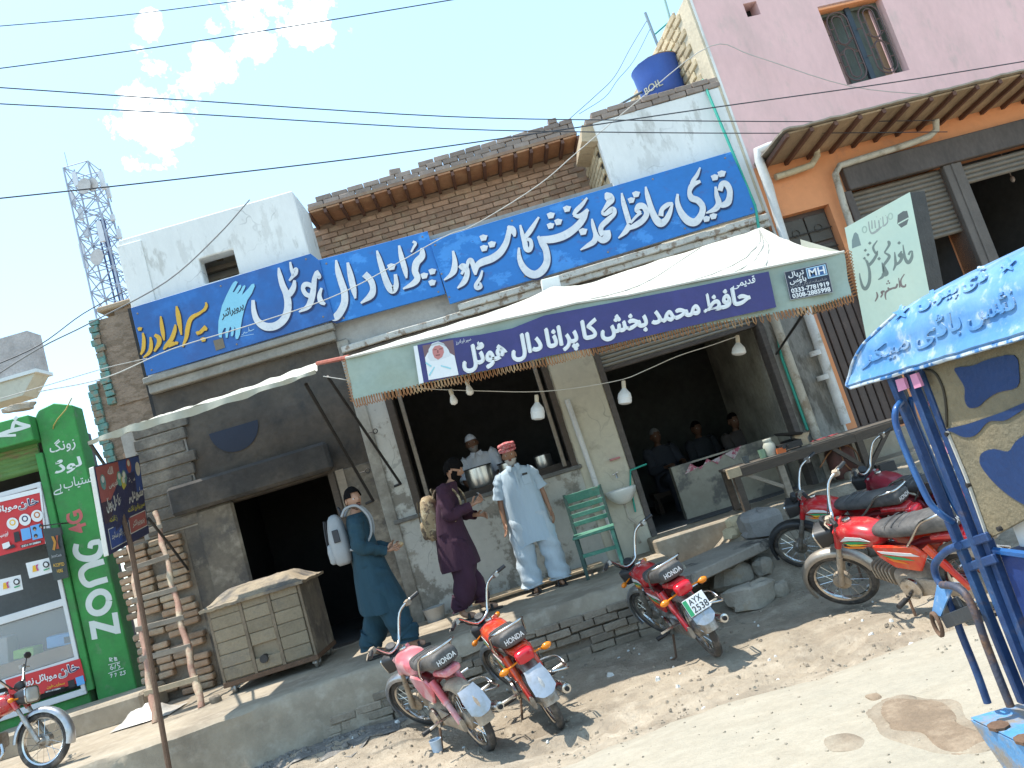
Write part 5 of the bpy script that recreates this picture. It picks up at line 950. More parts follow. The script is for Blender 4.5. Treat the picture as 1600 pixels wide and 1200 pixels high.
g = MB(); g.grid(lambda u, v: lerpP(LF, u) + Vector((0, 0.02*math.sin(u*40)*v, -v*(0.03+0.05*math.sin(PI*min(1, u*1.15))*(0.8+0.5*hz(u*10, 0, 1.7))))), 50, 3); LA(g, 'hem', M('dull canvas hem', (0.36, 0.35, 0.28), 0.9, 0.1), smooth=60, solid=0.003)
for a, b, ya in (((478, 600), (583, 782), 7.2), ((140, 692), (165, 728), 6.87)):
    g = MB(); g.tube([onY(*a, ya), onY(*b, WY-.06 if a[0] > 200 else 9.0)], 0.018, 7); LA(g, 'strut', m_iron)
g = MB(); p = onY(583, 782, WY-.06); g.tube([p, p+Vector((-0.1, 0.03, -0.01))], 0.014, 6); LA(g, 'strut_foot', m_iron)
for (x, y) in ((571, 735), (583, 673)):
    p = onY(x-8, y+4, 8.6); g = MB(); g.tube([p, p+Vector((0.06, 0, 0.0))], 0.006, 5); g.tube([p+Vector((0.085+0.025*math.cos(2*PI*i/8), 0, 0.025*math.sin(2*PI*i/8))) for i in range(8)], 0.006, 5, closed=True); LA(g, 'ring_hook', m_iron)
# ================================================================ motorcycles: +y is forward, origin on the ground between the wheels
m_tyre = M('dusty tyre', (0.05, 0.046, 0.042), 0.9, 0.3, 9, 0.3, 60, col2=(0.14, 0.12, 0.10), thr=0.56, soft=0.1, s2=9)
m_chrome = M('dull chrome', (0.55, 0.54, 0.52), 0.22, 0.12, 12, 0.03, 40, metal=1.0, col2=(0.35, 0.31, 0.26), thr=0.62, soft=0.06, s2=14)
m_alloy = M('dirty alloy', (0.36, 0.34, 0.31), 0.45, 0.25, 14, 0.15, 40, metal=0.75, col2=(0.22, 0.18, 0.14), thr=0.55, soft=0.1, s2=12)
m_fend = M('bright fender steel', (0.42, 0.42, 0.43), 0.34, 0.12, 6, 0.06, 30, metal=0.8, col2=(0.33, 0.31, 0.27), thr=0.56, soft=0.1, s2=9)
m_redp = M('red tank enamel', (0.50, 0.012, 0.018), 0.25, 0.10, 3, 0.02, 30, coat=0.35, col2=(0.36, 0.05, 0.045), thr=0.56, soft=0.12, s2=7, col3=(0.40, 0.22, 0.17), thr3=0.66, s3=16)
m_redf = M('faded pink red enamel', (0.60, 0.13, 0.15), 0.35, 0.12, 4, 0.02, 30, coat=0.3, col2=(0.62, 0.36, 0.36), thr=0.52, soft=0.08, s2=6)
m_redd = M('dull crimson enamel', (0.26, 0.015, 0.03), 0.35, 0.15, 4, 0.02, 30, coat=0.3)
m_redo = M('orange red enamel', (0.62, 0.03, 0.015), 0.22, 0.08, 4, 0.02, 30, coat=0.35, col2=(0.66, 0.12, 0.03), thr=0.56, soft=0.12, s2=5, col3=(0.42, 0.24, 0.16), thr3=0.66, s3=16)
m_seat = M('dusty black seat vinyl', (0.055, 0.053, 0.052), 0.6, 0.25, 7, 0.25, 30, col2=(0.13, 0.12, 0.11), thr=0.55, soft=0.12, s2=6)
m_plas = M('black plastic', (0.025, 0.025, 0.026), 0.5, 0.2, 8, 0.1, 40)
m_amber = M('amber lens', (0.75, 0.22, 0.01), 0.2, 0.05, bump=0); m_tail = M('red lens', (0.55, 0.01, 0.02), 0.15, 0.05, bump=0, coat=0.4)
m_lens = M('headlamp glass', (0.55, 0.57, 0.55), 0.12, 0.1, 20, 0.2, 60, metal=0.3)
m_frame = M('black red frame enamel', (0.20, 0.012, 0.014), 0.4, 0.2, 8, 0.1, 30)
m_decw = flat('white decal', (0.72, 0.72, 0.7), 0.35); m_decg = flat('green decal', (0.03, 0.32, 0.12), 0.35); m_decy = flat('yellow decal', (0.8, 0.45, 0.03), 0.35); m_decb = flat('blue decal', (0.08, 0.28, 0.6), 0.35); m_deco = flat('orange decal', (0.75, 0.2, 0.02), 0.35)
WB = 1.21; RW = 0.28; FA = Vector((0, 0.62, RW)); RA = Vector((0, 0.62-WB, RW)); RK = math.radians(27)
AX = Vector((0, -math.sin(RK), math.cos(RK)))            # steering axis, upwards
SP = FA + AX*0.56                                        # a point of the steering axis near the yoke
def torus(mb, c, R, r, n=32, k=8, sx=1.0):
    return mb.loft([[Vector(c) + Vector((r*sx*math.cos(2*PI*j/k), (R + r*math.sin(2*PI*j/k))*math.cos(2*PI*i/n), (R + r*math.sin(2*PI*j/k))*math.sin(2*PI*i/n))) for j in range(k)] for i in range(n)], closed=True, cap=False)
def wheel(parent, c, name, drum):
    g = MB(); torus(g, c, 0.245, 0.037, 36, 8, 0.85); w = g.build(name, m_tyre, parent, smooth=50)
    g = MB()
    g.loft([[Vector(c)+Vector((x, r*math.cos(2*PI*i/36), r*math.sin(2*PI*i/36))) for x, r in ((-.026, .222), (-.02, .207), (0, .202), (.02, .207), (.026, .222), (0, .214))] for i in range(36)], closed=True, cap=False); g.build('rim', m_chrome, w, smooth=40)
    g = MB(); g.lathe([(0.02, -.075), (0.03, -.06), (drum, -.045), (drum, 0.02), (0.045, .03), (0.03, .06), (0.018, .075)], c, (1, 0, 0), 20); g.build('hub', m_alloy, w, smooth=40)
    g = MB()
    for i in range(18):
        a = 2*PI*i/18; b = a + (0.35 if i % 2 else -0.35); s = 0.03 if i % 4 < 2 else -0.03
        g.tube([Vector(c)+Vector((s, 0.06*math.cos(b), 0.06*math.sin(b))), Vector(c)+Vector((0, 0.208*math.cos(a), 0.208*math.sin(a)))], 0.0028, 4, cap=False)
    g.build('spokes', m_chrome, w, smooth=60); return w
def arcf(mb, c, R, a0, a1, w, h, n=18, drop=0.018):
    rings = []
    for i in range(n+1):
        a = a0+(a1-a0)*i/n; rings.append([Vector(c)+Vector((x, (R+dz)*math.cos(a), (R+dz)*math.sin(a))) for x, dz in ((-w/2, -h), (-w/2, -h*.3), (-w*0.36, drop*.4), (0, drop), (w*0.36, drop*.4), (w/2, -h*.3), (w/2, -h))])
    return mb.loft(rings, open_ring=True, cap=False)
def ringsect(y, z, hw, hh, p=2.6, n=18, bot=1.0):
    out = []
    for j in range(n):
        a = 2*PI*j/n; ca, sa = math.cos(a), math.sin(a); x = hw*math.copysign(abs(ca)**(2/p), ca); q = hh*math.copysign(abs(sa)**(2/p), sa)
        out.append(Vector((x, y, z + (q if q > 0 else q*bot))))
    return out
def make_bike():
    b = thing('motorcycle', 'x', 'motorcycle', (0, 0, 0), 0, 'motorcycles parked along the street')
    wheel(b, RA, 'rear_wheel', 0.075)
    fw = wheel(b, FA, 'front_wheel', 0.072)
    # steered parts
    g = MB()
    for s in (-1, 1):
        lo = FA + Vector((s*0.075, 0, 0)); g.tube([lo, lo+AX*0.30], 0.024, 10); g.tube([lo+AX*0.30, lo+AX*0.58], 0.019, 10)
    fork = g.build('fork', m_alloy, b, smooth=50)
    g = MB()
    for s in (-1, 1): p = FA+Vector((s*0.075, 0, 0)); g.tube([p+AX*0.40, p+AX*0.57], 0.029, 10)
    g.beam(FA+AX*0.56+Vector((-0.1, 0, 0)), FA+AX*0.56+Vector((0.1, 0, 0)), 0.06, 0.03); g.build('fork_cover', m_redp, fork, smooth=50)
    g = MB(); arcf(g, FA, 0.305, math.radians(-18), math.radians(172), 0.10, 0.035); ff = g.build('front_fender', m_fend, b, smooth=50, solid=0.002)
    g = MB(); hb = [(-0.37, -0.17, 0.23), (-0.30, -0.13, 0.235), (-0.22, -0.05, 0.20), (-0.11, 0.01, 0.06), (-0.05, 0.01, 0.02), (0.05, 0.01, 0.02), (0.11, 0.01, 0.06), (0.22, -0.05, 0.20), (0.30, -0.13, 0.235), (0.37, -0.17, 0.23)]
    H = [SP + Vector((0, 0, 0.05)) + Vector(p) for p in hb]; g.tube([Vector(p) for p in cr([tuple(p) for p in H], 4)], 0.0125, 8); bar = g.build('handlebar', m_chrome, b, smooth=60)
    for s in (0, 1):
        a, c2 = (H[0], H[1]) if s == 0 else (H[-1], H[-2]); e = a+(a-c2)*0.5
        t = MB(); t.tube([e, a.lerp(c2, 0.55)], 0.018, 8); t.build('grip', m_plas, bar, smooth=50)
        t = MB(); q = c2+Vector((0, 0.03, -0.01)); t.tube([q, q.lerp(a, .5)+Vector((0, 0.05, -.01)), e+Vector((0, 0.06, -0.012))], [.008, .007, .005], 6); t.box(c2.x-.022, c2.x+.022, c2.y-.02, c2.y+.03, c2.z-.03, c2.z+.012); t.build('lever', m_alloy, bar, smooth=50)
    t = MB(); t.tube([H[2], H[2]+Vector((0.05, .04, -.10)), SP+Vector((-.03, .10, 0.02)), SP+Vector((-.02, 0.02, -.1))], 0.006, 5); t.tube([H[7], H[7]+Vector((-.05, .05, -.08)), SP+Vector((.03, .09, 0.0)), SP+Vector((.02, .02, -.12))], 0.006, 5); t.build('control_cable', m_plas, bar)
    hc = SP + Vector((0, 0.15, -0.035)); g = MB()
    g.loft([ringsect(hc.y+y, hc.z, w, h, 4.5, 20) for y, w, h in ((-.11, .04, .035), (-.10, .07, .06), (-.03, .093, .078), (.03, .098, .083), (.035, .088, .073))]); hl = g.build('headlight', m_plas, b, smooth=40)
    t = MB(); t.loft([ringsect(hc.y+y, hc.z, w, h, 4.5, 20) for y, w, h in ((.030, .090, .075), (.042, .08, .066), (.048, .05, .04))]); t.build('headlight_lens', m_lens, hl, smooth=50)
    t = MB(); t.loft([ringsect(hc.y+y, hc.z, w, h, 4.5, 20) for y, w, h in ((.028, .099, .084), (.040, .099, .084), (.040, .090, .075), (.028, .090, .075))], closed=True, cap=False); t.build('headlight_rim', m_chrome, hl, smooth=40)
    t = MB(); t.lathe([(0.035, -.03), (0.045, 0), (0.045, .035), (0.04, .04)], SP+Vector((0, 0.07, 0.07)), (0, -0.5, .85), 16); t.build('speedometer', m_plas, hl, smooth=40)
    for s in (-1, 1):
        t = MB(); c = hc+Vector((s*0.16, -0.05, -0.01)); t.tube([hc+Vector((s*0.08, -.05, -.01)), c], 0.008, 6); t.ell(c+Vector((s*.02, 0, 0)), 0.035, 0.024, 0.024, 10, 6); t.build('indicator', m_amber, hl, smooth=60)
    # fuel tank with decals
    g = MB(); g.loft([ringsect(y, z, w, h, 2.7, 20, bot) for y, z, w, h, bot in ((.385, .715, .02, .02, 1), (.375, .715, .065, .05, 1), (.33, .715, .102, .085, .9), (.24, .72, .125, .10, 1), (.12, .715, .125, .10, 1.05), (.02, .70, .112, .085, 1), (-.04, .69, .085, .06, 1), (-.05, .69, .03, .03, 1))]); tank = g.build('fuel_tank', m_redp, b, smooth=60)
    t = MB(); t.lathe([(0.03, 0), (0.034, .012), (0.03, .022), (0.012, .026)], (0, .25, .818), (0, 0.05, 1), 16); t.build('tank_cap', m_chrome, tank, smooth=40)
    def side(s, pts, m, nm, par, x): g2 = MB(); P = [Vector((s*x(y, z), y, z)) for y, z in pts]; g2.prism(P if s > 0 else P[::-1], (s*0.003, 0, 0)); return g2.build(nm, m, par)
    tx = lambda y, z: 0.1268 - 1.6*max(0, abs(z-.712)-.055)**1.4 - (0.5*max(0, y-.25)**1.3)
    for s in (-1, 1):
        side(s, [(.30, .70), (.22, .745), (.08, .735), (.0, .70), (.10, .71), (.2, .712)], m_decw, 'decal', tank, tx)
        side(s, [(.28, .692), (.2, .703), (.1, .70), (.0, .69), (.1, .684), (.2, .68)], m_decg, 'decal', tank, tx); side(s, [(.24, .678), (.15, .68), (.05, .672), (.12, .664), (.2, .664)], m_decy, 'decal', tank, tx)
        side(s, [(.30, .655), (.2, .66), (.06, .655), (.1, .64), (.24, .64)], m_deco, 'decal', tank, tx)
    # seat, grab rail, tail
    g = MB(); g.loft([ringsect(y, z, w, h, 3.0, 20, .8) for y, z, w, h in ((-.0, .745, .05, .02), (-.02, .745, .085, .045), (-.08, .745, .105, .055), (-.2, .752, .125, .06), (-.34, .765, .132, .065), (-.48, .785, .13, .072), (-.6, .80, .122, .078), (-.66, .80, .116, .074), (-.69, .80, .108, .066), (-.70, .80, .09, .05))]); seat = g.build('seat', m_seat, b, smooth=60)
    t = MB(); put_text(t, 'HONDA', (-0.082, -.700, .778), (1, 0, 0), (0, 0.0, 1), 0.165, 0.042, weight=0.02, nrm=(0, -1, 0), lift=0.004); t.build('seat_lettering', m_decw, seat, fix=False)
    for i in range(5):
        t = MB(); y = -.16-.07*i; t.tube([(x, y, .752+.0155*0+ (0.062+0.007*i*0.5)*(1-(x/.14)**4)**.5 + (0.012*max(0, -y-.2))+0.002) for x in (-.11, -.08, -.04, 0, .04, .08, .11)], 0.004, 4); t.build('seat_seam', m_seat, seat, smooth=60)
    g = MB(); g.tube([Vector(p) for p in cr([(-.125, -.30, .66), (-.15, -.40, .74), (-.15, -.52, .85), (-.14, -.64, .89), (-.08, -.70, .895), (.08, -.70, .895), (.14, -.64, .89), (.15, -.52, .85), (.15, -.40, .74), (.125, -.30, .66)], 4)], 0.011, 8); g.build('grab_rail', m_chrome, b, smooth=60)
    g = MB(); g.loft([ringsect(y, z, w, h, 3.4, 16) for y, z, w, h in ((-.48, .69, .085, .025), (-.6, .70, .085, .03), (-.70, .70, .075, .03), (-.72, .70, .06, .02))]); g.build('tail_cowl', m_redp, b, smooth=50)
    g = MB(); g.loft([ringsect(y, z, w, h, 4, 16) for y, z, w, h in ((-.70, .665, .07, .045), (-.76, .66, .078, .05), (-.785, .655, .065, .042), (-.79, .655, .04, .025))]); g.build('tail_light', m_tail, b, smooth=50)
    for s in (-1, 1):
        t = MB(); c = Vector((s*.17, -.70, .62)); t.tube([Vector((s*.05, -.69, .63)), c], 0.008, 6); t.ell(c+Vector((s*.02, -.01, 0)), 0.045, 0.026, 0.026, 10, 6); t.build('indicator', m_amber, b, smooth=60)
    g = MB(); arcf(g, RA, 0.315, math.radians(62), math.radians(178), 0.13, 0.04); g.build('rear_fender', m_alloy, b, smooth=50, solid=0.002)
    g = MB(); g.grid(lambda u, v: (lambda w: Vector((w*(2*u-1), -.80-.11*v-.014*(1-(2*u-1)**2)+.02*(1-v)**3, .56-.20*v+.012*(2*u-1)**4*(v > .9))))(.074+.016*sm(0, .4, v)-.03*sm(.86, 1, v)), 10, 12); g.build('mud_flap', m_fend, b, smooth=60, solid=0.003)
    # frame, engine, pipes
    g = MB(); g.tube([SP-AX*0.05, Vector((0, .10, .60)), Vector((0, -.15, .55)), Vector((0, -.35, .62)), Vector((0, -.62, .66))], [.03, .04, .045, .035, .025], 10); g.tube([Vector((0, -.15, .55)), Vector((0, -.2, .32)), Vector((0, -.12, .25))], .03, 8)
    for s in (-1, 1): g.tube([Vector((s*.075, -.15, .30)), RA+Vector((s*.075, 0, 0))], .018, 8)
    g.build('frame', m_frame, b, smooth=50)
    g = MB(); g.loft([ringsect(y, z, w, h, 3.2, 16) for y, z, w, h in ((.02, .33, .07, .06), (-.02, .32, .11, .10), (-.12, .30, .125, .115), (-.22, .30, .11, .10), (-.26, .30, .07, .06))]); en = g.build('engine', m_alloy, b, smooth=45)
    for i in range(6):
        t = MB(); y = .04+.028*i; t.loft([ringsect(y, .345+.01*i, .075, .07, 5, 14), ringsect(y+.012, .345+.01*i, .075, .07, 5, 14)]); t.build('cooling_fin', m_alloy, en, smooth=40)
    t = MB(); t.lathe([(.085, 0), (.085, .02), (.06, .03)], (-.12, -.14, .30), (-1, 0, 0), 18); t.build('engine_cover', m_chrome, en, smooth=40)
    for s in (-1, 1):
        t = MB(); P = [Vector((s*.10, y, z)) for y, z in ((.02, .66), (-.34, .66), (-.42, .58), (-.30, .44), (-.10, .47), (.0, .56))]; t.prism(P if s > 0 else P[::-1], (s*.03, 0, 0)); pan = t.build('side_panel', m_redo, b, bevel=0.012, smooth=40)
        sx = lambda y, z: 0.131
        side(s, [(-.02, .62), (-.30, .60), (-.36, .575), (-.2, .58), (-.05, .60)], m_decw, 'decal', pan, sx); side(s, [(-.04, .59), (-.22, .565), (-.30, .54), (-.14, .55)], m_decg, 'decal', pan, sx); side(s, [(-.06, .57), (-.2, .53), (-.24, .51), (-.12, .53)], m_deco, 'decal', pan, sx)
    g = MB(); g.tube([Vector(p) for p in cr([(.06, .22, .36), (.09, .24, .26), (.12, .12, .19), (.13, -.1, .20), (.14, -.3, .25)], 4)], 0.017, 8); ex = g.build('exhaust_pipe', m_chrome, b, smooth=60)
    t = MB(); t.tube([Vector((.14, -.28, .25)), Vector((.145, -.36, .26)), Vector((.15, -.80, .30)), Vector((.15, -.84, .303)), Vector((.15, -.842, .303))], [.018, .042, .045, .036, .022], 14); t.build('muffler', m_chrome, ex, smooth=45)
    t = MB(); t.tube([Vector((.15, -.838, .303)), Vector((.15, -.862, .305))], .019, 10); t.build('muffler_tip', m_black, ex)
    g = MB(); g.loft([[Vector((-.10, y, z)) for y, z in ()] or ringsect(-.18, .30, .018, .075, 3, 12), ringsect(-.40, .29, .018, .055, 3, 12), ringsect(-.63, .28, .018, .05, 3, 12)]); cc = g.build('chain_cover', m_alloy, b, smooth=45); cc.location = (-.095, 0, 0)
    for s in (-1, 1):
        a = Vector((s*.10, -.42, .64)); e = RA+Vector((s*.095, 0, .02)); t = MB(); t.tube([a, a.lerp(e, .55)], .031, 10); t.tube([a.lerp(e, .55), e], .024, 10); t.build('shock_absorber', m_redo if s < 2 else m_chrome, b, smooth=50)
        t = MB(); t.tube([Vector((s*.08, -.08, .22)), Vector((s*.25, -.08, .23))], .012, 6); t.tube([Vector((s*.17, -.08, .23)), Vector((s*.27, -.08, .232))], .02, 8); t.build('foot_peg', m_plas, b, smooth=50)
        t = MB(); t.tube([Vector((s*.09, -.42, .34)), Vector((s*.20, -.46, .36)), Vector((s*.29, -.46, .36))], .011, 6); t.build('rear_peg', m_chrome, b, smooth=50)
    g = MB(); g.tube([Vector((.12, .0, .30)), Vector((.19, -.02, .33)), Vector((.20, -.16, .48)), Vector((.29, -.17, .48))], .010, 6); g.build('kick_lever', m_chrome, b, smooth=60)
    g = MB(); g.tube([Vector((-.09, -.03, .22)), Vector((-.20, -.10, .02)), Vector((-.25, -.08, .012))], .011, 6); g.build('side_stand', m_rust, b, smooth=50)
    g = MB(); g.tube([Vector(p) for p in cr([(.08, -.5, .5), (.24, -.52, .47), (.27, -.60, .40), (.25, -.74, .40), (.12, -.78, .45)], 4)], .008, 6); g.tube([Vector((.245, -.56, .44)), Vector((.24, -.76, .42))], .006, 5); g.build('sari_guard', m_chrome, b, smooth=60)
    return b
STEER = {'fork', 'front_wheel', 'front_fender', 'handlebar', 'headlight'}
BS = 0.90
def place_bike(b, rear, front, steer, lean, label, mats=None, hide=(), z=None, BS=BS, by_front=False):
    r = rear if isinstance(rear, Vector) else gnd(*rear); f = front if isinstance(front, Vector) else gnd(*front)
    d = (f-r); d.z = 0; d.normalize(); o = r + d*(WB-0.62)*BS; f2 = r + d*WB*BS
    if by_front: o = f - d*0.62*BS; f2 = f.copy(); r = f - d*WB*BS
    def gh(p): return z if z is not None else max(street_z(p.x, p.y), bank_z(p.x, p.y) if p.y > 6.7 and p.x > 1.3 else -9)
    zr, zf = gh(r), gh(f2); pitch = math.atan2(zf-zr, WB*BS); o.z = zr + (zf-zr)*(WB-0.62)/WB; ang = math.atan2(-d.x, d.y)
    b.matrix_world = Matrix.Translation(o) @ Matrix.Rotation(ang, 4, 'Z') @ Matrix.Rotation(pitch, 4, 'X') @ Matrix.Rotation(lean, 4, 'Y') @ Matrix.Scale(BS, 4)
    S = Matrix.Translation(SP) @ Matrix.Rotation(steer, 4, AX) @ Matrix.Translation(-SP)
    for c in b.children:
        nm = c.name.split('.')[0]
        if nm in STEER: c.matrix_basis = S
    b['label'] = label
    for c in kids(b):
        for k, m in enumerate(c.data.materials):
            new = (mats or {}).get(m.name)
            if new: c.material_slots[k].link = 'OBJECT'; c.material_slots[k].material = new
        if c.name.split('.')[0] in hide: bpy.data.objects.remove(c)
    return b
proto = make_bike()
def new_bike(): return copy_tree(proto)
lean = -0.16
dusty = M('dust caked metal', (0.30, 0.235, 0.17), 0.9, 0.25, 9, 0.3, 40, col2=(0.42, 0.34, 0.25), thr=0.55, soft=0.1, s2=7)
lean = -0.22
b1 = place_bike(new_bike(), (764, 1172), (646, 1128), 0.5, lean, 'motorcycle with sun-faded pinkish tank and no number plate, parked nearest the oven trolley', {m_redp.name: m_redf, m_redo.name: m_redf, m_alloy.name: dusty, m_amber.name: m_plas}, hide=('tail_light', 'indicator', 'decal'))
b2 = place_bike(new_bike(), (876, 1138), (812, 1078), 0.5, lean, 'motorcycle with orange red tank and amber indicators parked before the man in purple', {m_redp.name: m_redo})
b3 = place_bike(new_bike(), (1120, 1026), (1012, 980), 0.45, lean, 'motorcycle with black seat and white number plate parked by the green chair', {m_redo.name: m_redp})
b4 = place_bike(new_bike(), (1490, 962), (1342, 950), 0.5, -0.26, 'dusty red motorcycle seen side-on in full sun behind the blue rickshaw bars', {m_alloy.name: dusty, m_fend.name: M('dusty fender', (0.36, 0.32, 0.27), 0.45, 0.15, 6, 0.1, 30, metal=0.6)}, hide=('indicator',), BS=0.94, by_front=True)
b5 = place_bike(new_bike(), (1402, 898), (1266, 890), 0.45, -0.2, 'red motorcycle with black front fender, in shade just behind the dusty side-on one', {m_fend.name: m_plas, m_redo.name: m_redp}, hide=('indicator',), by_front=True)
b6 = place_bike(new_bike(), (1462, 872), (1385, 842), 0.35, lean, 'dark crimson motorcycle standing in shade beside the long table', {m_redp.name: m_redd, m_redo.name: m_redd}, hide=('indicator', 'decal'), by_front=True)
p0 = onZ(94, 1198, PZ); b0 = place_bike(proto, p0 + Vector((-1.20, 0.12, 0)), p0, 0.0, -0.12, 'red motorcycle with silver fender and white and green tank decals at lower left', z=PZ)
# number plate of the bike by the chair
def plate(b, lines, lab=None):
    c = Vector((0, -.865, .525)); ux = Vector((1, 0, 0)); uy = Vector((0, .26, .965)).normalized(); n = ux.cross(uy)
    g = MB(); g.prism([c+ux*x+uy*y for x, y in ((-.10, -.07), (.10, -.07), (.10, .07), (-.10, .07))], n*0.004); p = g.build('number_plate', m_w, b, bevel=0.004)
    g = MB(); g.prism([c+n*0.004+ux*x+uy*y for x, y in ((-.098, -.066), (-.062, -.066), (-.062, .066), (-.098, .066))], n*0.001); g.build('plate_strip', m_grn, p)
    g = MB(); put_text(g, lines[0], c-ux*.055+uy*.01, ux, uy, 0.12, 0.048, nrm=n, lift=.0055, weight=.01); put_text(g, lines[1], c-ux*.055-uy*.058, ux, uy, 0.145, 0.055, nrm=n, lift=.0055, weight=.01); g.build('plate_lettering', m_blk, p, fix=False)
plate(b3, ('AYX', '2538'))
# mirror on the left-edge bike
for s in (-1,):
    bar0 = [c for c in b0.children if c.name.startswith('handlebar')][0]
    t = MB(); q = SP+Vector((-.16, -.0, .20)); t.tube([q, q+Vector((-.03, .02, .14))], .006, 6); t.ell(q+Vector((-.05, .02, .17)), .055, .014, .035, 12, 6); t.build('mirror', m_plas, bar0, smooth=60)
# ================================================================ motor rickshaw at the right, its side along the street's cross direction
m_rb = M('sky blue rickshaw enamel', (0.075, 0.22, 0.46), 0.42, 0.12, 3, 0.15, 14, col2=(0.17, 0.32, 0.50), thr=0.53, soft=0.12, s2=4, coat=0.1, col3=(0.55, 0.58, 0.58), thr3=0.655, s3=15)
m_rbd = M('dark blue bar enamel', (0.014, 0.042, 0.125), 0.55, 0.25, 8, 0.2, 30, col2=(0.03, 0.085, 0.20), thr=0.58, soft=0.1, s2=7, col3=(0.10, 0.06, 0.04), thr3=0.68, s3=14)
m_tarp = M('khaki dusty sheet', (0.21, 0.165, 0.095), 0.8, 0.2, 4, 0.4, 50, col2=(0.15, 0.13, 0.085), thr=0.54, soft=0.12, s2=2.4)
m_rpat = M('deep blue stencil', (0.008, 0.032, 0.11), 0.55, 0.12, 5, 0.2, 40)
RX = 1.35
rick = thing('motor_rickshaw', 'blue motor rickshaw with embossed roof skirt, blue bars and khaki patterned side sheet', 'rickshaw', (RX+0.6, 1.8, -0.06))
def RB(mb, name, m, par=None, **k):
    o = mb.build(name, m, **k); o.parent = par or rick; o.matrix_parent_inverse = Matrix.Translation(rick.location).inverted() if par is None else Matrix.Identity(4); return o
prof = [(0.0, 1.535), (-0.012, 1.548), (0.0, 1.565), (0.012, 1.585), (0.018, 1.64), (0.024, 1.672), (0.034, 1.684), (0.045, 1.70), (0.07, 1.735), (0.12, 1.752), (0.3, 1.785), (0.6, 1.80)]
def skirt(u, v):
    k = v*(len(prof)-1); i = min(int(k), len(prof)-2); t = k-i; dx = prof[i][0]+(prof[i+1][0]-prof[i][0])*t; z = prof[i][1]+(prof[i+1][1]-prof[i][1])*t
    yend = 2.92 - 0.46*max(0, (min(z, 1.752)-1.56)/0.192)**1.9
    y = 0.7 + (yend-0.7)*(1-(1-u)**1.0); return Vector((RX+dx - 0.004*hz(y*6, z*4, 1), y, z + 0.003*hz(y*14, 0, 1)*(v < .1)))
g = MB(); g.grid(skirt, 60, len(prof)-1); roof = RB(g, 'roof', m_rb, smooth=50)
g = MB(); g.grid(lambda u, v: Vector((2*(RX+0.6)-skirt(u, v).x, skirt(u, v).y, skirt(u, v).z)), 30, len(prof)-1); RB(g, 'roof_far_half', m_rb, smooth=50)
g = MB(); g.grid(lambda u, v: (lambda a: Vector((a.x + (2*(RX+0.6)-2*a.x)*u, a.y, a.z)))(skirt(1, v)), 6, len(prof)-1); RB(g, 'roof_end', m_rb, smooth=50)
g = MB(); g.tube([skirt(i/40, 0.0)+Vector((-.004, 0, 0)) for i in range(41)], 0.007, 6); RB(g, 'roof_rim', M('chipped white rim', (0.46, 0.52, 0.56), 0.5, 0.15, 9, 0.3, 30, col2=(0.05, 0.18, 0.42), thr=0.49, soft=0.03, s2=12), smooth=60)
g = MB(); g.tube([skirt(1.0, i/24*0.75)+Vector((-.003, 0.002, 0)) for i in range(25)], 0.006, 6); RB(g, 'roof_rim', MATS['chipped white rim'], smooth=60)
def rs(px, py, l=0.0):       # point on the skirt under a picture point (its lower band leans a little)
    p = onX(px, py, RX+0.018); dx = np.interp(p.z, [q[1] for q in prof], [q[0] for q in prof]); p = onX(px, py, RX+float(dx)); p.x -= l; return p
def emboss(name, s, q):
    V, Fc = text_mesh(s, True, 0.012); x0 = min(v[0] for v in V); x1 = max(v[0] for v in V); y0 = min(v[1] for v in V); y1 = max(v[1] for v in V); g = MB(); vs = []
    for v in V:
        u = (v[0]-x0)/(x1-x0); w = (v[1]-y0)/(y1-y0); a, b, c, d = q
        px = (a[0]*(1-u)+b[0]*u)*(1-w)+(d[0]*(1-u)+c[0]*u)*w; py = (a[1]*(1-u)+b[1]*u)*(1-w)+(d[1]*(1-u)+c[1]*u)*w; vs.append(rs(px, py, 0.004+v[2]*0.0004))
    g.add(vs, Fc); me = g.mesh(name, [m_rb, MATS['chipped white rim']], fix=False)
    bm = bmesh.new(); bm.from_mesh(me); r = bmesh.ops.extrude_face_region(bm, geom=bm.faces[:]); 
    for v in [e for e in r['geom'] if isinstance(e, bmesh.types.BMVert)]: v.co.x += 0.007
    bmesh.ops.recalc_face_normals(bm, faces=bm.faces)
    for f in bm.faces: f.material_index = 1 if abs(f.normal.x) < 0.5 and random.random() < 0.45 else 0
    bm.to_mesh(me); bm.free(); o = bpy.data.objects.new(name, me); COL.objects.link(o); o.parent = rick; o.matrix_parent_inverse = Matrix.Translation(rick.location).inverted(); return o
emboss('embossed_lettering', 'نئس باڈی میکر', ((1346, 578), (1592, 492), (1580, 440), (1350, 545)))
emboss('embossed_lettering', 'ڈی پیراں', ((1436, 490), (1545, 444), (1538, 412), (1430, 462)))
for cx, cy in ((1408, 488), (1575, 414)):
    g = MB(); P = []
    for i in range(10):
        r = 13 if i % 2 == 0 else 5; a = -PI/2+i*PI/5; x = cx+r*math.cos(a)-0.30*0; y = cy+r*0.9*math.sin(a)-0.3*(r*math.cos(a)); P.append(rs(x, y, 0.004))
    g.prism(P, (0.006, 0, 0)); RB(g, 'embossed_star', m_rb)
def rp(px, py, x=RX+0.03): return onX(px, py, x)
def flatbar(name, a, b, x, w=0.03, d=0.03, m=m_rbd): g = MB(); g.beam(rp(*a, x), rp(*b, x), d, w, up=(0, 1, 0)); return RB(g, name, m, bevel=0.004)
bx = RX+0.035
flatbar('upright_bar', (1391, 583), (1600, 1098), bx, 0.030); flatbar('upright_bar', (1419, 578), (1622, 1098), bx, 0.030); flatbar('upright_bar', (1440, 572), (1640, 1098), bx+.02, 0.028)
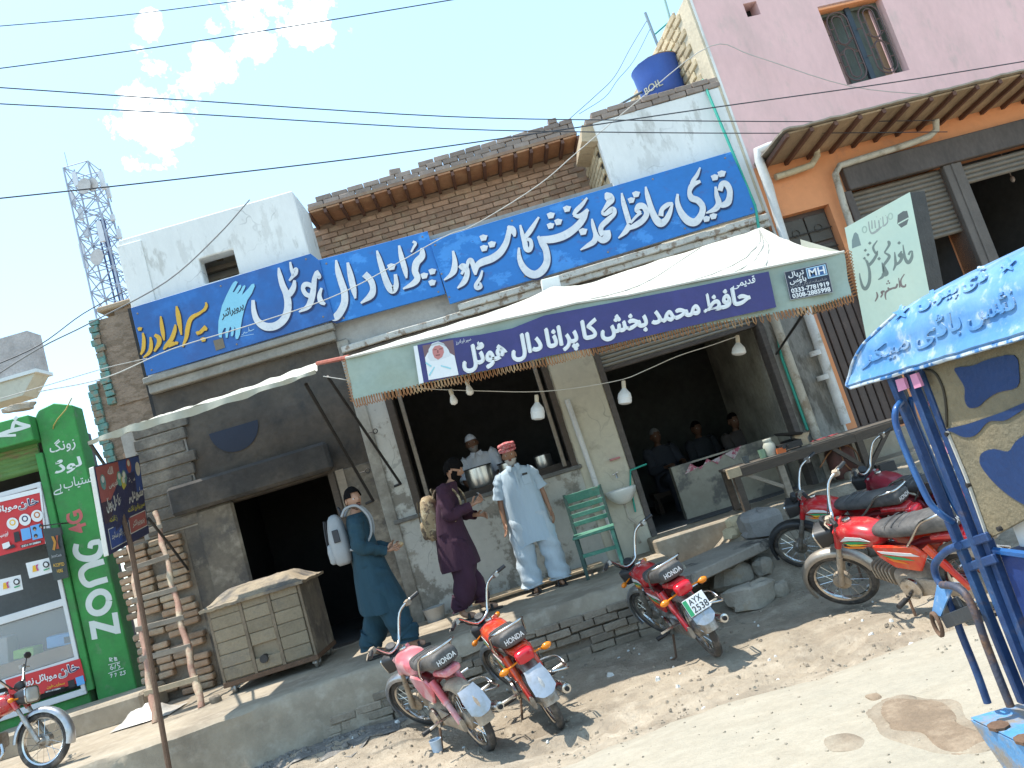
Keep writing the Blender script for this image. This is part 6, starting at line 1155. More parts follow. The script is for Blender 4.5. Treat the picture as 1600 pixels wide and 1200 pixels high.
for a, b in (((1500, 853), (1545, 838)), ((1515, 886), (1556, 872))): flatbar('cross_bar', a, b, bx-.004, 0.016)
def rtube(name, pts, x, r, m=m_rbd, n=5): g = MB(); g.tube([Vector(p) for p in cr([tuple(rp(a, b, x if not isinstance(x, (list, tuple)) else x[i])) for i, (a, b) in enumerate(pts)], n)], r, 8); return RB(g, name, m, smooth=60)
m_rbl = M('worn blue tube enamel', (0.02, 0.095, 0.27), 0.4, 0.15, 8, 0.15, 30, coat=0.2, col3=(0.5, 0.53, 0.55), thr3=0.70, s3=20, col2=(0.02, 0.08, 0.25), thr=0.56, s2=6)
rtube('grab_handle', [(1408, 628), (1400, 640), (1400, 662), (1414, 702), (1436, 752), (1455, 788), (1474, 806), (1488, 815)], [bx-.01, bx-.05, bx-.06, bx-.06, bx-.06, bx-.05, bx-.03, bx], 0.0115, m_rbl)
rtube('grab_handle', [(1424, 622), (1424, 634), (1432, 660), (1452, 706), (1478, 764), (1498, 800), (1510, 812)], bx+.03, 0.0105, m_rbl)
rtube('step_hanger', [(1497, 853), (1478, 862), (1462, 880), (1462, 898), (1472, 918), (1486, 945), (1502, 990), (1526, 1050), (1543, 1098)], bx-.03, 0.0135, m_rbd)
rtube('step_hanger', [(1472, 914), (1490, 916), (1508, 928), (1524, 958), (1540, 1004), (1560, 1056), (1579, 1104)], bx-.06, 0.0135, M('rusty blue tube', (0.045, 0.05, 0.075), 0.6, 0.3, 8, 0.3, 30, col2=(0.13, 0.07, 0.04), thr=0.52, soft=0.06, s2=9))
g = MB(); g.prism([rp(1466, 914, bx-.05), rp(1490, 920, bx-.05), rp(1480, 942, bx-.06), rp(1472, 962, bx-.06), rp(1458, 958, bx-.06)], (-0.006, 0, 0)); RB(g, 'bracket_plate', m_rb)
c = rp(1469, 974, bx-.06); g = MB(); g.tube([c+Vector((-.012, 0.024*math.cos(a), 0.040*math.sin(a))) for a in [2*PI*i/20 for i in range(20)]], 0.008, 6, closed=True); RB(g, 'bracket_ring', m_rust, smooth=60)
g = MB(); g.beam(rp(1476, 972, bx-.06), rp(1522, 955, bx-.06), 0.012, 0.045, up=(0, 0, 1)); g.beam(rp(1474, 955, bx-.02), rp(1500, 940, bx-.02), 0.012, 0.04, up=(0, 0, 1)); RB(g, 'bracket_bar', M('black tube', (0.03, 0.035, 0.04), 0.5, 0.2), bevel=0.003)
# khaki side sheet with stencilled blue shapes, blue body box, step plate
def zp(x, y, xx): return rp(1380+x/4, 560+y/4, xx)
sxx = RX+0.05
g = MB(); P = [zp(*p, sxx) for p in ((238, 60), (300, 30), (480, -20), (900, -150), (1500, -360), (1500, 620), (900, 1000), (660, 1130), (640, 1090), (520, 740), (400, 460))]; g.prism(P, (0.012, 0, 0)); RB(g, 'side_sheet', m_tarp, bevel=0.003)
for nm, pts in (('stencil', ((450, 60), (560, 45), (660, 5), (820, -20), (850, 80), (838, 180), (720, 212), (640, 262), (600, 300), (540, 308), (512, 260), (510, 180), (470, 110))), ('stencil', ((400, 442), (520, 412), (640, 372), (760, 330), (900, 270), (900, 300), (830, 350), (760, 388), (680, 390), (640, 412), (600, 460), (560, 488), (500, 490), (440, 462))), ('stencil', ((605, 650), (618, 592), (690, 566), (780, 582), (822, 530), (870, 490), (1000, 450), (1000, 960), (880, 912), (780, 850), (700, 780), (640, 712)))):
    g = MB(); P = [Vector(p) for p in cr([tuple(zp(*p, sxx-.002)) for p in pts], 3, True)]; g.prism(P, (-0.0015, 0, 0)); RB(g, nm, m_rpat)
g = MB(); g.tube([Vector(p) for p in cr([tuple(zp(*p, sxx-.004)) for p in ((255, 70), (320, 90), (370, 180), (392, 300), (395, 430))], 4)], 0.004, 5); RB(g, 'sheet_seam', M('dark seam', (0.06, 0.05, 0.035), 0.9))
g = MB(); g.tube([zp(*p, sxx-.004) for p in ((400, 455), (520, 745), (650, 1110))], 0.006, 5); RB(g, 'sheet_edge', M('pale sheet edge', (0.45, 0.43, 0.38), 0.7, 0.1))
for (x, y) in ((412, 470), (543, 788), (738, 1062), (668, 1105)): g = MB(); p = zp(x, y, sxx); g.tube([p, p+Vector((-.012, 0, 0))], 0.008, 8); RB(g, 'rivet', m_iron)
m_box = M('body blue', (0.010, 0.032, 0.14), 0.45, 0.15, 4, 0.15, 30)
A = [rp(1558, 862, RX+.06), rp(1600, 838, RX+.06)]; y1 = A[0].y
g = MB(); g.box(RX+.06, RX+1.14, 0.9, y1, 0.35, A[0].z); RB(g, 'body_box', m_box, bevel=0.01)
g = MB(); g.tube([Vector((RX+.055, y1, A[0].z+.005)), Vector((RX+.055, 0.9, A[0].z+.005))], 0.012, 6); RB(g, 'body_rail', m_rbl)
for k, m in enumerate((m_decw, m_grn, m_decw)): g = MB(); y = y1-.06-.11*k; g.box(RX+.10, RX+.12, y-.1, y, A[0].z+.01, A[0].z+.13); RB(g, 'striped_cushion', m)
g = MB(); s = [rp(1524, 1117, RX-.01), rp(1540, 1098, RX+.04)]
sy1 = 2.86; sz = 0.30
g.add([(RX-.03, sy1, sz), (RX+.24, sy1-.02, sz), (RX+.24, 1.5, sz), (RX-.03, 1.5, sz), (RX-.03, sy1, sz-.003), (RX-.02, sy1-.10, sz-.16), (RX-.02, 1.5, sz-.16)], [(0, 1, 2, 3), (4, 3, 6, 5)]); st_ = RB(g, 'step_plate', M('scuffed step paint', (0.08, 0.26, 0.5), 0.45, 0.15, 8, 0.2, 30, col2=(0.25, 0.22, 0.19), thr=0.52, soft=0.06, s2=7, col3=(0.5, 0.5, 0.48), thr3=0.66, s3=12), solid=0.004)
g = MB(); g.add([(RX-.028, sy1-.002, sz-.006), (RX-.02, sy1-.10, sz-.16), (RX+.22, sy1-.10, sz-.16), (RX+.236, sy1-.02, sz-.006)], [(0, 1, 2, 3)]); RB(g, 'step_end', m_rust, solid=0.004)
for x, y in ((1541, 1095), (1578, 1104)): g = MB(); p = rp(x, y, bx-.045); g.tube([(p.x, p.y-.02, sz+.002), (p.x, p.y-.02, sz+.012)], 0.035, 8); RB(g, 'weld_plate', m_rust)
for (x, y) in ((0, 0), (1, 0)):
    g = MB(); cx = RX+.15+.9*x; torus(g, (cx, 1.35, .20), .21, .05, 28, 8); w_ = RB(g, 'wheel', m_tyre, smooth=50); g = MB(); g.lathe([(.17, -.03), (.17, .03), (.05, .04)], (cx, 1.35, .20), (1, 0, 0), 20); r_ = g.build('rim', m_alloy, None, smooth=40); r_.parent = w_
g = MB(); torus(g, (RX+.6, 0.1, .20), .21, .045, 28, 8); RB(g, 'wheel', m_tyre, smooth=50); g = MB(); g.beam((RX+.6, 0.1, .2), (RX+.6, 0.4, 1.0), .08, .08); g.box(RX+.2, RX+1.0, .4, .9, .35, .5); RB(g, 'front_frame', m_rbd)
m_pk = M('pink strap', (0.62, 0.25, 0.38), 0.6, 0.1)
for pts in (((75, 135), (125, 122), (148, 190), (95, 208)), ((165, 105), (205, 92), (240, 175), (195, 190))): g = MB(); g.prism([zp(*p, bx-.03) for p in pts], (0.01, 0, 0)); RB(g, 'pink_tag', m_pk)
rtube('pink_strap', [(1449, 629), (1448, 645), (1456, 668), (1470, 690), (1483, 708)], bx+.04, 0.007, m_pk)
# ================================================================ mint sign board on a post
def quadthing(name, label, cat, TL, TR, BR, BL, depth, m_face, m_side, extra=0.0):
    c = BL; e = thing(name, label, cat, c); g = MB(); g.prism([p-c for p in (BL, BR, TR, TL)], depth); g.build('box', m_side, e, bevel=0.004)
    n = -Vector(depth).normalized(); g = MB(); g.add([p-c+n*0.003 for p in (BL, BR, TR, TL)], [(0, 1, 2, 3)]); g.build('face', m_face, e)
    def f(u, v, l=0.0): return (BL*(1-u)+BR*u)*(1-v) + (TL*(1-u)+TR*u)*v - c + n*(0.005+l)
    return e, f
TL, TR, BR, BL = onY(1320, 356, 7.0), onY(1422, 300, 7.12), onY(1462, 505, 7.12), onY(1363, 575, 7.0)
m_mint = M('mint sign film', (0.56, 0.68, 0.56), 0.5, 0.05, 2, 0.05, 20, col2=(0.62, 0.70, 0.55), thr=0.55, soft=0.15, s2=1.5)
e, f = quadthing('sign_box', 'pale mint sign box with green grey Urdu lettering above the blue rickshaw roof', 'sign', TL, TR, BR, BL, (0.22, 0.12, 0.0), m_mint, M('grimy black box side', (0.05, 0.048, 0.045), 0.8, 0.3, 5, 0.3, 30))
bpy.context.view_layer.update()
MI = np.array([[0, 0], [0, 0]])
def mint(px, py, l=0):      # picture point of the zoomed photograph to sheet coordinates
    a, b, d = np.array((1320, 356.)), np.array((1422, 300.)), np.array((1363, 575.)); q = np.array((px, py)) - a
    Mx = np.array([b-a, d-a]).T; u, w = np.linalg.solve(Mx, q); return f(u, 1-w, l)
m_gl = M('green grey letter film', (0.20, 0.24, 0.21), 0.6, 0.08)
def mstroke(strokes, dots, name='lettering', m=m_gl, ox=1310, oy=290, s=5.455):
    g = MB(); k = 0
    for st in strokes: stroke(g, [(ox+x/s, oy+y/s, (w*1.2+2)/s) for x, y, w in st], mint, 5, 0.0003*k); k += 1
    for x, y, w in dots: h = w*.55/s; X, Y = ox+x/s, oy+y/s; poly(g, [(X-h, Y), (X, Y-h), (X+h, Y), (X, Y+h)], mint, 0.0003*k); k += 1
    g.build(name, m, e, fix=False)
mstroke([[(636, 590, 6), (618, 600, 14), (605, 625, 14)], [(638, 590, 8), (634, 650, 22), (606, 692, 26), (578, 660, 20), (566, 600, 14), (556, 530, 5)], [(484, 590, 6), (490, 650, 16), (492, 700, 18), (474, 752, 8)], [(492, 705, 18), (530, 680, 20), (548, 640, 24), (540, 610, 20), (520, 622, 14), (534, 640, 10)], [(534, 590, 14), (545, 600, 18)],
   [(424, 490, 10), (436, 505, 22), (434, 530, 16), (396, 590, 10)], [(396, 590, 8), (438, 620, 18), (425, 655, 20), (392, 700, 18), (400, 735, 26), (418, 775, 26), (395, 785, 14), (385, 720, 12), (376, 675, 6)], [(388, 770, 18), (380, 800, 18), (344, 822, 6)], [(335, 480, 6), (300, 540, 14), (330, 600, 14), (336, 570, 8)], [(335, 598, 16), (300, 655, 20), (262, 690, 20), (250, 650, 8)], [(236, 640, 8), (258, 690, 14), (272, 760, 18), (268, 840, 22), (240, 890, 24), (212, 870, 18), (192, 800, 10), (186, 755, 5)]],
   [(524, 512, 30), (272, 500, 28), (352, 640, 30), (235, 560, 26), (258, 600, 26), (228, 630, 24)])
mstroke([[(570, 790, 6), (540, 840, 10), (545, 890, 14), (575, 900, 12), (582, 880, 8)], [(520, 820, 5), (527, 870, 9), (530, 905, 9)], [(510, 870, 12), (498, 900, 14), (470, 905, 12), (440, 912, 14), (425, 895, 8)], [(440, 915, 12), (410, 935, 14), (405, 970, 10), (412, 1000, 4)], [(400, 925, 12), (375, 930, 16), (380, 950, 12), (365, 975, 8)], [(330, 925, 6), (338, 965, 12), (318, 1005, 6)]], [(430, 840, 18), (440, 858, 18), (420, 862, 16)], m=flat('brown letter film', (0.22, 0.17, 0.15)))
mstroke([[(415, 270, 6), (420, 320, 8), (395, 350, 10), (375, 355, 6)], [(378, 270, 5), (385, 345, 8)], [(370, 360, 8), (330, 395, 14), (290, 415, 14), (270, 395, 6)], [(345, 300, 6), (350, 370, 8), (325, 385, 8)], [(310, 300, 5), (318, 370, 8)], [(285, 300, 5), (290, 375, 8)], [(258, 310, 5), (268, 380, 8), (275, 400, 6)]], [(345, 320, 12), (360, 290, 10), (405, 262, 8), (325, 270, 8)], m=flat('pale grey film', (0.36, 0.38, 0.34)))
def ring(cx, cy, r): mstroke([[(cx+r*math.cos(2*PI*i/12), cy+r*1.5*math.sin(2*PI*i/12), 8) for i in range(13)]], [], 'ornament', flat('pale green film', (0.42, 0.52, 0.42)))
ring(445, 270, 18); ring(224, 380, 18)
g = MB(); poly(g, [(1310+x/5.455, 290+y/5.455) for x, y in ((120, 540), (118, 470), (135, 410), (150, 400), (170, 420), (196, 515))], mint, 0.0004); g.build('dome_picture', flat('dome film', (0.22, 0.28, 0.26)), e, fix=False)
g = MB(); poly(g, [(1310+x/5.455, 290+y/5.455) for x, y in ((508, 260), (555, 228), (590, 226), (606, 290), (590, 350), (540, 378), (505, 340))], mint, 0.0004); g.build('black_cube_picture', flat('dark cube film', (0.13, 0.14, 0.13)), e, fix=False)
g = MB(); poly(g, [(1310+x/5.455, 290+y/5.455) for x, y in ((510, 335), (605, 285), (606, 298), (512, 348))], mint, 0.0008); g.build('black_cube_picture', m_mint, e, fix=False)
g = MB(); g.tube([(0.25, 0.1, 0.3), (0.25, 0.1, -BL.z-0.1)], 0.035, 8); g.build('post', m_iron, e)
# ================================================================ street sign on a pole by the ladder
TL, TR, BR, BL = onY(146, 729, 6.72), onY(216, 711, 7.55), onY(233, 833, 7.55), onY(170, 868, 6.72)
e, f = quadthing('street_sign', 'old blue and red hotel sign board on an iron pole in front of the ladder', 'sign', TL, TR, BR, BL, (-0.05, 0.012, 0.0), M('faded navy film', (0.035, 0.035, 0.075), 0.5, 0.15), M('white sign edge', (0.62, 0.6, 0.54), 0.7, 0.1))
sb = BL
def fq(name, m, q, l=0.001): g = MB(); g.add([f(u, v, l) for u, v in q], [tuple(range(len(q)))]); g.build(name, m, e, fix=False)
def fr4(u0, u1, v0, v1): return ((u0, v0), (u1, v0), (u1, v1), (u0, v1))
m_fr1 = M('faded red film', (0.30, 0.085, 0.07), 0.6, 0.12, 4); m_fb = M('faded blue film', (0.04, 0.07, 0.21), 0.6, 0.12, 4); m_cr = M('cream film', (0.52, 0.50, 0.43), 0.6, 0.1); m_ye = M('dull yellow film', (0.42, 0.36, 0.06), 0.6, 0.1)
fq('panel_print', m_fr1, fr4(.02, .5, .58, .985)); fq('panel_print', m_fb, fr4(.5, .985, .55, .985)); fq('panel_print', M('dark band film', (0.055, 0.035, 0.045), 0.6), fr4(.02, .5, .34, .58)); 
fq('frame_print', m_cr, fr4(.06, .50, .045, .275), .002); fq('frame_print', m_fb, fr4(.07, .49, .055, .265), .003); fq('frame_print', m_cr, fr4(.53, .97, .10, .30), .002); fq('frame_print', m_fr1, fr4(.54, .96, .11, .29), .003)
def ft(s, u0, u1, v0, v1, m, w=0.02, l=0.003): g = MB(); put_quad_text(g, s, [f(u0, v0, l), f(u1, v0, l), f(u1, v1, l), f(u0, v1, l)], True, w, 0.0); g.build('lettering', m, e, fix=False)
ft('ٹھنڈا دال ہوٹل', .10, .50, .44, .62, m_cr, .035); ft('مشہور دال ہوٹل', .53, .97, .44, .62, m_cr, .035); ft('سپر برادرز ناشتہ', .12, .5, .31, .40, m_ye); ft('سپر برادرز ناشتہ', .55, .97, .33, .42, m_ye); ft('پروپرائٹر ساجد', .10, .46, .12, .22, m_cr, .01, .005); ft('پروپرائٹر', .6, .9, .15, .24, m_cr, .01, .005); ft('قدیمی', .22, .42, .70, .78, m_cr); ft('سپیشل', .62, .82, .68, .76, m_cr); ft('الله', .24, .36, .86, .95, m_cr)
for u, v, m in ((.12, .80, m_teal), (.47, .78, flat('green bowl film', (0.12, 0.3, 0.22))), (.58, .78, m_teal), (.72, .90, m_fr1), (.92, .83, m_cr), (.55, .72, m_ye)):
    fq('dish_picture', m, [(u+.055*math.cos(2*PI*i/14), v+.09*math.sin(2*PI*i/14)) for i in range(14)], .004); fq('dish_picture', m_cr, [(u+.03*math.cos(2*PI*i/12), v+.03+.04*math.sin(2*PI*i/12)) for i in range(12)], .005)
pb = onY(204, 850, 6.95)-sb; pg = onY(266, 1212, 6.66)-sb
g = MB(); g.tube([f(.5, .5, -.06), pb, Vector((pb.x, pb.y, pg.z)) if False else pg], 0.022, 8); g.build('pole', m_rust, e)
g = MB(); g.tube([onY(232, 810, 7.5)-sb, onY(264, 850, 8.3)-sb, onY(294, 890, 9.1)-sb], 0.014, 6); g.build('brace', m_iron, e)
# ================================================================ bamboo ladder
lad = thing('ladder', 'leaning bamboo ladder with flat wooden rungs in front of the crumbling bricks', 'ladder', onZ(278, 1118, PZ))
lo = lad.location
def rail(b, tp):
    B = onZ(*b, PZ); T = onY(*tp, 9.02); g = MB(); n = 22; g.tube([B.lerp(T, i/n)+Vector((0.012*math.sin(i*1.3), 0, 0))-lo for i in range(n+1)], [0.034*(1.28 if i % 4 == 2 else 1.0)*(1-0.25*i/n) for i in range(n+1)], 9); g.build('rail', M('reddish bamboo', (0.36, 0.20, 0.14), 0.75, 0.2, 6, 0.25, 30, col2=(0.5, 0.4, 0.27), thr=0.55, soft=0.08, s2=4), lad, smooth=50); return B, T
B1, T1 = rail((243, 1130), (196, 800)); B2, T2 = rail((315, 1106), (243, 800))
def online(B, T, py):
    best = min((B.lerp(T, i/200) for i in range(201)), key=lambda p: abs((600 - FPX*((p-CAM).dot(UP))/((p-CAM).dot(FWD)))-py)); return best
for a, b in ((1081, 1060), (1028, 1010), (981, 966), (936, 922), (888, 871), (842, 824)):
    P, Q = online(B1, T1, a), online(B2, T2, b); d = (Q-P).normalized(); g = MB(); g.beam(P-d*.05+Vector((0, -.035, 0))-lo, Q+d*.05+Vector((0, -.035, 0))-lo, .022, .055); g.build('rung', m_woodg if a != 1081 else m_paleWood, lad, bevel=0.004)
# ================================================================ wheeled brick oven
OY = 8.15
q = [onY(*p, OY) for p in ((326, 948), (462, 906), (497, 1026), (350, 1070))]
ox0 = (q[0].x+q[3].x)/2; ox1 = (q[1].x+q[2].x)/2; oz0 = (q[2].z+q[3].z)/2; oz1 = (q[0].z+q[1].z)/2; OD = 0.75
ov = thing('oven_trolley', 'wheeled mud brick oven box with a sloping dusty lid beside the dark oven bay', 'oven', ((ox0+ox1)/2, OY, PZ))
def OB(mb, name, m, **k): o = mb.build(name, m, **k); o.parent = ov; o.matrix_parent_inverse = Matrix.Translation(ov.location).inverted(); return o
m_ob = M('dusty oven brick', (0.27, 0.215, 0.145), 0.95, 0.2, 5, 0.45, 40, rand=0.12, col2=(0.20, 0.165, 0.12), thr=0.58, soft=0.06, s2=5)
g = MB(); g.box(ox0+.02, ox1-.02, OY+.02, OY+OD, oz0, oz1-.01); OB(g, 'core', M('oven mortar', (0.25, 0.20, 0.137), 0.95, 0.2))
rows, cw = 6, [0.36, 0.31, 0.33]
for r in range(rows):
    h = (oz1-oz0-.03)/rows; z = oz0+.03+h*r; x = ox0; tot = sum(cw)
    for k in range(3):
        w = (ox1-ox0)*cw[k]/tot
        if not (r == 1 and k == 1): t = MB(); j = random.uniform(-.004, .004); t.box(x+.006, x+w-.026, OY-.010+j, OY+.03, z+.002, z+h-.002, rot=Matrix.Rotation(random.uniform(-.012, .012), 3, 'Y')); OB(t, 'brick', m_ob, bevel=0.006)
        x += w
m_strip = M('rusty strip', (0.20, 0.15, 0.10), 0.8, 0.3, 6, 0.3, 30); x = ox0
for k in range(2):
    x += (ox1-ox0)*cw[k]/sum(cw); t = MB(); t.box(x-.027, x+.006, OY-.018, OY+.02, oz0+.02, oz1-.02); OB(t, 'iron_strip', m_strip, bevel=0.003)
t = MB(); t.box(ox0-.02, ox1+.02, OY-.02, OY+OD+.02, oz0-.03, oz0+.02); OB(t, 'base_frame', m_rust, bevel=0.004)
for x in (ox0-.012, ox1-.012): t = MB(); t.box(x, x+.025, OY-.016, OY+.01, oz0, oz1-.02); OB(t, 'corner_iron', m_strip)
g = MB(); g.box(ox1-.02, ox1+.012, OY+.03, OY+OD, oz0+.02, oz1-.04); OB(g, 'side_panel', m_soot2)
g = MB()
def lid(u, v):
    e = 0.07; x = ox0-e+(ox1-ox0+2*e)*u; y = OY-e+(OD+2*e)*v; d = min(u, 1-u)*(ox1-ox0)/.22; d2 = min(v, 1-v)*OD/.25; k = sm(0, 1, min(d, d2, 1)); return (x, y, oz1-.02+0.13*k+0.012*hz(u*9, v*7, 1.5))
g.grid(lid, 24, 18); OB(g, 'lid', M('clay lid', (0.33, 0.265, 0.185), 0.95, 0.2, 4, 0.4, 30, col2=(0.16, 0.14, 0.12), thr=0.55, soft=0.06, s2=3), smooth=35, solid=0.03)
c = onY(413, 1029, OY-.02); g = MB(); g.lathe([(.028, .06), (.042, .06), (.042, -.02), (.028, -.02)], c, (0, 1, 0), 14); g.lathe([(.028, .0), (.001, .0)], c, (0, 1, 0), 14); OB(g, 'vent_pipe', m_iron, smooth=40)
for x, y in ((ox0+.08, OY+.03), (ox1-.03, OY+.06), (ox0+.08, OY+OD-.1), (ox1-.05, OY+OD-.1)):
    g = MB(); torus(g, (x, y, PZ+.055), .036, .02, 16, 8); g.lathe([(.036, -.015), (.036, .015)], (x, y, PZ+.055), (1, 0, 0), 12); g.beam((x-.03, y, PZ+.05), (x-.03, y+.02, oz0), .012, .03); g.beam((x+.03, y, PZ+.05), (x+.03, y+.02, oz0), .012, .03); OB(g, 'caster', m_alloy, smooth=40)
stone('brick', 'loose broken brick wedged against the front caster of the brick oven', 'brick', 338, 1098, PZ, (.06, .05, .04), .3, 2.2, mat=m_brick)
# ================================================================ lamps on a wire
wy = 7.05
m_cord = M('white flex', (0.55, 0.54, 0.5), 0.7, 0.05)
wp = [(505, 588), (560, 596), (660, 607), (760, 611), (836, 612), (900, 606), (972, 593), (1010, 578), (1060, 556), (1110, 540), (1150, 526)]
g = MB(); g.tube([Vector(p) for p in cr([tuple(onY(*p, wy)) for p in wp], 4)], 0.0045, 5); tag(g.build('lamp_wire', m_cord), 'white lamp wire sagging under the big awning', 'wire')
m_bot = M('milky bottle plastic', (0.66, 0.67, 0.66), 0.4, 0.06, 6, 0.05, 20); m_neck = M('cream lamp holder', (0.55, 0.49, 0.38), 0.5, 0.1)
for (x, y, y2, lab) in ((838, 617, 657, 'milk white bottle lamp hanging before the window, leftmost of the bottle lamps'), (974, 595, 633, 'milk white bottle lamp hanging beside the cream column and doorway edge'), (1152, 524, 556, 'milk white bottle lamp hanging highest, near the right end of the awning')):
    t, bt_ = onY(x, y, wy), onY(x+3, y2, wy); e = thing('bottle_lamp', lab, 'lamp', t, 0, 'bottle lamps under the awning'); h = t.z-bt_.z; d = (bt_-t)
    g = MB(); g.lathe([(.018, 0), (.02, .02), (.02, .07)], (0, 0, 0), d, 12); g.build('lamp_holder', m_neck, e, smooth=40)
    g = MB(); g.lathe([(.02, .07), (.03, .085), (.058, .12), (.062, .14), (.064, h-.03), (.058, h-.01), (.03, h), (.005, h)], (0, 0, 0), d, 16); g.build('bottle', m_bot, e, smooth=50)
    g = MB(); g.lathe([(.0645, .15), (.066, .155), (.066, .165), (.0645, .17)], (0, 0, 0), d, 16); g.build('bottle_ridge', m_bot, e, smooth=50)
for (x, y, lab) in ((705, 613, 'small frosted bulb hanging lower under the left end of the banner'), (730, 598, 'bright white bulb just under the portrait end of the banner')):
    p = onY(x, y, 6.9); e = thing('light_bulb', lab, 'light bulb', p, 0, 'bare bulbs under the banner'); g = MB(); g.lathe([(.016, 0), (.02, -.01), (.02, -.05)], (0, 0, .03), (0, 0, 1), 10); g.build('lamp_holder', m_neck, e, smooth=40)
    g = MB(); g.lathe([(.015, -.02), (.03, -.06), (.036, -.085), (.028, -.11), (.004, -.12)], (0, 0, 0), (0, 0, 1), 14); g.build('bulb', M('frosted bulb', (0.75, 0.74, 0.7), 0.3, 0.03, bump=0), e, smooth=60)
# ================================================================ kitchen window things
m_steel = M('brushed steel', (0.62, 0.61, 0.57), 0.28, 0.12, 5, 0.05, 30, metal=0.9, stretch=(8, 8, 1))
def pot(px0, px1, py, y, h, lab, z=1.665):
    a = onY(px0, py, y); b = onY(px1, py, y); r = (b.x-a.x)/2; c = Vector(((a.x+b.x)/2, y+r*0.2, z)); e = thing('cooking_pot', lab, 'pot', c, 0, 'steel pots on the kitchen counter')
    g = MB(); g.lathe([(r*.9, 0), (r*.97, .03), (r, h*.5), (r, h), (r*.9, h), (r*.88, .03), (0.01, .02)], (0, 0, 0), (0, 0, 1), 28, cap=False); g.build('body', m_steel, e, smooth=40)
    g = MB(); g.loft([[Vector((rr*math.cos(2*PI*i/28), rr*math.sin(2*PI*i/28), h+dz)) for i in range(28)] for rr, dz in ((r*1.0, -.008), (r*1.07, -.006), (r*1.07, .008), (r*.98, .008))], closed=True, cap=False); g.build('rim', m_iron, e, smooth=40)
pot(727, 772, 745, 9.55, .24, 'largest steel cooking pot, in front of the cook'); pot(780, 812, 736, 9.75, .20, 'steel cooking pot half hidden behind the turbaned man'); pot(833, 861, 712, 9.7, .16, 'small bright steel pot at the right end of the kitchen counter')
# basin with soap shelf
bp = onY(972, 770, 8.95); e = thing('wash_basin', 'small white wash basin on the cream column beside the doorway', 'basin', (bp.x, WY-.02, bp.z))
g = MB(); g.loft([[Vector((rx*math.cos(2*PI*i/22), -.17+ry*math.sin(2*PI*i/22), z)) for i in range(22)] for rx, ry, z in ((.05, .05, -.13), (.10, .09, -.10), (.165, .14, -.03), (.185, .16, .03), (.18, .155, .045), (.165, .14, .04), (.13, .11, -.02), (.05, .04, -.06))]); g.build('bowl', M('old ceramic', (0.62, 0.62, 0.58), 0.3, 0.08, 6, 0.05, 20, col2=(0.4, 0.37, 0.3), thr=0.62, soft=0.1, s2=5), e, smooth=50)
g = MB(); g.tube([(0, -.12, -.12), (0.0, -.12, -.3), (.06, -.1, -.38), (.02, -.08, -.5), (.05, -.05, -.62)], .018, 8); g.build('waste_pipe', m_pvcd, e, smooth=50)
g = MB(); g.tube([(.02, 0.0, .22), (.02, -.06, .22), (.02, -.07, .17)], .012, 8); g.tube([(-.02, -.03, .22), (.06, -.03, .24)], .006, 6); g.build('tap', m_chrome, e, smooth=50)
g = MB(); sp_ = onY(960, 717, WY-.04)-e.location; g.box(sp_.x-.06, sp_.x+.06, -.10, .0, sp_.z-.012, sp_.z+.012); g.build('soap_shelf', M('pink soap shelf', (0.5, 0.2, 0.2), 0.6), e, bevel=0.005)
pipe('water_pipe', 'short green pipe feeding the wash basin tap', [onY(1010, 725, WY-.02), onY(985, 735, WY-.04), onY(985, 760, WY-.04), onY(993, 800, WY-.04)], .012, m_green)
# green wooden chair (seen from its front, back rail to the left wall)
m_chg = M('worn green chair paint', (0.06, 0.20, 0.14), 0.7, 0.2, 6, 0.2, 30, col2=(0.13, 0.30, 0.22), thr=0.55, soft=0.08, s2=5, col3=(0.2, 0.17, 0.12), thr3=0.66, s3=12)
m_chd = M('dark green chair paint', (0.045, 0.085, 0.07), 0.7, 0.2, 6, 0.2, 30)
cp = onZ(946, 893, PZ); cp.y = min(cp.y, 8.75); cp = onY(946, 890, 8.62); e = thing('wooden_chair', 'worn green wooden chair with slatted back beside the wash basin', 'chair', (cp.x, 8.62, PZ), -0.12)
for s in (-1, 1):
    g = MB(); g.beam((s*.21, .17, 0), (s*.21, .20, .45), .038, .04); g.beam((s*.21, .20, .45), (s*.21, .27, .92), .036, .038); g.build('leg', m_chd, e, bevel=0.004)
    g = MB(); g.beam((s*.20, -.20, 0), (s*.20, -.19, .44), .038, .038); g.build('leg', m_chg if s > 0 else m_chd, e, bevel=0.004)
    g = MB(); g.beam((s*.205, -.19, .17), (s*.21, .18, .17), .022, .03); g.build('stretcher', m_chd, e)
g = MB(); g.box(-.235, .235, -.23, .22, .44, .465); g.build('seat', m_chg, e, bevel=0.006)
g = MB(); g.beam((-.19, -.195, .25), (.19, -.195, .25), .02, .04); g.build('stretcher', m_chg, e)
for z, h in ((.86, .10), (.75, .06), (.66, .05), (.57, .05)): g = MB(); y = .205+.07*(z-.45)/.47; g.beam((-.21, y-.012, z), (.21, y-.012, z), .018, h); g.build('back_slat', m_chg, e, bevel=0.004)
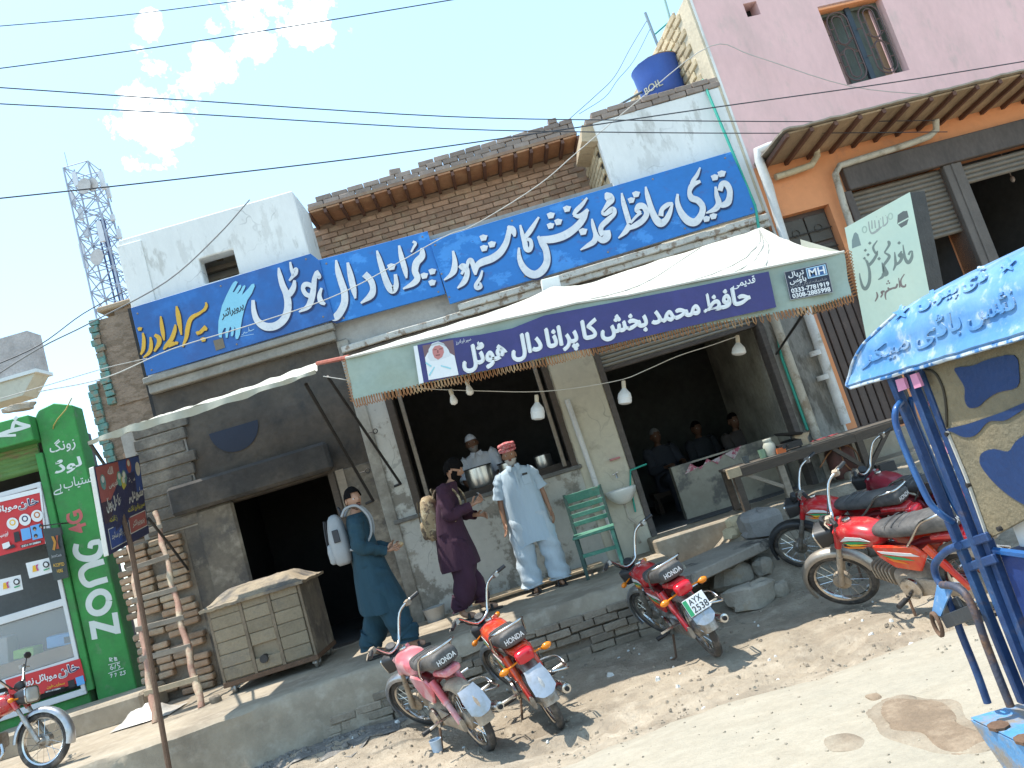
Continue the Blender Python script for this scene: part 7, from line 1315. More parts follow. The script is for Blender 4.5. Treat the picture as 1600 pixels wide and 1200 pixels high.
# low plank pallet at the foot of the wall
e = thing('wooden_pallet', 'low grey plank pallet lying along the wall behind the turbaned man', 'pallet', (-0.05, 8.95, PZ))
for k in range(3): g = MB(); g.box(-.75, .78, -.16+.11*k, -.08+.11*k, .05, .075); g.build('plank', m_paleWood, e, bevel=0.004)
for x in (-.6, .0, .6): g = MB(); g.box(x-.04, x+.04, -.17, .17, 0, .048); g.build('block', m_wood, e)
g = MB(); p = onZ(688, 960, PZ); g.lathe([(.10, 0), (.125, .14), (.13, .15), (.115, .15), (.09, .01), (.001, .01)], (0, 0, 0), (0, 0, 1), 20, cap=False); o = g.build('bucket', M('grey tin bucket', (0.36, 0.36, 0.34), 0.5, 0.15, 5, 0.1, 20), smooth=40); o.location = (p.x, min(p.y, 8.95), PZ); tag(o, 'small grey tub standing at the wall foot behind the man in purple', 'tub')
# ================================================================ long table by the doorway with its things
tz = 1.085; ty = 8.55
a = onY(1140, 733, ty); b = onY(1395, 655, ty); tz = (a.z+b.z)/2
tb = thing('long_table', 'long rough timber table standing before the doorway and the brown metal door', 'table', ((a.x+b.x)/2, ty, 0.55))
def TB(mb, name, m, **k): o = mb.build(name, m, **k); o.parent = tb; o.matrix_parent_inverse = Matrix.Translation(tb.location).inverted(); return o
for k in range(3): g = MB(); g.box(a.x, b.x+.1, ty-.02+.17*k, ty+.14+.17*k, tz-.03, tz); TB(g, 'top_plank', M('dark greasy timber', (0.10, 0.085, 0.07), 0.75, 0.25, 6, 0.3, 30, stretch=(1, 5, 5), col2=(0.2, 0.17, 0.14), thr=0.6, s2=5), bevel=0.004)
g = MB(); g.box(a.x+.02, b.x, ty-.035, ty-.012, tz-.12, tz-.02); TB(g, 'apron', m_wood, bevel=0.003); g = MB(); g.box(a.x-.05, a.x+.1, ty-.055, ty+.01, tz-.10, tz+.005); TB(g, 'apron_end', m_paleWood, bevel=0.004)
for x, y, m in ((a.x+.04, ty, m_wood), (a.x+.55, ty+.02, m_woodg), (b.x-.45, ty, m_wood), (a.x+.05, ty+.42, m_wood), (b.x-.4, ty+.42, m_wood)): g = MB(); g.beam((x, y, .55), (x, y, tz-.03), .075, .075); TB(g, 'leg', m, bevel=0.005)
g = MB(); g.beam((a.x+.12, ty+.01, tz-.08), (a.x+.52, ty+.01, .68), .03, .04); TB(g, 'brace', m_woodg); g = MB(); g.beam((b.x-.8, ty, tz-.06), (b.x-.46, ty, .60), .035, .045); TB(g, 'brace', m_wood); g = MB(); g.beam((b.x-.05, ty, tz-.06), (b.x-.42, ty, .62), .035, .045); TB(g, 'brace', m_wood)
def ontop(px): return onY(px, 700, ty+.1).x + 0
def item(name, label, cat, px, mbf, mats, smooth=45, dy=.1):
    p = onP(px, 690 - (px-1200)*0.31, (0, ty+dy, 0), (0, 1, 0)); g = MB(); mbf(g); o = g.build(name, mats, smooth=smooth); o.location = (p.x, ty+dy, tz+.001); return tag(o, label, cat)
item('plastic_jar', 'cloudy plastic jar with lid on the long table', 'jar', 1199, lambda g: g.lathe([(.06, 0), (.068, .02), (.068, .12), (.05, .15), (.045, .16), (.05, .165), (.05, .19), (.045, .195), (.002, .195)], (0, 0, 0), (0, 0, 1), 18), M('cloudy jar', (0.48, 0.49, 0.42), 0.35, 0.12, 9, 0.05, 20))
item('glass_cup', 'small greenish glass beside the cloudy jar', 'glass', 1186, lambda g: g.lathe([(.035, 0), (.042, .10), (.038, .10), (.032, .01), (.002, .008)], (0, 0, 0), (0, 0, 1), 14, cap=False), M('greenish glass', (0.2, 0.32, 0.22), 0.2, 0.08))
item('tea_glass', 'dark small glass at the left end of the long table', 'glass', 1160, lambda g: g.lathe([(.03, 0), (.04, .08), (.036, .08), (.028, .01), (.002, .008)], (0, 0, 0), (0, 0, 1), 14, cap=False), M('dark glass', (0.07, 0.09, 0.1), 0.2, 0.08))
item('cooking_stove', 'black gas stove with orange knobs on the long table', 'stove', 1226, lambda g: (g.box(-.13, .13, -.1, .12, .02, .09), [g.tube([(-.09+.06*k, -.105, .055), (-.09+.06*k, -.125, .055)], .018, 8) for k in range(2)], g.lathe([(.06, .09), (.075, .11), (.05, .115)], (-.0, .02, 0), (0, 0, 1), 12), g.box(-.12, -.1, -.08, -.06, 0, .02), g.box(.1, .12, -.08, -.06, 0, .02)), m_iron)
item('orange_box', 'small orange packet leaning on the stove', 'packet', 1214, lambda g: g.box(-.05, .05, -.015, .015, 0, .06, rot=Matrix.Rotation(.1, 3, 'Y')), flat('orange card', (0.55, 0.13, 0.03)), dy=-.0)
item('frying_pan', 'flat dark griddle pan tilted above the stove', 'pan', 1232, lambda g: g.lathe([(.002, 0), (.14, .01), (.16, .035), (.15, .035), (.13, .018)], (0, 0, .15), (.25, 0, 1), 22), m_black)
item('wood_block', 'pale split wood block standing at the right of the stove', 'wood block', 1252, lambda g: g.prism([(-.05, 0, 0), (.05, 0, 0), (.04, 0, .07), (.09, 0, .13), (-.08, 0, .15), (-.10, 0, .11), (-.03, 0, .08)], (0, .07, 0)), m_paleWood, smooth=None)
item('red_cloth', 'folded dark red cloth on the right of the long table', 'cloth', 1280, lambda g: g.grid(lambda u, v: (-.15+.3*u, -.06+.12*v, .02+.012*hz(u*6, v*4, 1.0)), 12, 6), M('dark red cloth', (0.25, 0.03, 0.04), 0.9, 0.15))
p = onY(1312, 712, ty+.3); e = thing('gas_cylinder', 'rusty red gas cylinder with an orange hose under the long table', 'gas cylinder', (p.x, ty+.3, 0.55)); m_gas = M('rusty red cylinder', (0.16, 0.06, 0.045), 0.7, 0.25, 5, 0.3, 30, col2=(0.09, 0.05, 0.04), thr=0.52, s2=5)
g = MB(); g.lathe([(.12, 0), (.125, .03), (.15, .06), (.155, .30), (.13, .37), (.06, .41), (.03, .42), (.03, .45)], (0, 0, 0), (0, 0, 1), 20); g.build('body', m_gas, e, smooth=45)
g = MB(); g.tube([(.09*math.cos(2*PI*i/12), .09*math.sin(2*PI*i/12), .47) for i in range(12)], .01, 5, closed=True); [g.tube([(.09*math.cos(a), .09*math.sin(a), .40), (.09*math.cos(a), .09*math.sin(a), .47)], .008, 5) for a in (0, 2, 4)]; g.build('collar', m_gas, e, smooth=50)
g = MB(); g.tube([Vector(q_) for q_ in cr([(0, -.03, .45), (-.02, -.14, .42), (-.05, -.17, .2), (.0, -.18, .08), (.1, -.18, .1), (.12, -.18, .25), (.02, -.18, .36), (-.15, -.16, .34), (-.3, -.1, .2)], 5)], .009, 6); g.build('hose', M('orange hose', (0.36, 0.16, 0.07), 0.6, 0.1), e, smooth=60)
p = onY(1385, 737, 8.5); g = MB(); g.box(p.x-.09, p.x+.09, 8.42, 8.55, .5, .62); tag(g.build('tin_box', m_iron, bevel=0.006), 'small dark box standing on the shop plinth behind the crimson motorcycle', 'box')
# ================================================================ roof things, wires, the mast, the far house
tc = Vector((3.62, 10.15, 0)); tzb = onY(1030, 145, 10.0).z-.05; tzt = onY(1028, 95, 10.0).z
tank = thing('water_tank', 'blue plastic roof water tank under a flat stone lid', 'water tank', (tc.x, tc.y, tzb))
H = tzt-tzb; m_tank = M('blue tank plastic', (0.03, 0.09, 0.36), 0.45, 0.08, 3, 0.05, 20)
g = MB(); g.lathe([(.28, 0), (.30, .04), (.325, H*.6), (.335, H*.92), (.345, H), (.32, H+.01)], (0, 0, 0), (0, 0, 1), 30); g.build('drum', m_tank, tank, smooth=50)
g = MB(); g.lathe([(.33, H+.0), (.34, H+.02), (.18, H+.05), (.12, H+.11), (.01, H+.12)], (0, 0, 0), (.04, 0, 1), 12); g.build('stone_lid', m_brickr, tank, smooth=30)
def tank_text(s, a0, a1, z0, h, m):
    V, Fc = text_mesh(s, False, .01); x0 = min(v[0] for v in V); x1 = max(v[0] for v in V); y0 = min(v[1] for v in V); y1 = max(v[1] for v in V); g = MB()
    g.add([Vector((.322*math.sin(a), -.322*math.cos(a), z0+(v[1]-y0)/(y1-y0)*h)) for v in V for a in [a0+(a1-a0)*(v[0]-x0)/(x1-x0)]], Fc); g.build('drum_lettering', m, tank, fix=False)
tank_text('BOIL', -1.15, -.25, .07, .10, flat('faded yellow print', (0.42, 0.40, 0.28))); tank_text('PO', .75, 1.15, .13, .09, flat('faded yellow print', (0.42, 0.40, 0.28)))
pipe('outlet_pipe', 'grey elbow pipe leaving the left of the roof tank', [tc+Vector((-.3, -.05, tzb+.18)), tc+Vector((-.75, -.1, tzb+.05)), tc+Vector((-.75, -.1, tzb-.12))], .018, M('grey pipe', (0.16, 0.19, 0.19), 0.6))
m_gp = M('pale green conduit', (0.28, 0.42, 0.36), 0.5, 0.1)
pipe('roof_pole', 'thin grey roof pole carrying the wires behind the tank', [onY(1008, 20, 10.6), onY(1037, 95, 10.6)], .022, M('grey conduit', (0.26, 0.33, 0.36), 0.5, 0.1)); pipe('roof_pole', 'tall pale green pipe standing between roof tank and pink side wall', [onY(1037, -6, 10.1), onY(1054, 55, 10.1), onY(1080, 135, 10.1)], .018, m_gp)
pipe('roof_pipe', 'short turquoise pipe joining the roof pole to the pink side wall', [onY(1024, 53, 10.55), onY(1064, 18, 10.6)], .012, m_green); pipe('roof_pipe', 'turquoise pipe running from the tank lid to the tall pipe', [onY(1041, 88, 10.0), onY(1056, 72, 10.05)], .02, m_green)
m_wire = M('black cable', (0.03, 0.035, 0.045), 0.6, 0.1); m_wirew = M('grey white cable', (0.40, 0.39, 0.36), 0.7, 0.1)
def wire(label, pts, Y, m, r=0.009):
    g = MB(); g.tube([Vector(p) for p in cr([tuple(onY(x, y, Y if not isinstance(Y, (list, tuple)) else Y[i])) for i, (x, y) in enumerate(pts)], 5)], r, 5); tag(g.build('overhead_wire', m, smooth=60), label, 'wire', 'overhead wires')
wire('topmost overhead wire, crossing only the upper left corner of the sky', [(-40, 44), (180, 25), (360, 3), (420, -4)], 7.5, m_wire, .005); wire('overhead wire crossing the clouds from left edge to top centre', [(-40, 112), (200, 80), (450, 42), (740, -6)], 7.5, m_wire, .006)
wire('upper of the two near parallel wires crossing the sky and the white tower', [(-40, 134), (300, 157), (700, 182), (1000, 188), (1300, 190), (1460, 188)], [6.5, 6.8, 7.2, 7.8, 8.6, 9.15], m_wire, .006); wire('lower of the two near parallel wires crossing the sky and the white tower', [(-40, 160), (300, 178), (700, 201), (1000, 207), (1250, 208), (1480, 206)], [6.5, 6.8, 7.2, 7.8, 8.6, 9.15], m_wire, .006)
wire('wire rising over the cell mast and across the pink wall to the right edge', [(-40, 314), (250, 283), (560, 247), (800, 214), (1100, 170), (1400, 128), (1660, 86)], [6.5, 6.8, 7.2, 7.6, 8.2, 8.4, 8.5], m_wire, .007)
wire('thin pale wire looping over the name boards up to the pink wall', [(60, 612), (165, 590), (270, 545), (400, 505), (540, 455), (690, 372), (740, 352), (840, 290), (905, 235), (1000, 155), (1110, 72), (1180, 88), (1330, 135), (1480, 150)], [7.5, 7.8, 8.2, 8.5, 8.7, 8.85, 8.9, 8.9, 8.9, 8.9, 9.0, 9.1, 9.2, 9.35], m_wirew, .006)
wire('pale wire climbing from the left edge over the turquoise brick ends to the white tower', [(-30, 602), (60, 545), (140, 505), (260, 440), (340, 368), (390, 312)], [8, 8.2, 8.5, 8.8, 9, 9.1], M('grey cable', (0.16, 0.16, 0.16), 0.7, 0.1), .008); wire('dark twisted wire from the left edge to the top of the broken wall', [(-30, 580), (60, 540), (130, 490), (200, 452)], [8, 8.3, 8.8, 9.3], m_wire, .007); wire('lowest dark wire at the left edge running to the blue name board', [(-30, 630), (0, 623), (80, 600), (165, 575), (230, 560)], [8, 8.1, 8.4, 8.8, 9.0], m_wirew, .0055)
wire('thin double wire sagging from the roof pole down to the terrace roof', [(1012, 30), (985, 75), (960, 120), (930, 150), (885, 190)], 10.6, m_wire, .005); wire('second sagging wire from the roof pole to the terrace roof', [(1016, 45), (990, 95), (965, 125), (945, 152), (905, 178)], 10.6, m_wire, .004)
# telecom lattice mast far behind
TY = 55.0; mast = thing('cell_tower', 'tall lattice telecom mast with white panel antennas far behind the white tower', 'tower', onY(178, 470, TY))
mo = mast.location; top = onY(138, 262, TY); bw, tw = 1.12, 0.92; z1 = top.z-mo.z; z0 = -12.0; lean_x = (top.x-mo.x)/z1
m_st = M('haze pale steel', (0.34, 0.38, 0.46), 0.6, 0.1); m_an = M('white antenna', (0.62, 0.64, 0.66), 0.5, 0.05)  # distance haze is put into the steel colour, paler and bluer
def leg(s, t, z): w = bw+(tw-bw)*(z-z0)/(z1-z0); return Vector((s*w, t*w, z))
for s in (-1, 1):
    for t in (-1, 1): g = MB(); g.tube([leg(s, t, z0), leg(s, t, z1)], .07, 5); g.build('leg', m_st, mast)
g = MB(); n = 16
for i in range(n):
    za = z0+(z1-z0)*i/n; zb = z0+(z1-z0)*(i+1)/n
    for (s0_, t0_, s1_, t1_) in ((-1, -1, 1, -1), (1, -1, 1, 1), (1, 1, -1, 1), (-1, 1, -1, -1)):
        g.tube([leg(s0_, t0_, za), leg(s1_, t1_, zb)], .045, 4); g.tube([leg(s1_, t1_, za), leg(s0_, t0_, zb)], .045, 4); g.tube([leg(s0_, t0_, zb), leg(s1_, t1_, zb)], .045, 4)
g.build('lattice', m_st, mast, kind='stuff')
g = MB(); [g.tube([(x, 0.4, z0), (x, .4, z1-4)], .07, 5) for x in (-.1, .25, .5)]; g.build('cable_run', M('dark feeder', (0.06, 0.08, 0.17), 0.6), mast)
for (px, py, h, dy) in ((118, 280, 24, -1), (131, 286, 14, -1.2), (160, 282, 30, -1.2), (169, 300, 20, 0), (126, 335, 20, 0), (113, 310, 20, 0), (157, 362, 34, -1.6), (186, 365, 16, 0), (131, 400, 42, 0), (176, 340, 10, 0), (135, 365, 14, 0)):
    c = onY(px, py, TY+dy)-mo; hh = h*TY/FPX/2; g = MB(); g.box(c.x-.16, c.x+.16, c.y-.1, c.y+.1, c.z-hh, c.z+hh); o = g.build('panel_antenna', m_an, mast); g = MB(); g.tube([c+Vector((0, .15, -hh-.3)), c+Vector((0, .15, hh+.3))], .05, 5); g.tube([c, Vector((.6*(1 if c.x > 0 else -1)*0, c.y+.9, c.z))], .04, 4); g.build('antenna_pole', m_st, o)
for (px, py, r) in ((133, 291, .6), (146, 289, .5), (153, 402, .6)): c = onY(px, py, TY-1.4)-mo; g = MB(); g.lathe([(r*.2, .2), (r*.8, .05), (r, -.1), (r*.9, -.1)], c, (.3, 1, 0), 14); g.build('dish', M('grey dish', (0.42, 0.41, 0.40), 0.7), mast, smooth=50)
g = MB(); g.tube([(-1, 0, z1), (-1.0, 0, z1+1.7)], .03, 4); g.build('lightning_rod', m_st, mast)
# house at the far left
fy = 13.0; P = [onY(x, y, fy) for x, y in ((0, 502), (44, 516), (55, 575), (0, 567))]
fh = thing('house', 'pale house corner with rough parapet and cream overhang at the left edge', 'building', (P[2].x-2, fy, 0))
def FB(mb, name, m, **k): o = mb.build(name, m, **k); o.parent = fh; o.matrix_parent_inverse = Matrix.Translation(fh.location).inverted(); return o
g = MB(); g.box(P[2].x-6, P[2].x, fy, fy+.4, P[2].z-.02, P[1].z); FB(g, 'parapet', M('rough grey parapet', (0.45, 0.40, 0.37), 0.95, 0.25, 3, 0.8, 14)); g = MB(); g.box(P[2].x-6, P[2].x+.03, fy-.04, fy+.45, P[2].z-.08, P[2].z-.02); FB(g, 'slab_edge', m_white); g = MB(); g.prism([(P[2].x-.02, fy, P[2].z-.08), (P[2].x-.3, fy, P[2].z-.40), (P[2].x-6, fy, P[2].z-.40), (P[2].x-6, fy, P[2].z-.08)], (0, .4, 0)); FB(g, 'cream_bracket', m_cream); g = MB(); g.box(P[2].x-6, P[2].x-2.5, fy+.4, fy+3, -.1, P[2].z-.08); FB(g, 'house_wall', m_cream)
# litter
p = onZ(685, 1176, -.12); g = MB(); g.lathe([(.035, 0), (.045, .085), (.047, .09), (.042, .09), (.03, .008), (.001, .008)], (0, 0, 0), (0, 0, 1), 16, cap=False); o = g.build('paper_cup', M('pale blue cup', (0.45, 0.55, 0.65), 0.5), smooth=40); o.location = (p.x, p.y, -.115); tag(o, 'small pale cup standing on the dirt below the faded motorcycle', 'cup')
# ================================================================ people: one continuous skinned body each, clothing and hair as parts
m_skin = M('brown skin', (0.30, 0.155, 0.09), 0.55, 0.08, 9, 0.05, 60); m_skind = M('dark brown skin', (0.17, 0.085, 0.05), 0.55, 0.08, 9, 0.05, 60); m_skinl = M('tan skin', (0.40, 0.22, 0.14), 0.55, 0.08, 9, 0.05, 60)
m_eye = flat('eye white', (0.6, 0.58, 0.54), 0.3); m_iris = flat('dark iris', (0.02, 0.012, 0.01), 0.2); m_lip = flat('lip', (0.25, 0.09, 0.07), 0.5)
m_hair = M('black hair', (0.009, 0.008, 0.008), 0.95, 0.2, 20, 0.5, 90, spec=0.1); m_beardw = M('white beard', (0.52, 0.50, 0.47), 0.9, 0.12, 30, 0.6, 120); m_shoe = M('dark sandal', (0.03, 0.025, 0.022), 0.6, 0.2)
def head_mesh(mb, c, R, k=1.0):
    """face looks along local -y of R; c = centre of the skull"""
    n, m = 28, 22; rings = []
    for i in range(m+1):
        th = PI*i/m; z = -math.cos(th); q = max(math.sin(th), 0.03); ring = []
        for j in range(n):
            a = 2*PI*j/n; x = q*math.sin(a); y = -q*math.cos(a); X, Y, Zz = x*.076, y*.096, z*.118
            low = sm(0.1, -0.9, z) if z < 0.1 else 0
            low = max(0, min(1, (0.1-z)/1.0)); X *= 1-.34*low**1.3; Y = Y*(1-.20*low) - .012*low
            if y > 0: Y *= 1-.25*max(0, -z-.2); 
            f = max(0, -y)                                         # front weight
            nose = math.exp(-(x/.16)**2)*math.exp(-((z+.12)/.16)**2)*f; Y -= .022*nose
            br = math.exp(-(x/.16)**2)*math.exp(-((z-.02)/.14)**2)*f; Y -= .010*br
            brow = math.exp(-((abs(x)-.36)/.3)**2)*math.exp(-((z-.20)/.09)**2)*f; Y -= .006*brow
            sock = math.exp(-((abs(x)-.38)/.15)**2)*math.exp(-((z-.06)/.09)**2)*f; Y += .010*sock
            ch = math.exp(-((abs(x)-.45)/.2)**2)*math.exp(-((z+.2)/.15)**2)*f; Y -= .004*ch
            lips = math.exp(-(x/.3)**2)*math.exp(-((z+.46)/.07)**2)*f; Y -= .006*lips
            chin = math.exp(-(x/.3)**2)*math.exp(-((z+.86)/.16)**2)*f; Y -= .010*chin
            ring.append(c + R @ (Vector((X, Y, Zz))*k))
        rings.append(ring)
    mb.cur = 0; mb.loft(rings)
    for s in (-1, 1):
        mb.cur = 0; mb.ell(c + R @ (Vector((s*.077, .012, -.005))*k), .010*k, .020*k, .032*k, 10, 6, R)
        mb.cur = 1; mb.ell(c + R @ (Vector((s*.030, -.078, .008))*k), .0135*k, .009*k, .0085*k, 10, 6, R)
        mb.cur = 2; mb.ell(c + R @ (Vector((s*.030, -.0845, .008))*k), .006*k, .004*k, .006*k, 8, 5, R)
    mb.cur = 3; mb.ell(c + R @ (Vector((0, -.0965, -.054))*k), .022*k, .006*k, .0065*k, 12, 5, R); mb.cur = 0
def skin_body(name, nodes, edges, radii, root, skin, head_c, head_R, par, hk=1.0):
    me = bpy.data.meshes.new('sk'); me.from_pydata([tuple(p) for p in nodes], edges, []); o = bpy.data.objects.new('sk', me); COL.objects.link(o)
    md = o.modifiers.new('skin', 'SKIN'); md.branch_smoothing = 0.6; md.use_smooth_shade = True
    if not me.skin_vertices: 
        with bpy.context.temp_override(object=o, active_object=o): bpy.ops.mesh.customdata_skin_add()
    for i, d in enumerate(me.skin_vertices[0].data): d.radius = radii[i] if isinstance(radii[i], tuple) else (radii[i], radii[i]); d.use_root = (i == root)
    sub = o.modifiers.new('sub', 'SUBSURF'); sub.levels = 1; sub.render_levels = 1
    dg = bpy.context.evaluated_depsgraph_get(); dg.update(); ev = o.evaluated_get(dg).to_mesh()
    mb = MB(); mb.add([v.co[:] for v in ev.vertices], [tuple(p.vertices) for p in ev.polygons]); o.evaluated_get(dg).to_mesh_clear(); bpy.data.objects.remove(o)
    head_mesh(mb, head_c, head_R, hk)
    return mb.build(name, [skin, m_eye, m_iris, m_lip], par, smooth=75)
def hand_nodes(wr, palm_dir, thumb_side, curl, nodes, edges, radii, wi):
    """palm and five unequal, bent fingers rooted in the palm"""
    d = Vector(palm_dir).normalized(); t = Vector(thumb_side).normalized(); b = d.cross(t).normalized(); t = b.cross(d)
    p = wr + d*.055; nodes.append(p); radii.append((.030, .018)); edges.append((wi, len(nodes)-1)); pi = len(nodes)-1
    for k, (off, ln) in enumerate(((.030, .068), (.010, .076), (-.010, .072), (-.029, .056))):
        a = p + d*.035 + t*off; q = a + (d*math.cos(curl*.6)+b*math.sin(curl*.6))*ln*.55; r = q + (d*math.cos(curl*1.5)+b*math.sin(curl*1.5))*ln*.5
        for x, rad, fr in ((a, .0105, pi), (q, .009, None), (r, .0075, None)): nodes.append(x); radii.append(rad); edges.append((fr if fr is not None else len(nodes)-2, len(nodes)-1))
    a = wr + d*.03 + t*.033; q = a + (d*.6+t*.6+b*.25*curl).normalized()*.035; r = q + (d*.9+t*.1+b*.4*curl).normalized()*.03
    for x, rad, fr in ((a, .0125, wi), (q, .0105, None), (r, .0085, None)): nodes.append(x); radii.append(rad); edges.append((fr if fr is not None else len(nodes)-2, len(nodes)-1))
def rot3(yaw=0, pitch=0, roll=0): return Matrix.Rotation(yaw, 3, 'Z') @ Matrix.Rotation(pitch, 3, 'X') @ Matrix.Rotation(roll, 3, 'Y')
def person(label, loc, face, J, skin, head_yaw=0.0, head_pitch=0.0, head_roll=0.0, foot=True, curl=0.5, k=1.0):
    """J: joints in the body's own frame (looks along -y). returns the thing and its body frame"""
    e = thing('person', label, 'person', loc, face); e.scale = (k, k, k)
    V = {n: Vector(p) for n, p in J.items()}
    nodes = [V['pelvis'], V['waist'], V['chest'], V['neck'], V['skull']]; radii = [(.125, .10), (.115, .09), (.135, .10), (.052, .055), (.05, .055)]; edges = [(0, 1), (1, 2), (2, 3), (3, 4)]
    for s, S in ((-1, 'l'), (1, 'r')):
        b = len(nodes); nodes += [V['sh_'+S], V['el_'+S], V['wr_'+S]]; radii += [.055, .042, (.028, .024)]; edges += [(2, b), (b, b+1), (b+1, b+2)]
        pd = V.get('hd_'+S, (V['wr_'+S]-V['el_'+S])); hand_nodes(V['wr_'+S], pd, V.get('th_'+S, Vector((-s*.3, -1, 0))), curl, nodes, edges, radii, b+2)
        if foot:
            b = len(nodes); nodes += [V['hip_'+S], V['kn_'+S], V['an_'+S], V['toe_'+S]]; radii += [.085, .058, .038, (.036, .022)]; edges += [(0, b), (b, b+1), (b+1, b+2), (b+2, b+3)]
    R = rot3(head_yaw, head_pitch, head_roll)
    skin_body('body', nodes, edges, radii, 0, skin, V['skull']+Vector((0, 0, .055)), R, e)
    return e, V, R
def ringz(c, rx, ry, ph=0.0, amp=0.0, folds=7, n=28, dz=0.0, tilt=0.0, p=2.0):
    out = []
    for j in range(n):
        a = 2*PI*j/n; f = 1+amp*(math.sin(folds*a+ph)*.7+math.sin((folds*2+1)*a+ph*1.7)*.3); ca, sa = math.cos(a), math.sin(a)
        out.append(Vector((c[0]+rx*f*math.copysign(abs(ca)**(2/p), ca), c[1]+ry*f*math.copysign(abs(sa)**(2/p), sa), c[2]+dz*math.cos(2*a)+tilt*sa)))
    return out
def limb(path, rad, amp=.05, n=14, seed=0.0):
    P = [np.array(q, float) for q in path]; C = cr([np.append(p, r) for p, r in zip(P, rad)], 5); rings = []; prev = None
    for i, q in enumerate(C):
        t = Vector((C[min(i+1, len(C)-1)]-C[max(i-1, 0)])[:3]).normalized(); u = (Vector((1, 0, 0)) - t*t.x) if prev is None else prev - t*prev.dot(t)
        u.normalize(); prev = u; w = t.cross(u)
        rings.append([Vector(q[:3]) + (u*math.cos(2*PI*j/n)+w*math.sin(2*PI*j/n))*q[3]*(1+amp*math.sin(3*2*PI*j/n+i*.9+seed)+amp*.8*math.sin(i*1.7+seed+j*.4)) for j in range(n)])
    return rings
def cloth(e, name, rings, m, cap=False): g = MB(); g.loft(rings, cap=cap); return g.build(name, m, e, smooth=60)
def shoes(e, V, m=m_shoe, heel=True):
    for S in 'lr':
        a, t = V['an_'+S], V['toe_'+S]; d = (t-a); d.z = 0; d.normalize(); s = Vector((-d.y, d.x, 0)); base = Vector((a.x, a.y, t.z-.03)); g = MB(); P = []
        for q, w in ((-.07, .03), (-.05, .042), (.03, .040), (.10, .050), (.16, .046), (.195, .022)): P.append((q, w))
        out = [base+d*q+s*w for q, w in P] + [base+d*q-s*w for q, w in P[::-1]]; g.prism(out, (0, 0, .022)); g.build('sandal', m, e, bevel=.006)
        g = MB(); g.tube([base+d*.09+s*.05+Vector((0, 0, .02)), base+d*.085+s*.03+Vector((0, 0, .065)), base+d*.085-s*.03+Vector((0, 0, .065)), base+d*.09-s*.05+Vector((0, 0, .02))], .014, 6); g.build('sandal_strap', m, e, smooth=60)
def shell(e, name, V, R, m, f, k=1.0, grow=1.08, zmin=-1.2, zmax=1.0, back=None, hc=None, n=26, mm=18, thick=None):
    """hair, cap or beard: a shell over the part of the skull where f(x, y, z) is true"""
    c = V['skull']+Vector((0, 0, .055)); g = MB(); ids = {}; vs = []; fs = []
    for i in range(mm+1):
        th = PI*i/mm; z = -math.cos(th); q = max(math.sin(th), .02)
        for j in range(n):
            a = 2*PI*j/n; x, y = q*math.sin(a), -q*math.cos(a); low = max(0, min(1, (0.1-z)/1.0)); G = grow + .05*mnoise.noise(Vector((x*4, y*4, z*4+k)))
            X = x*.076*(1-.30*low**1.3)*G; Y = (y*.096*(1-.15*low)-.010*low)*G; vs.append(c + R @ Vector((X, Y, z*.118*G)))
    for i in range(mm):
        for j in range(n):
            th = PI*(i+.5)/mm; a = 2*PI*(j+.5)/n; z = -math.cos(th); q = math.sin(th)
            if f(q*math.sin(a), -q*math.cos(a), z): fs.append((i*n+j, i*n+(j+1) % n, (i+1)*n+(j+1) % n, (i+1)*n+j))
    g.add(vs, fs); me = g.mesh(name, [m], smooth=70, fix=False); bm = bmesh.new(); bm.from_mesh(me); bmesh.ops.delete(bm, geom=[v for v in bm.verts if not v.link_faces], context='VERTS'); bm.to_mesh(me); bm.free(); me.update()
    o = bpy.data.objects.new(name, me); COL.objects.link(o); o.parent = e; return o
BASE = dict(pelvis=(0, 0, .94), waist=(0, -.005, 1.08), chest=(0, .0, 1.30), neck=(0, .005, 1.46), skull=(0, -.015, 1.54),
    sh_l=(-.175, .01, 1.39), el_l=(-.25, .03, 1.11), wr_l=(-.275, -.03, .86), sh_r=(.175, .01, 1.39), el_r=(.25, .03, 1.11), wr_r=(.275, -.03, .86),
    hip_l=(-.09, 0, .90), kn_l=(-.11, -.02, .50), an_l=(-.13, .02, .08), toe_l=(-.16, -.12, .03), hip_r=(.09, 0, .90), kn_r=(.11, -.02, .50), an_r=(.13, .02, .08), toe_r=(.17, -.12, .03))
# ---- the turbaned man in pale blue, facing the street
m_pb = M('pale blue cotton', (0.42, 0.52, 0.60), 0.9, 0.05, 1, 0.55, 1.3, stretch=(16, 16, 2.5)); m_pb2 = M('pale blue trouser cotton', (0.46, 0.53, 0.58), 0.9, 0.07, 1, 0.6, 1.3, stretch=(18, 18, 2.0))
fa = onY(856, 913, 8.62)
e, V, R = person('old bearded man in red turban and pale blue shalwar kameez standing by the window', (fa.x, 8.62, PZ), 0.05, BASE, m_skin, head_yaw=-.12, head_pitch=.02, curl=.45, k=.955)
B = [((0, .0, 1.455), .085, .075), ((0, .0, 1.43), .15, .09), ((0, .0, 1.39), .205, .105), ((0, -.0, 1.30), .215, .125), ((0, -.01, 1.15), .215, .145), ((0, -.015, 1.0), .225, .155), ((0, -.01, .85), .235, .15), ((0, -.01, .70), .245, .15), ((0, -.01, .58), .25, .145), ((0, -.01, .535), .248, .142)]
cloth(e, 'kameez', [ringz(c, rx, ry, i*.35, .018+.006*i, 8, dz=(-.035 if i == len(B)-1 else 0)) for i, (c, rx, ry) in enumerate(B)], m_pb)
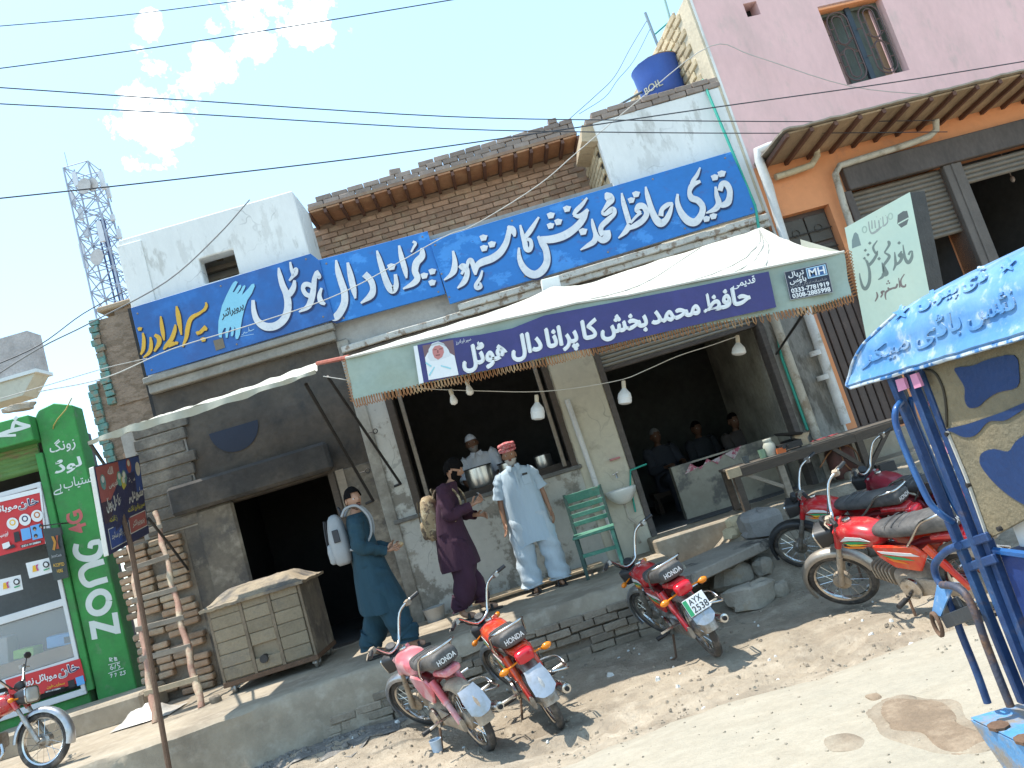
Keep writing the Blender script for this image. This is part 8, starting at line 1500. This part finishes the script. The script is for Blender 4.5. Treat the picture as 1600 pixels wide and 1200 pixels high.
for s, S in ((-1, 'l'), (1, 'r')):
    cloth(e, 'sleeve', limb([(s*.13, .0, 1.385), (s*.18, .01, 1.345), V['el_'+S]*.45+V['sh_'+S]*.55, V['el_'+S]*.92+V['sh_'+S]*.08], [.06, .075, .078, .084], .09, seed=s), m_pb)
    cloth(e, 'shalwar', limb([(s*.08, 0, .95), (s*.12, -.01, .75), (s*.15, -.0, .5), (s*.16, .0, .3), (s*.165, .0, .13), (s*.165, .0, .085)], [.125, .125, .12, .118, .125, .118], .10, 24, s*2), m_pb2)
    g = MB(); g.prism([Vector((s*.012, -.085, 1.475)), Vector((s*.075, -.06, 1.485)), Vector((s*.085, -.095, 1.43)), Vector((s*.04, -.112, 1.40))], (0, -.008, 0)); g.build('collar', m_pb, e)
g = MB(); g.prism([Vector((.06, -.128, 1.22)), Vector((.16, -.118, 1.22)), Vector((.16, -.112, 1.33)), Vector((.06, -.122, 1.33))], (0, -.008, 0)); g.build('chest_pocket', m_pb, e, bevel=.003)
g = MB(); g.box(.075, .135, -.134, -.126, 1.325, 1.35); g.build('pocket_phone', m_iron, e); g = MB(); g.box(-.012, .012, -.152, -.118, 1.08, 1.40); g.build('placket', m_pb, e)
shoes(e, V)
shell(e, 'beard', V, R, m_beardw, lambda x, y, z: y < .1 and z < -.30 and not (abs(x) < .28 and -.52 < z < -.42 and y < 0), grow=1.16)
hc = V['skull']+Vector((0, 0, .055)); g = MB(); m_turb = M('red checked turban', (0.52, 0.10, 0.11), 0.9, 0.1, 20, 0.3, 60, col2=(0.62, 0.36, 0.35), thr=0.54, soft=0.03, s2=60)
for k in range(4):
    z = .066+.022*k; r = .084+.010*math.sin(PI*(k+.7)/4.2); g.tube([hc + R @ Vector((r*.98*math.cos(a), .004+r*1.05*math.sin(a), z+.012*math.sin(a*1+k*2.1))) for a in [2*PI*i/20 for i in range(20)]], .018, 8, closed=True)
g.ell(hc + R @ Vector((0, .005, .115)), .085, .10, .05, 16, 8, R); g.build('turban', m_turb, e, smooth=70)
# ---- the man in purple, in profile, looking down at something in his hands
J = dict(BASE); J.update(chest=(0, -.08, 1.28), waist=(0, -.02, 1.08), neck=(0, -.155, 1.42), skull=(0, -.215, 1.475), sh_l=(-.175, -.08, 1.36), sh_r=(.175, -.08, 1.36),
    el_l=(-.23, -.10, 1.09), wr_l=(-.12, -.33, 1.12), el_r=(.235, -.06, 1.09), wr_r=(.12, -.30, 1.00), hd_l=(.25, -.8, .3), hd_r=(-.2, -.9, -.15), th_l=(.5, .1, 1), th_r=(-.4, 0, 1),
    kn_l=(-.10, -.06, .5), an_l=(-.11, .10, .08), toe_l=(-.12, -.05, .03), kn_r=(.10, -.03, .5), an_r=(.11, -.10, .08), toe_r=(.12, -.25, .03))
m_pur = M('plum cotton', (0.050, 0.017, 0.036), 0.9, 0.12, 1, 0.6, 1.3, stretch=(16, 16, 3))
fb = onY(741, 960, 8.3)
e, V, R = person('man in plum shalwar kameez with camouflage backpack looking down at his hands', (fb.x, 8.3, PZ), PI/2-.15, J, m_skinl, head_pitch=.42, curl=.9)
B = [((0, -.135, 1.42), .08, .08), ((0, -.115, 1.395), .15, .095), ((0, -.09, 1.35), .20, .11), ((0, -.07, 1.25), .20, .125), ((0, -.02, 1.10), .195, .14), ((0, .0, .95), .205, .16), ((0, .0, .80), .225, .18), ((0, .0, .68), .245, .20), ((0, .0, .56), .25, .21), ((0, .0, .53), .248, .208)]
cloth(e, 'kameez', [ringz(c, rx, ry, i*.3+1, .015+.008*i, 7) for i, (c, rx, ry) in enumerate(B)], m_pur)
for s, S in ((-1, 'l'), (1, 'r')):
    cloth(e, 'sleeve', limb([(s*.13, -.09, 1.375), (s*.175, -.085, 1.335), V['el_'+S]*.5+V['sh_'+S]*.5, V['el_'+S], V['el_'+S]*.5+V['wr_'+S]*.5, V['wr_'+S]*.92+V['el_'+S]*.08], [.06, .076, .076, .072, .060, .048], .10, seed=s), m_pur)
    a = V['an_'+S]; kx = V['kn_'+S]; cloth(e, 'shalwar', limb([(s*.07, 0, .92), kx*.4+Vector((s*.07, 0, .92))*.6, kx, a*.6+kx*.4, a+Vector((0, 0, .10)), a+Vector((0, 0, .04))], [.13, .14, .125, .11, .088, .075], .11, 22, s*3), m_pur)
shoes(e, V)
shell(e, 'hair', V, R, m_hair, lambda x, y, z: (z > .18 - .8*max(0, y)) and not (y < -.75 and z < .48), grow=1.20)
shell(e, 'beard', V, R, m_hair, lambda x, y, z: y < .15 and z < -.34 and not (abs(x) < .2 and -.52 < z < -.42 and y < 0) or (abs(x) > .55 and y < .1 and z < .0 and z > -.5 and y > -.55), grow=1.10)
g = MB(); c = V['wr_l']+Vector((.09, -.10, .05)); g.box(c.x-.035, c.x+.035, c.y-.006, c.y+.006, c.z-.05, c.z+.07, rot=rot3(.3, -.5)); g.build('held_phone', m_grey2, e, bevel=.004)
def backpack(label, loc, face, m, m2, w=.30, d=.17, h=.46, extra=None):
    b = thing('backpack', label, 'backpack', loc, face); g = MB(); rings = []
    for z, a, bb in ((0, .7, .6), (.03, .92, .9), (.12, 1, 1.08), (.24, 1, 1.05), (.34, .95, .9), (.42, .82, .68), (.455, .6, .42), (.465, .3, .2)): rings.append([Vector((p.x, p.y, z*h/.46)) for p in ringz((0, d/2, 0), w/2*a, d/2*bb, z*9, .02, 4, 24, p=3.2)])
    g.loft(rings); body = g.build('bag_body', m, b, smooth=55)
    g = MB(); rings = []
    for z, a, bb in ((.03, .7, .3), (.05, .8, .5), (.15, .82, .55), (.21, .78, .4), (.22, .7, .2)): rings.append([Vector((p.x, p.y, z)) for p in ringz((0, d*.98, 0), w/2*a, .05*bb*1.6, 0, 0, 3, 18, p=3)])
    g.loft(rings); g.build('front_pocket', m, b, smooth=55)
    g = MB(); g.tube([Vector(q) for q in cr([(-.05, .01, h-.01), (-.04, .02, h+.05), (.04, .02, h+.05), (.05, .01, h-.01)], 4)], .009, 6); g.build('carry_loop', m2, b, smooth=60)
    for zz in (-.055, .06): g = MB(); g.tube([Vector(q) for q in cr([(zz, d*1.02, h*.93), (zz*1.2, d*1.12, h*.6), (zz*1.2, d*1.12, h*.3), (zz, d*1.02, h*.08)], 5)], .007, 6); g.build('zip', m2, b, smooth=60)
    return b
def strap(b, pts, m, r=.013): g = MB(); P = [Vector(p) for p in cr(pts, 6)]; g.tube(P, r, 8); g.build('shoulder_strap', m, b, smooth=60)
m_camo = M('tan camouflage', (0.36, 0.27, 0.16), 0.9, 0.1, 4, 0.2, 30, col2=(0.14, 0.10, 0.07), thr=0.53, soft=0.02, s2=9, col3=(0.50, 0.42, 0.28), thr3=0.57, s3=13)
Fb = Matrix.Translation(e.location) @ Matrix.Rotation(e.rotation_euler.z, 4, 'Z')
b = backpack('tan camouflage backpack worn low on the back of the man in plum', Fb @ Vector((.02, .06, .88)), e.rotation_euler.z, m_camo, M('bag webbing', (0.10, 0.08, 0.05), 0.8), .33, .19, .47)
for x in (-.13, .13): strap(b, [(x, .0, .42), (x*1.05, -.06, .50), (x*1.05, -.19, .50), (x*1.0, -.275, .36), (x*1.05, -.24, .2), (x*1.2, -.10, .10), (x, .0, .12)], m_camo)
# ---- the young man in teal, walking right, face turned to the street
J = dict(BASE); J.update(neck=(0, .0, 1.46), skull=(0, -.02, 1.54), el_l=(-.24, .01, 1.12), wr_l=(-.13, -.22, 1.00), el_r=(.24, .0, 1.12), wr_r=(.12, -.25, 1.02), hd_l=(.5, -.8, .1), hd_r=(-.4, -.9, .1), th_l=(.2, -.1, 1), th_r=(-.2, -.1, 1),
    kn_l=(-.10, -.10, .51), an_l=(-.11, -.20, .08), toe_l=(-.12, -.35, .03), kn_r=(.10, .04, .49), an_r=(.11, .20, .09), toe_r=(.12, .06, .035))
m_teal2 = M('dark teal cotton', (0.015, 0.05, 0.072), 0.9, 0.10, 1, 0.6, 1.3, stretch=(16, 16, 3))
fc = onY(618, 1036, 7.55)
e, V, R = person('young man in dark teal shalwar kameez walking past the oven, looking round', (fc.x, 7.55, PZ), PI/2+.1, J, m_skinl, head_yaw=-1.0, curl=.9, k=.945)
B = [((0, -.0, 1.455), .08, .078), ((0, .0, 1.425), .15, .095), ((0, .0, 1.38), .20, .11), ((0, -.0, 1.26), .205, .125), ((0, -.0, 1.10), .20, .14), ((0, -.01, .95), .21, .165), ((0, -.01, .80), .225, .19), ((0, -.02, .66), .24, .215), ((0, -.03, .50), .24, .24), ((0, -.03, .455), .238, .236)]
cloth(e, 'kameez', [ringz(c, rx, ry, i*.3+2, .015+.008*i, 7, dz=-.02*(i > 7)) for i, (c, rx, ry) in enumerate(B)], m_teal2)
for s, S in ((-1, 'l'), (1, 'r')):
    cloth(e, 'sleeve', limb([(s*.13, .0, 1.385), (s*.18, .0, 1.345), V['el_'+S]*.5+V['sh_'+S]*.5, V['el_'+S], V['el_'+S]*.5+V['wr_'+S]*.5, V['wr_'+S]*.95+V['el_'+S]*.05], [.06, .076, .076, .072, .058, .046], .10, seed=s+1), m_teal2)
    a = V['an_'+S]; kx = V['kn_'+S]; cloth(e, 'shalwar', limb([(s*.07, 0, .92), kx*.4+Vector((s*.07, 0, .92))*.6, kx, a*.6+kx*.4, a+Vector((0, 0, .09)), a+Vector((0, 0, .02))], [.13, .145, .14, .13, .115, .10], .11, 22, s*3+1), m_teal2)
shoes(e, V)
shell(e, 'hair', V, R, m_hair, lambda x, y, z: (z > .18 - .85*max(0, y)) and not (y < -.72 and z < .44), grow=1.20)
shell(e, 'moustache', V, R, m_hair, lambda x, y, z: abs(x) < .30 and y < -.3 and -.42 < z < -.30, grow=1.09, n=40, mm=30)
shell(e, 'stubble', V, R, M('stubble', (0.13, 0.075, 0.05), 0.8), lambda x, y, z: y < .1 and z < -.5, grow=1.012)
g = MB(); c = V['wr_l']*.5+V['wr_r']*.5+Vector((0, -.12, .015)); g.ell(c, .05, .04, .028, 10, 6); g.build('held_bread', M('pale bread', (0.5, 0.36, 0.2), 0.9, 0.15), e, smooth=60)
Fc_ = Matrix.Translation(e.location) @ Matrix.Rotation(e.rotation_euler.z, 4, 'Z'); m_gb = M('light grey bag cloth', (0.33, 0.34, 0.345), 0.85, 0.06, 6, 0.15, 40); m_gz = M('dark bag zip', (0.03, 0.03, 0.035), 0.6)
b = backpack('light grey backpack with dark zips on the back of the man in teal', Fc_ @ Vector((.0, .115, .94)), e.rotation_euler.z, m_gb, m_gz, .31, .18, .48)
for x in (-.13, .13): strap(b, [(x, .0, .44), (x*1.05, -.06, .505), (x*1.05, -.17, .495), (x*1.0, -.245, .36), (x*1.05, -.22, .2), (x*1.2, -.10, .10), (x, .0, .12)], m_gb)
g = MB(); g.box(-.175, -.165, .06, .12, .22, .34); g.build('side_badge', m_gz, b, bevel=.01)
# ---- the cook behind the counter, and guests deep in the dining room
J = dict(BASE); J.update(chest=(.03, -.05, 1.28), neck=(.02, -.09, 1.43), skull=(.0, -.12, 1.50), sh_l=(-.15, -.05, 1.35), sh_r=(.20, -.05, 1.38), el_l=(-.22, -.16, 1.10), wr_l=(-.12, -.36, .98), el_r=(.27, -.16, 1.12), wr_r=(.16, -.38, 1.0))
m_ws = M('white shirt cotton', (0.62, 0.64, 0.68), 0.9, 0.05, 1, 0.5, 1.3, stretch=(14, 14, 5)); pk_ = onY(742, 716, 10.15)
e, V, R = person('cook in white cap and white shirt leaning over the pots behind the counter', (pk_.x+.02, 10.15, pk_.z-1.37), 0.0, J, m_skind, head_roll=-.08, curl=.5)
B = [((.02, -.07, 1.43), .08, .075), ((.025, -.06, 1.40), .16, .095), ((.03, -.05, 1.35), .205, .11), ((.03, -.05, 1.25), .21, .125), ((.01, -.02, 1.10), .21, .14), ((0, 0, .95), .215, .15), ((0, 0, .75), .225, .16)]
cloth(e, 'shirt', [ringz(c, rx, ry, i*.5, .02, 5) for i, (c, rx, ry) in enumerate(B)], m_ws)
for s, S in ((-1, 'l'), (1, 'r')): cloth(e, 'sleeve', limb([V['sh_'+S]+Vector((-s*.03, 0, .02)), V['sh_'+S]+Vector((s*.02, 0, -.03)), V['el_'+S]*.55+V['sh_'+S]*.45, V['el_'+S]*.95+V['wr_'+S]*.05], [.075, .082, .078, .07], .06, seed=s), m_ws); g = MB(); g.prism([V['neck']+Vector(q) for q in ((s*.01, -.08, 0), (s*.07, -.05, .02), (s*.085, -.09, -.05), (s*.04, -.105, -.07))], (0, -.008, 0)); g.build('collar', m_ws, e)
shell(e, 'cap', V, R, m_ws, lambda x, y, z: z > .36, grow=1.13); shell(e, 'beard', V, R, M('grey beard', (0.28, 0.27, 0.26), 0.9, 0.15), lambda x, y, z: y < .1 and z < -.42, grow=1.08)
for (px, py, Y, lab, cap, col) in ((1024, 684, 11.4, 'man in a white cap sitting in the dark dining room, leftmost of the diners', True, (0.045, 0.05, 0.065)), (1088, 672, 11.9, 'bare headed diner sitting in the dark room between two others', False, (0.05, 0.055, 0.065)), (1146, 660, 11.2, 'diner in a brownish shirt sitting nearest the right wall of the dark room', False, (0.10, 0.085, 0.08))):
    J = dict(BASE); J.update(kn_l=(-.14, -.42, .92), an_l=(-.14, -.40, .5), toe_l=(-.14, -.52, .46), kn_r=(.14, -.42, .92), an_r=(.14, -.40, .5), toe_r=(.14, -.52, .46), el_l=(-.24, -.10, 1.12), wr_l=(-.14, -.32, 1.14), el_r=(.24, -.10, 1.12), wr_r=(.14, -.32, 1.14))
    h = onY(px, py, Y); e, V, R = person(lab, (h.x, Y, h.z-1.58), .25, J, m_skind); mm_ = M('shirt %d' % px, col, 0.9, 0.1)
    B = [((0, .0, 1.455), .08, .075), ((0, .0, 1.425), .15, .09), ((0, .0, 1.38), .205, .105), ((0, -.0, 1.26), .21, .125), ((0, -.0, 1.08), .215, .145), ((0, -.02, .92), .23, .18), ((0, -.04, .80), .235, .19)]
    cloth(e, 'shirt', [ringz(c, rx, ry, i*.5, .02, 5) for i, (c, rx, ry) in enumerate(B)], mm_)
    for s, S in ((-1, 'l'), (1, 'r')):
        cloth(e, 'sleeve', limb([V['sh_'+S]+Vector((-s*.03, 0, .02)), V['sh_'+S]+Vector((s*.02, 0, -.03)), V['el_'+S]*.55+V['sh_'+S]*.45, V['el_'+S], V['wr_'+S]], [.075, .082, .078, .07, .05], .06, seed=s), mm_); cloth(e, 'trouser_leg', limb([(s*.09, 0, .9), (s*.13, -.3, .95), V['kn_'+S]+Vector((0, -.02, -.02)), V['an_'+S]], [.11, .10, .09, .08], .05, 14, s), mm_)
    shell(e, 'cap' if cap else 'hair', V, R, M('dim cap', (0.28, 0.29, 0.3), 0.9) if cap else m_hair, lambda x, y, z: (z > .30 - .5*max(0, y)) and not (y < -.7 and z < .5), grow=1.12)
    g = MB(); q = e.location; g.box(q.x-.3, q.x+.3, Y-.1, Y+.3, q.z+.78-.06, q.z+.80); [g.box(q.x-.28+.5*a, q.x-.22+.5*a, Y-.08+.3*c2, Y-.02+.3*c2, .5, q.z+.72) for a in (0, 1) for c2 in (0, 1)]; tag(g.build('bench', m_wood), lab.split(' sitting')[0].replace('man', 'bench under the man').replace('bare headed diner', 'bench under the bare headed diner').replace('diner in a brownish', 'bench under the diner in a brownish'), 'bench')
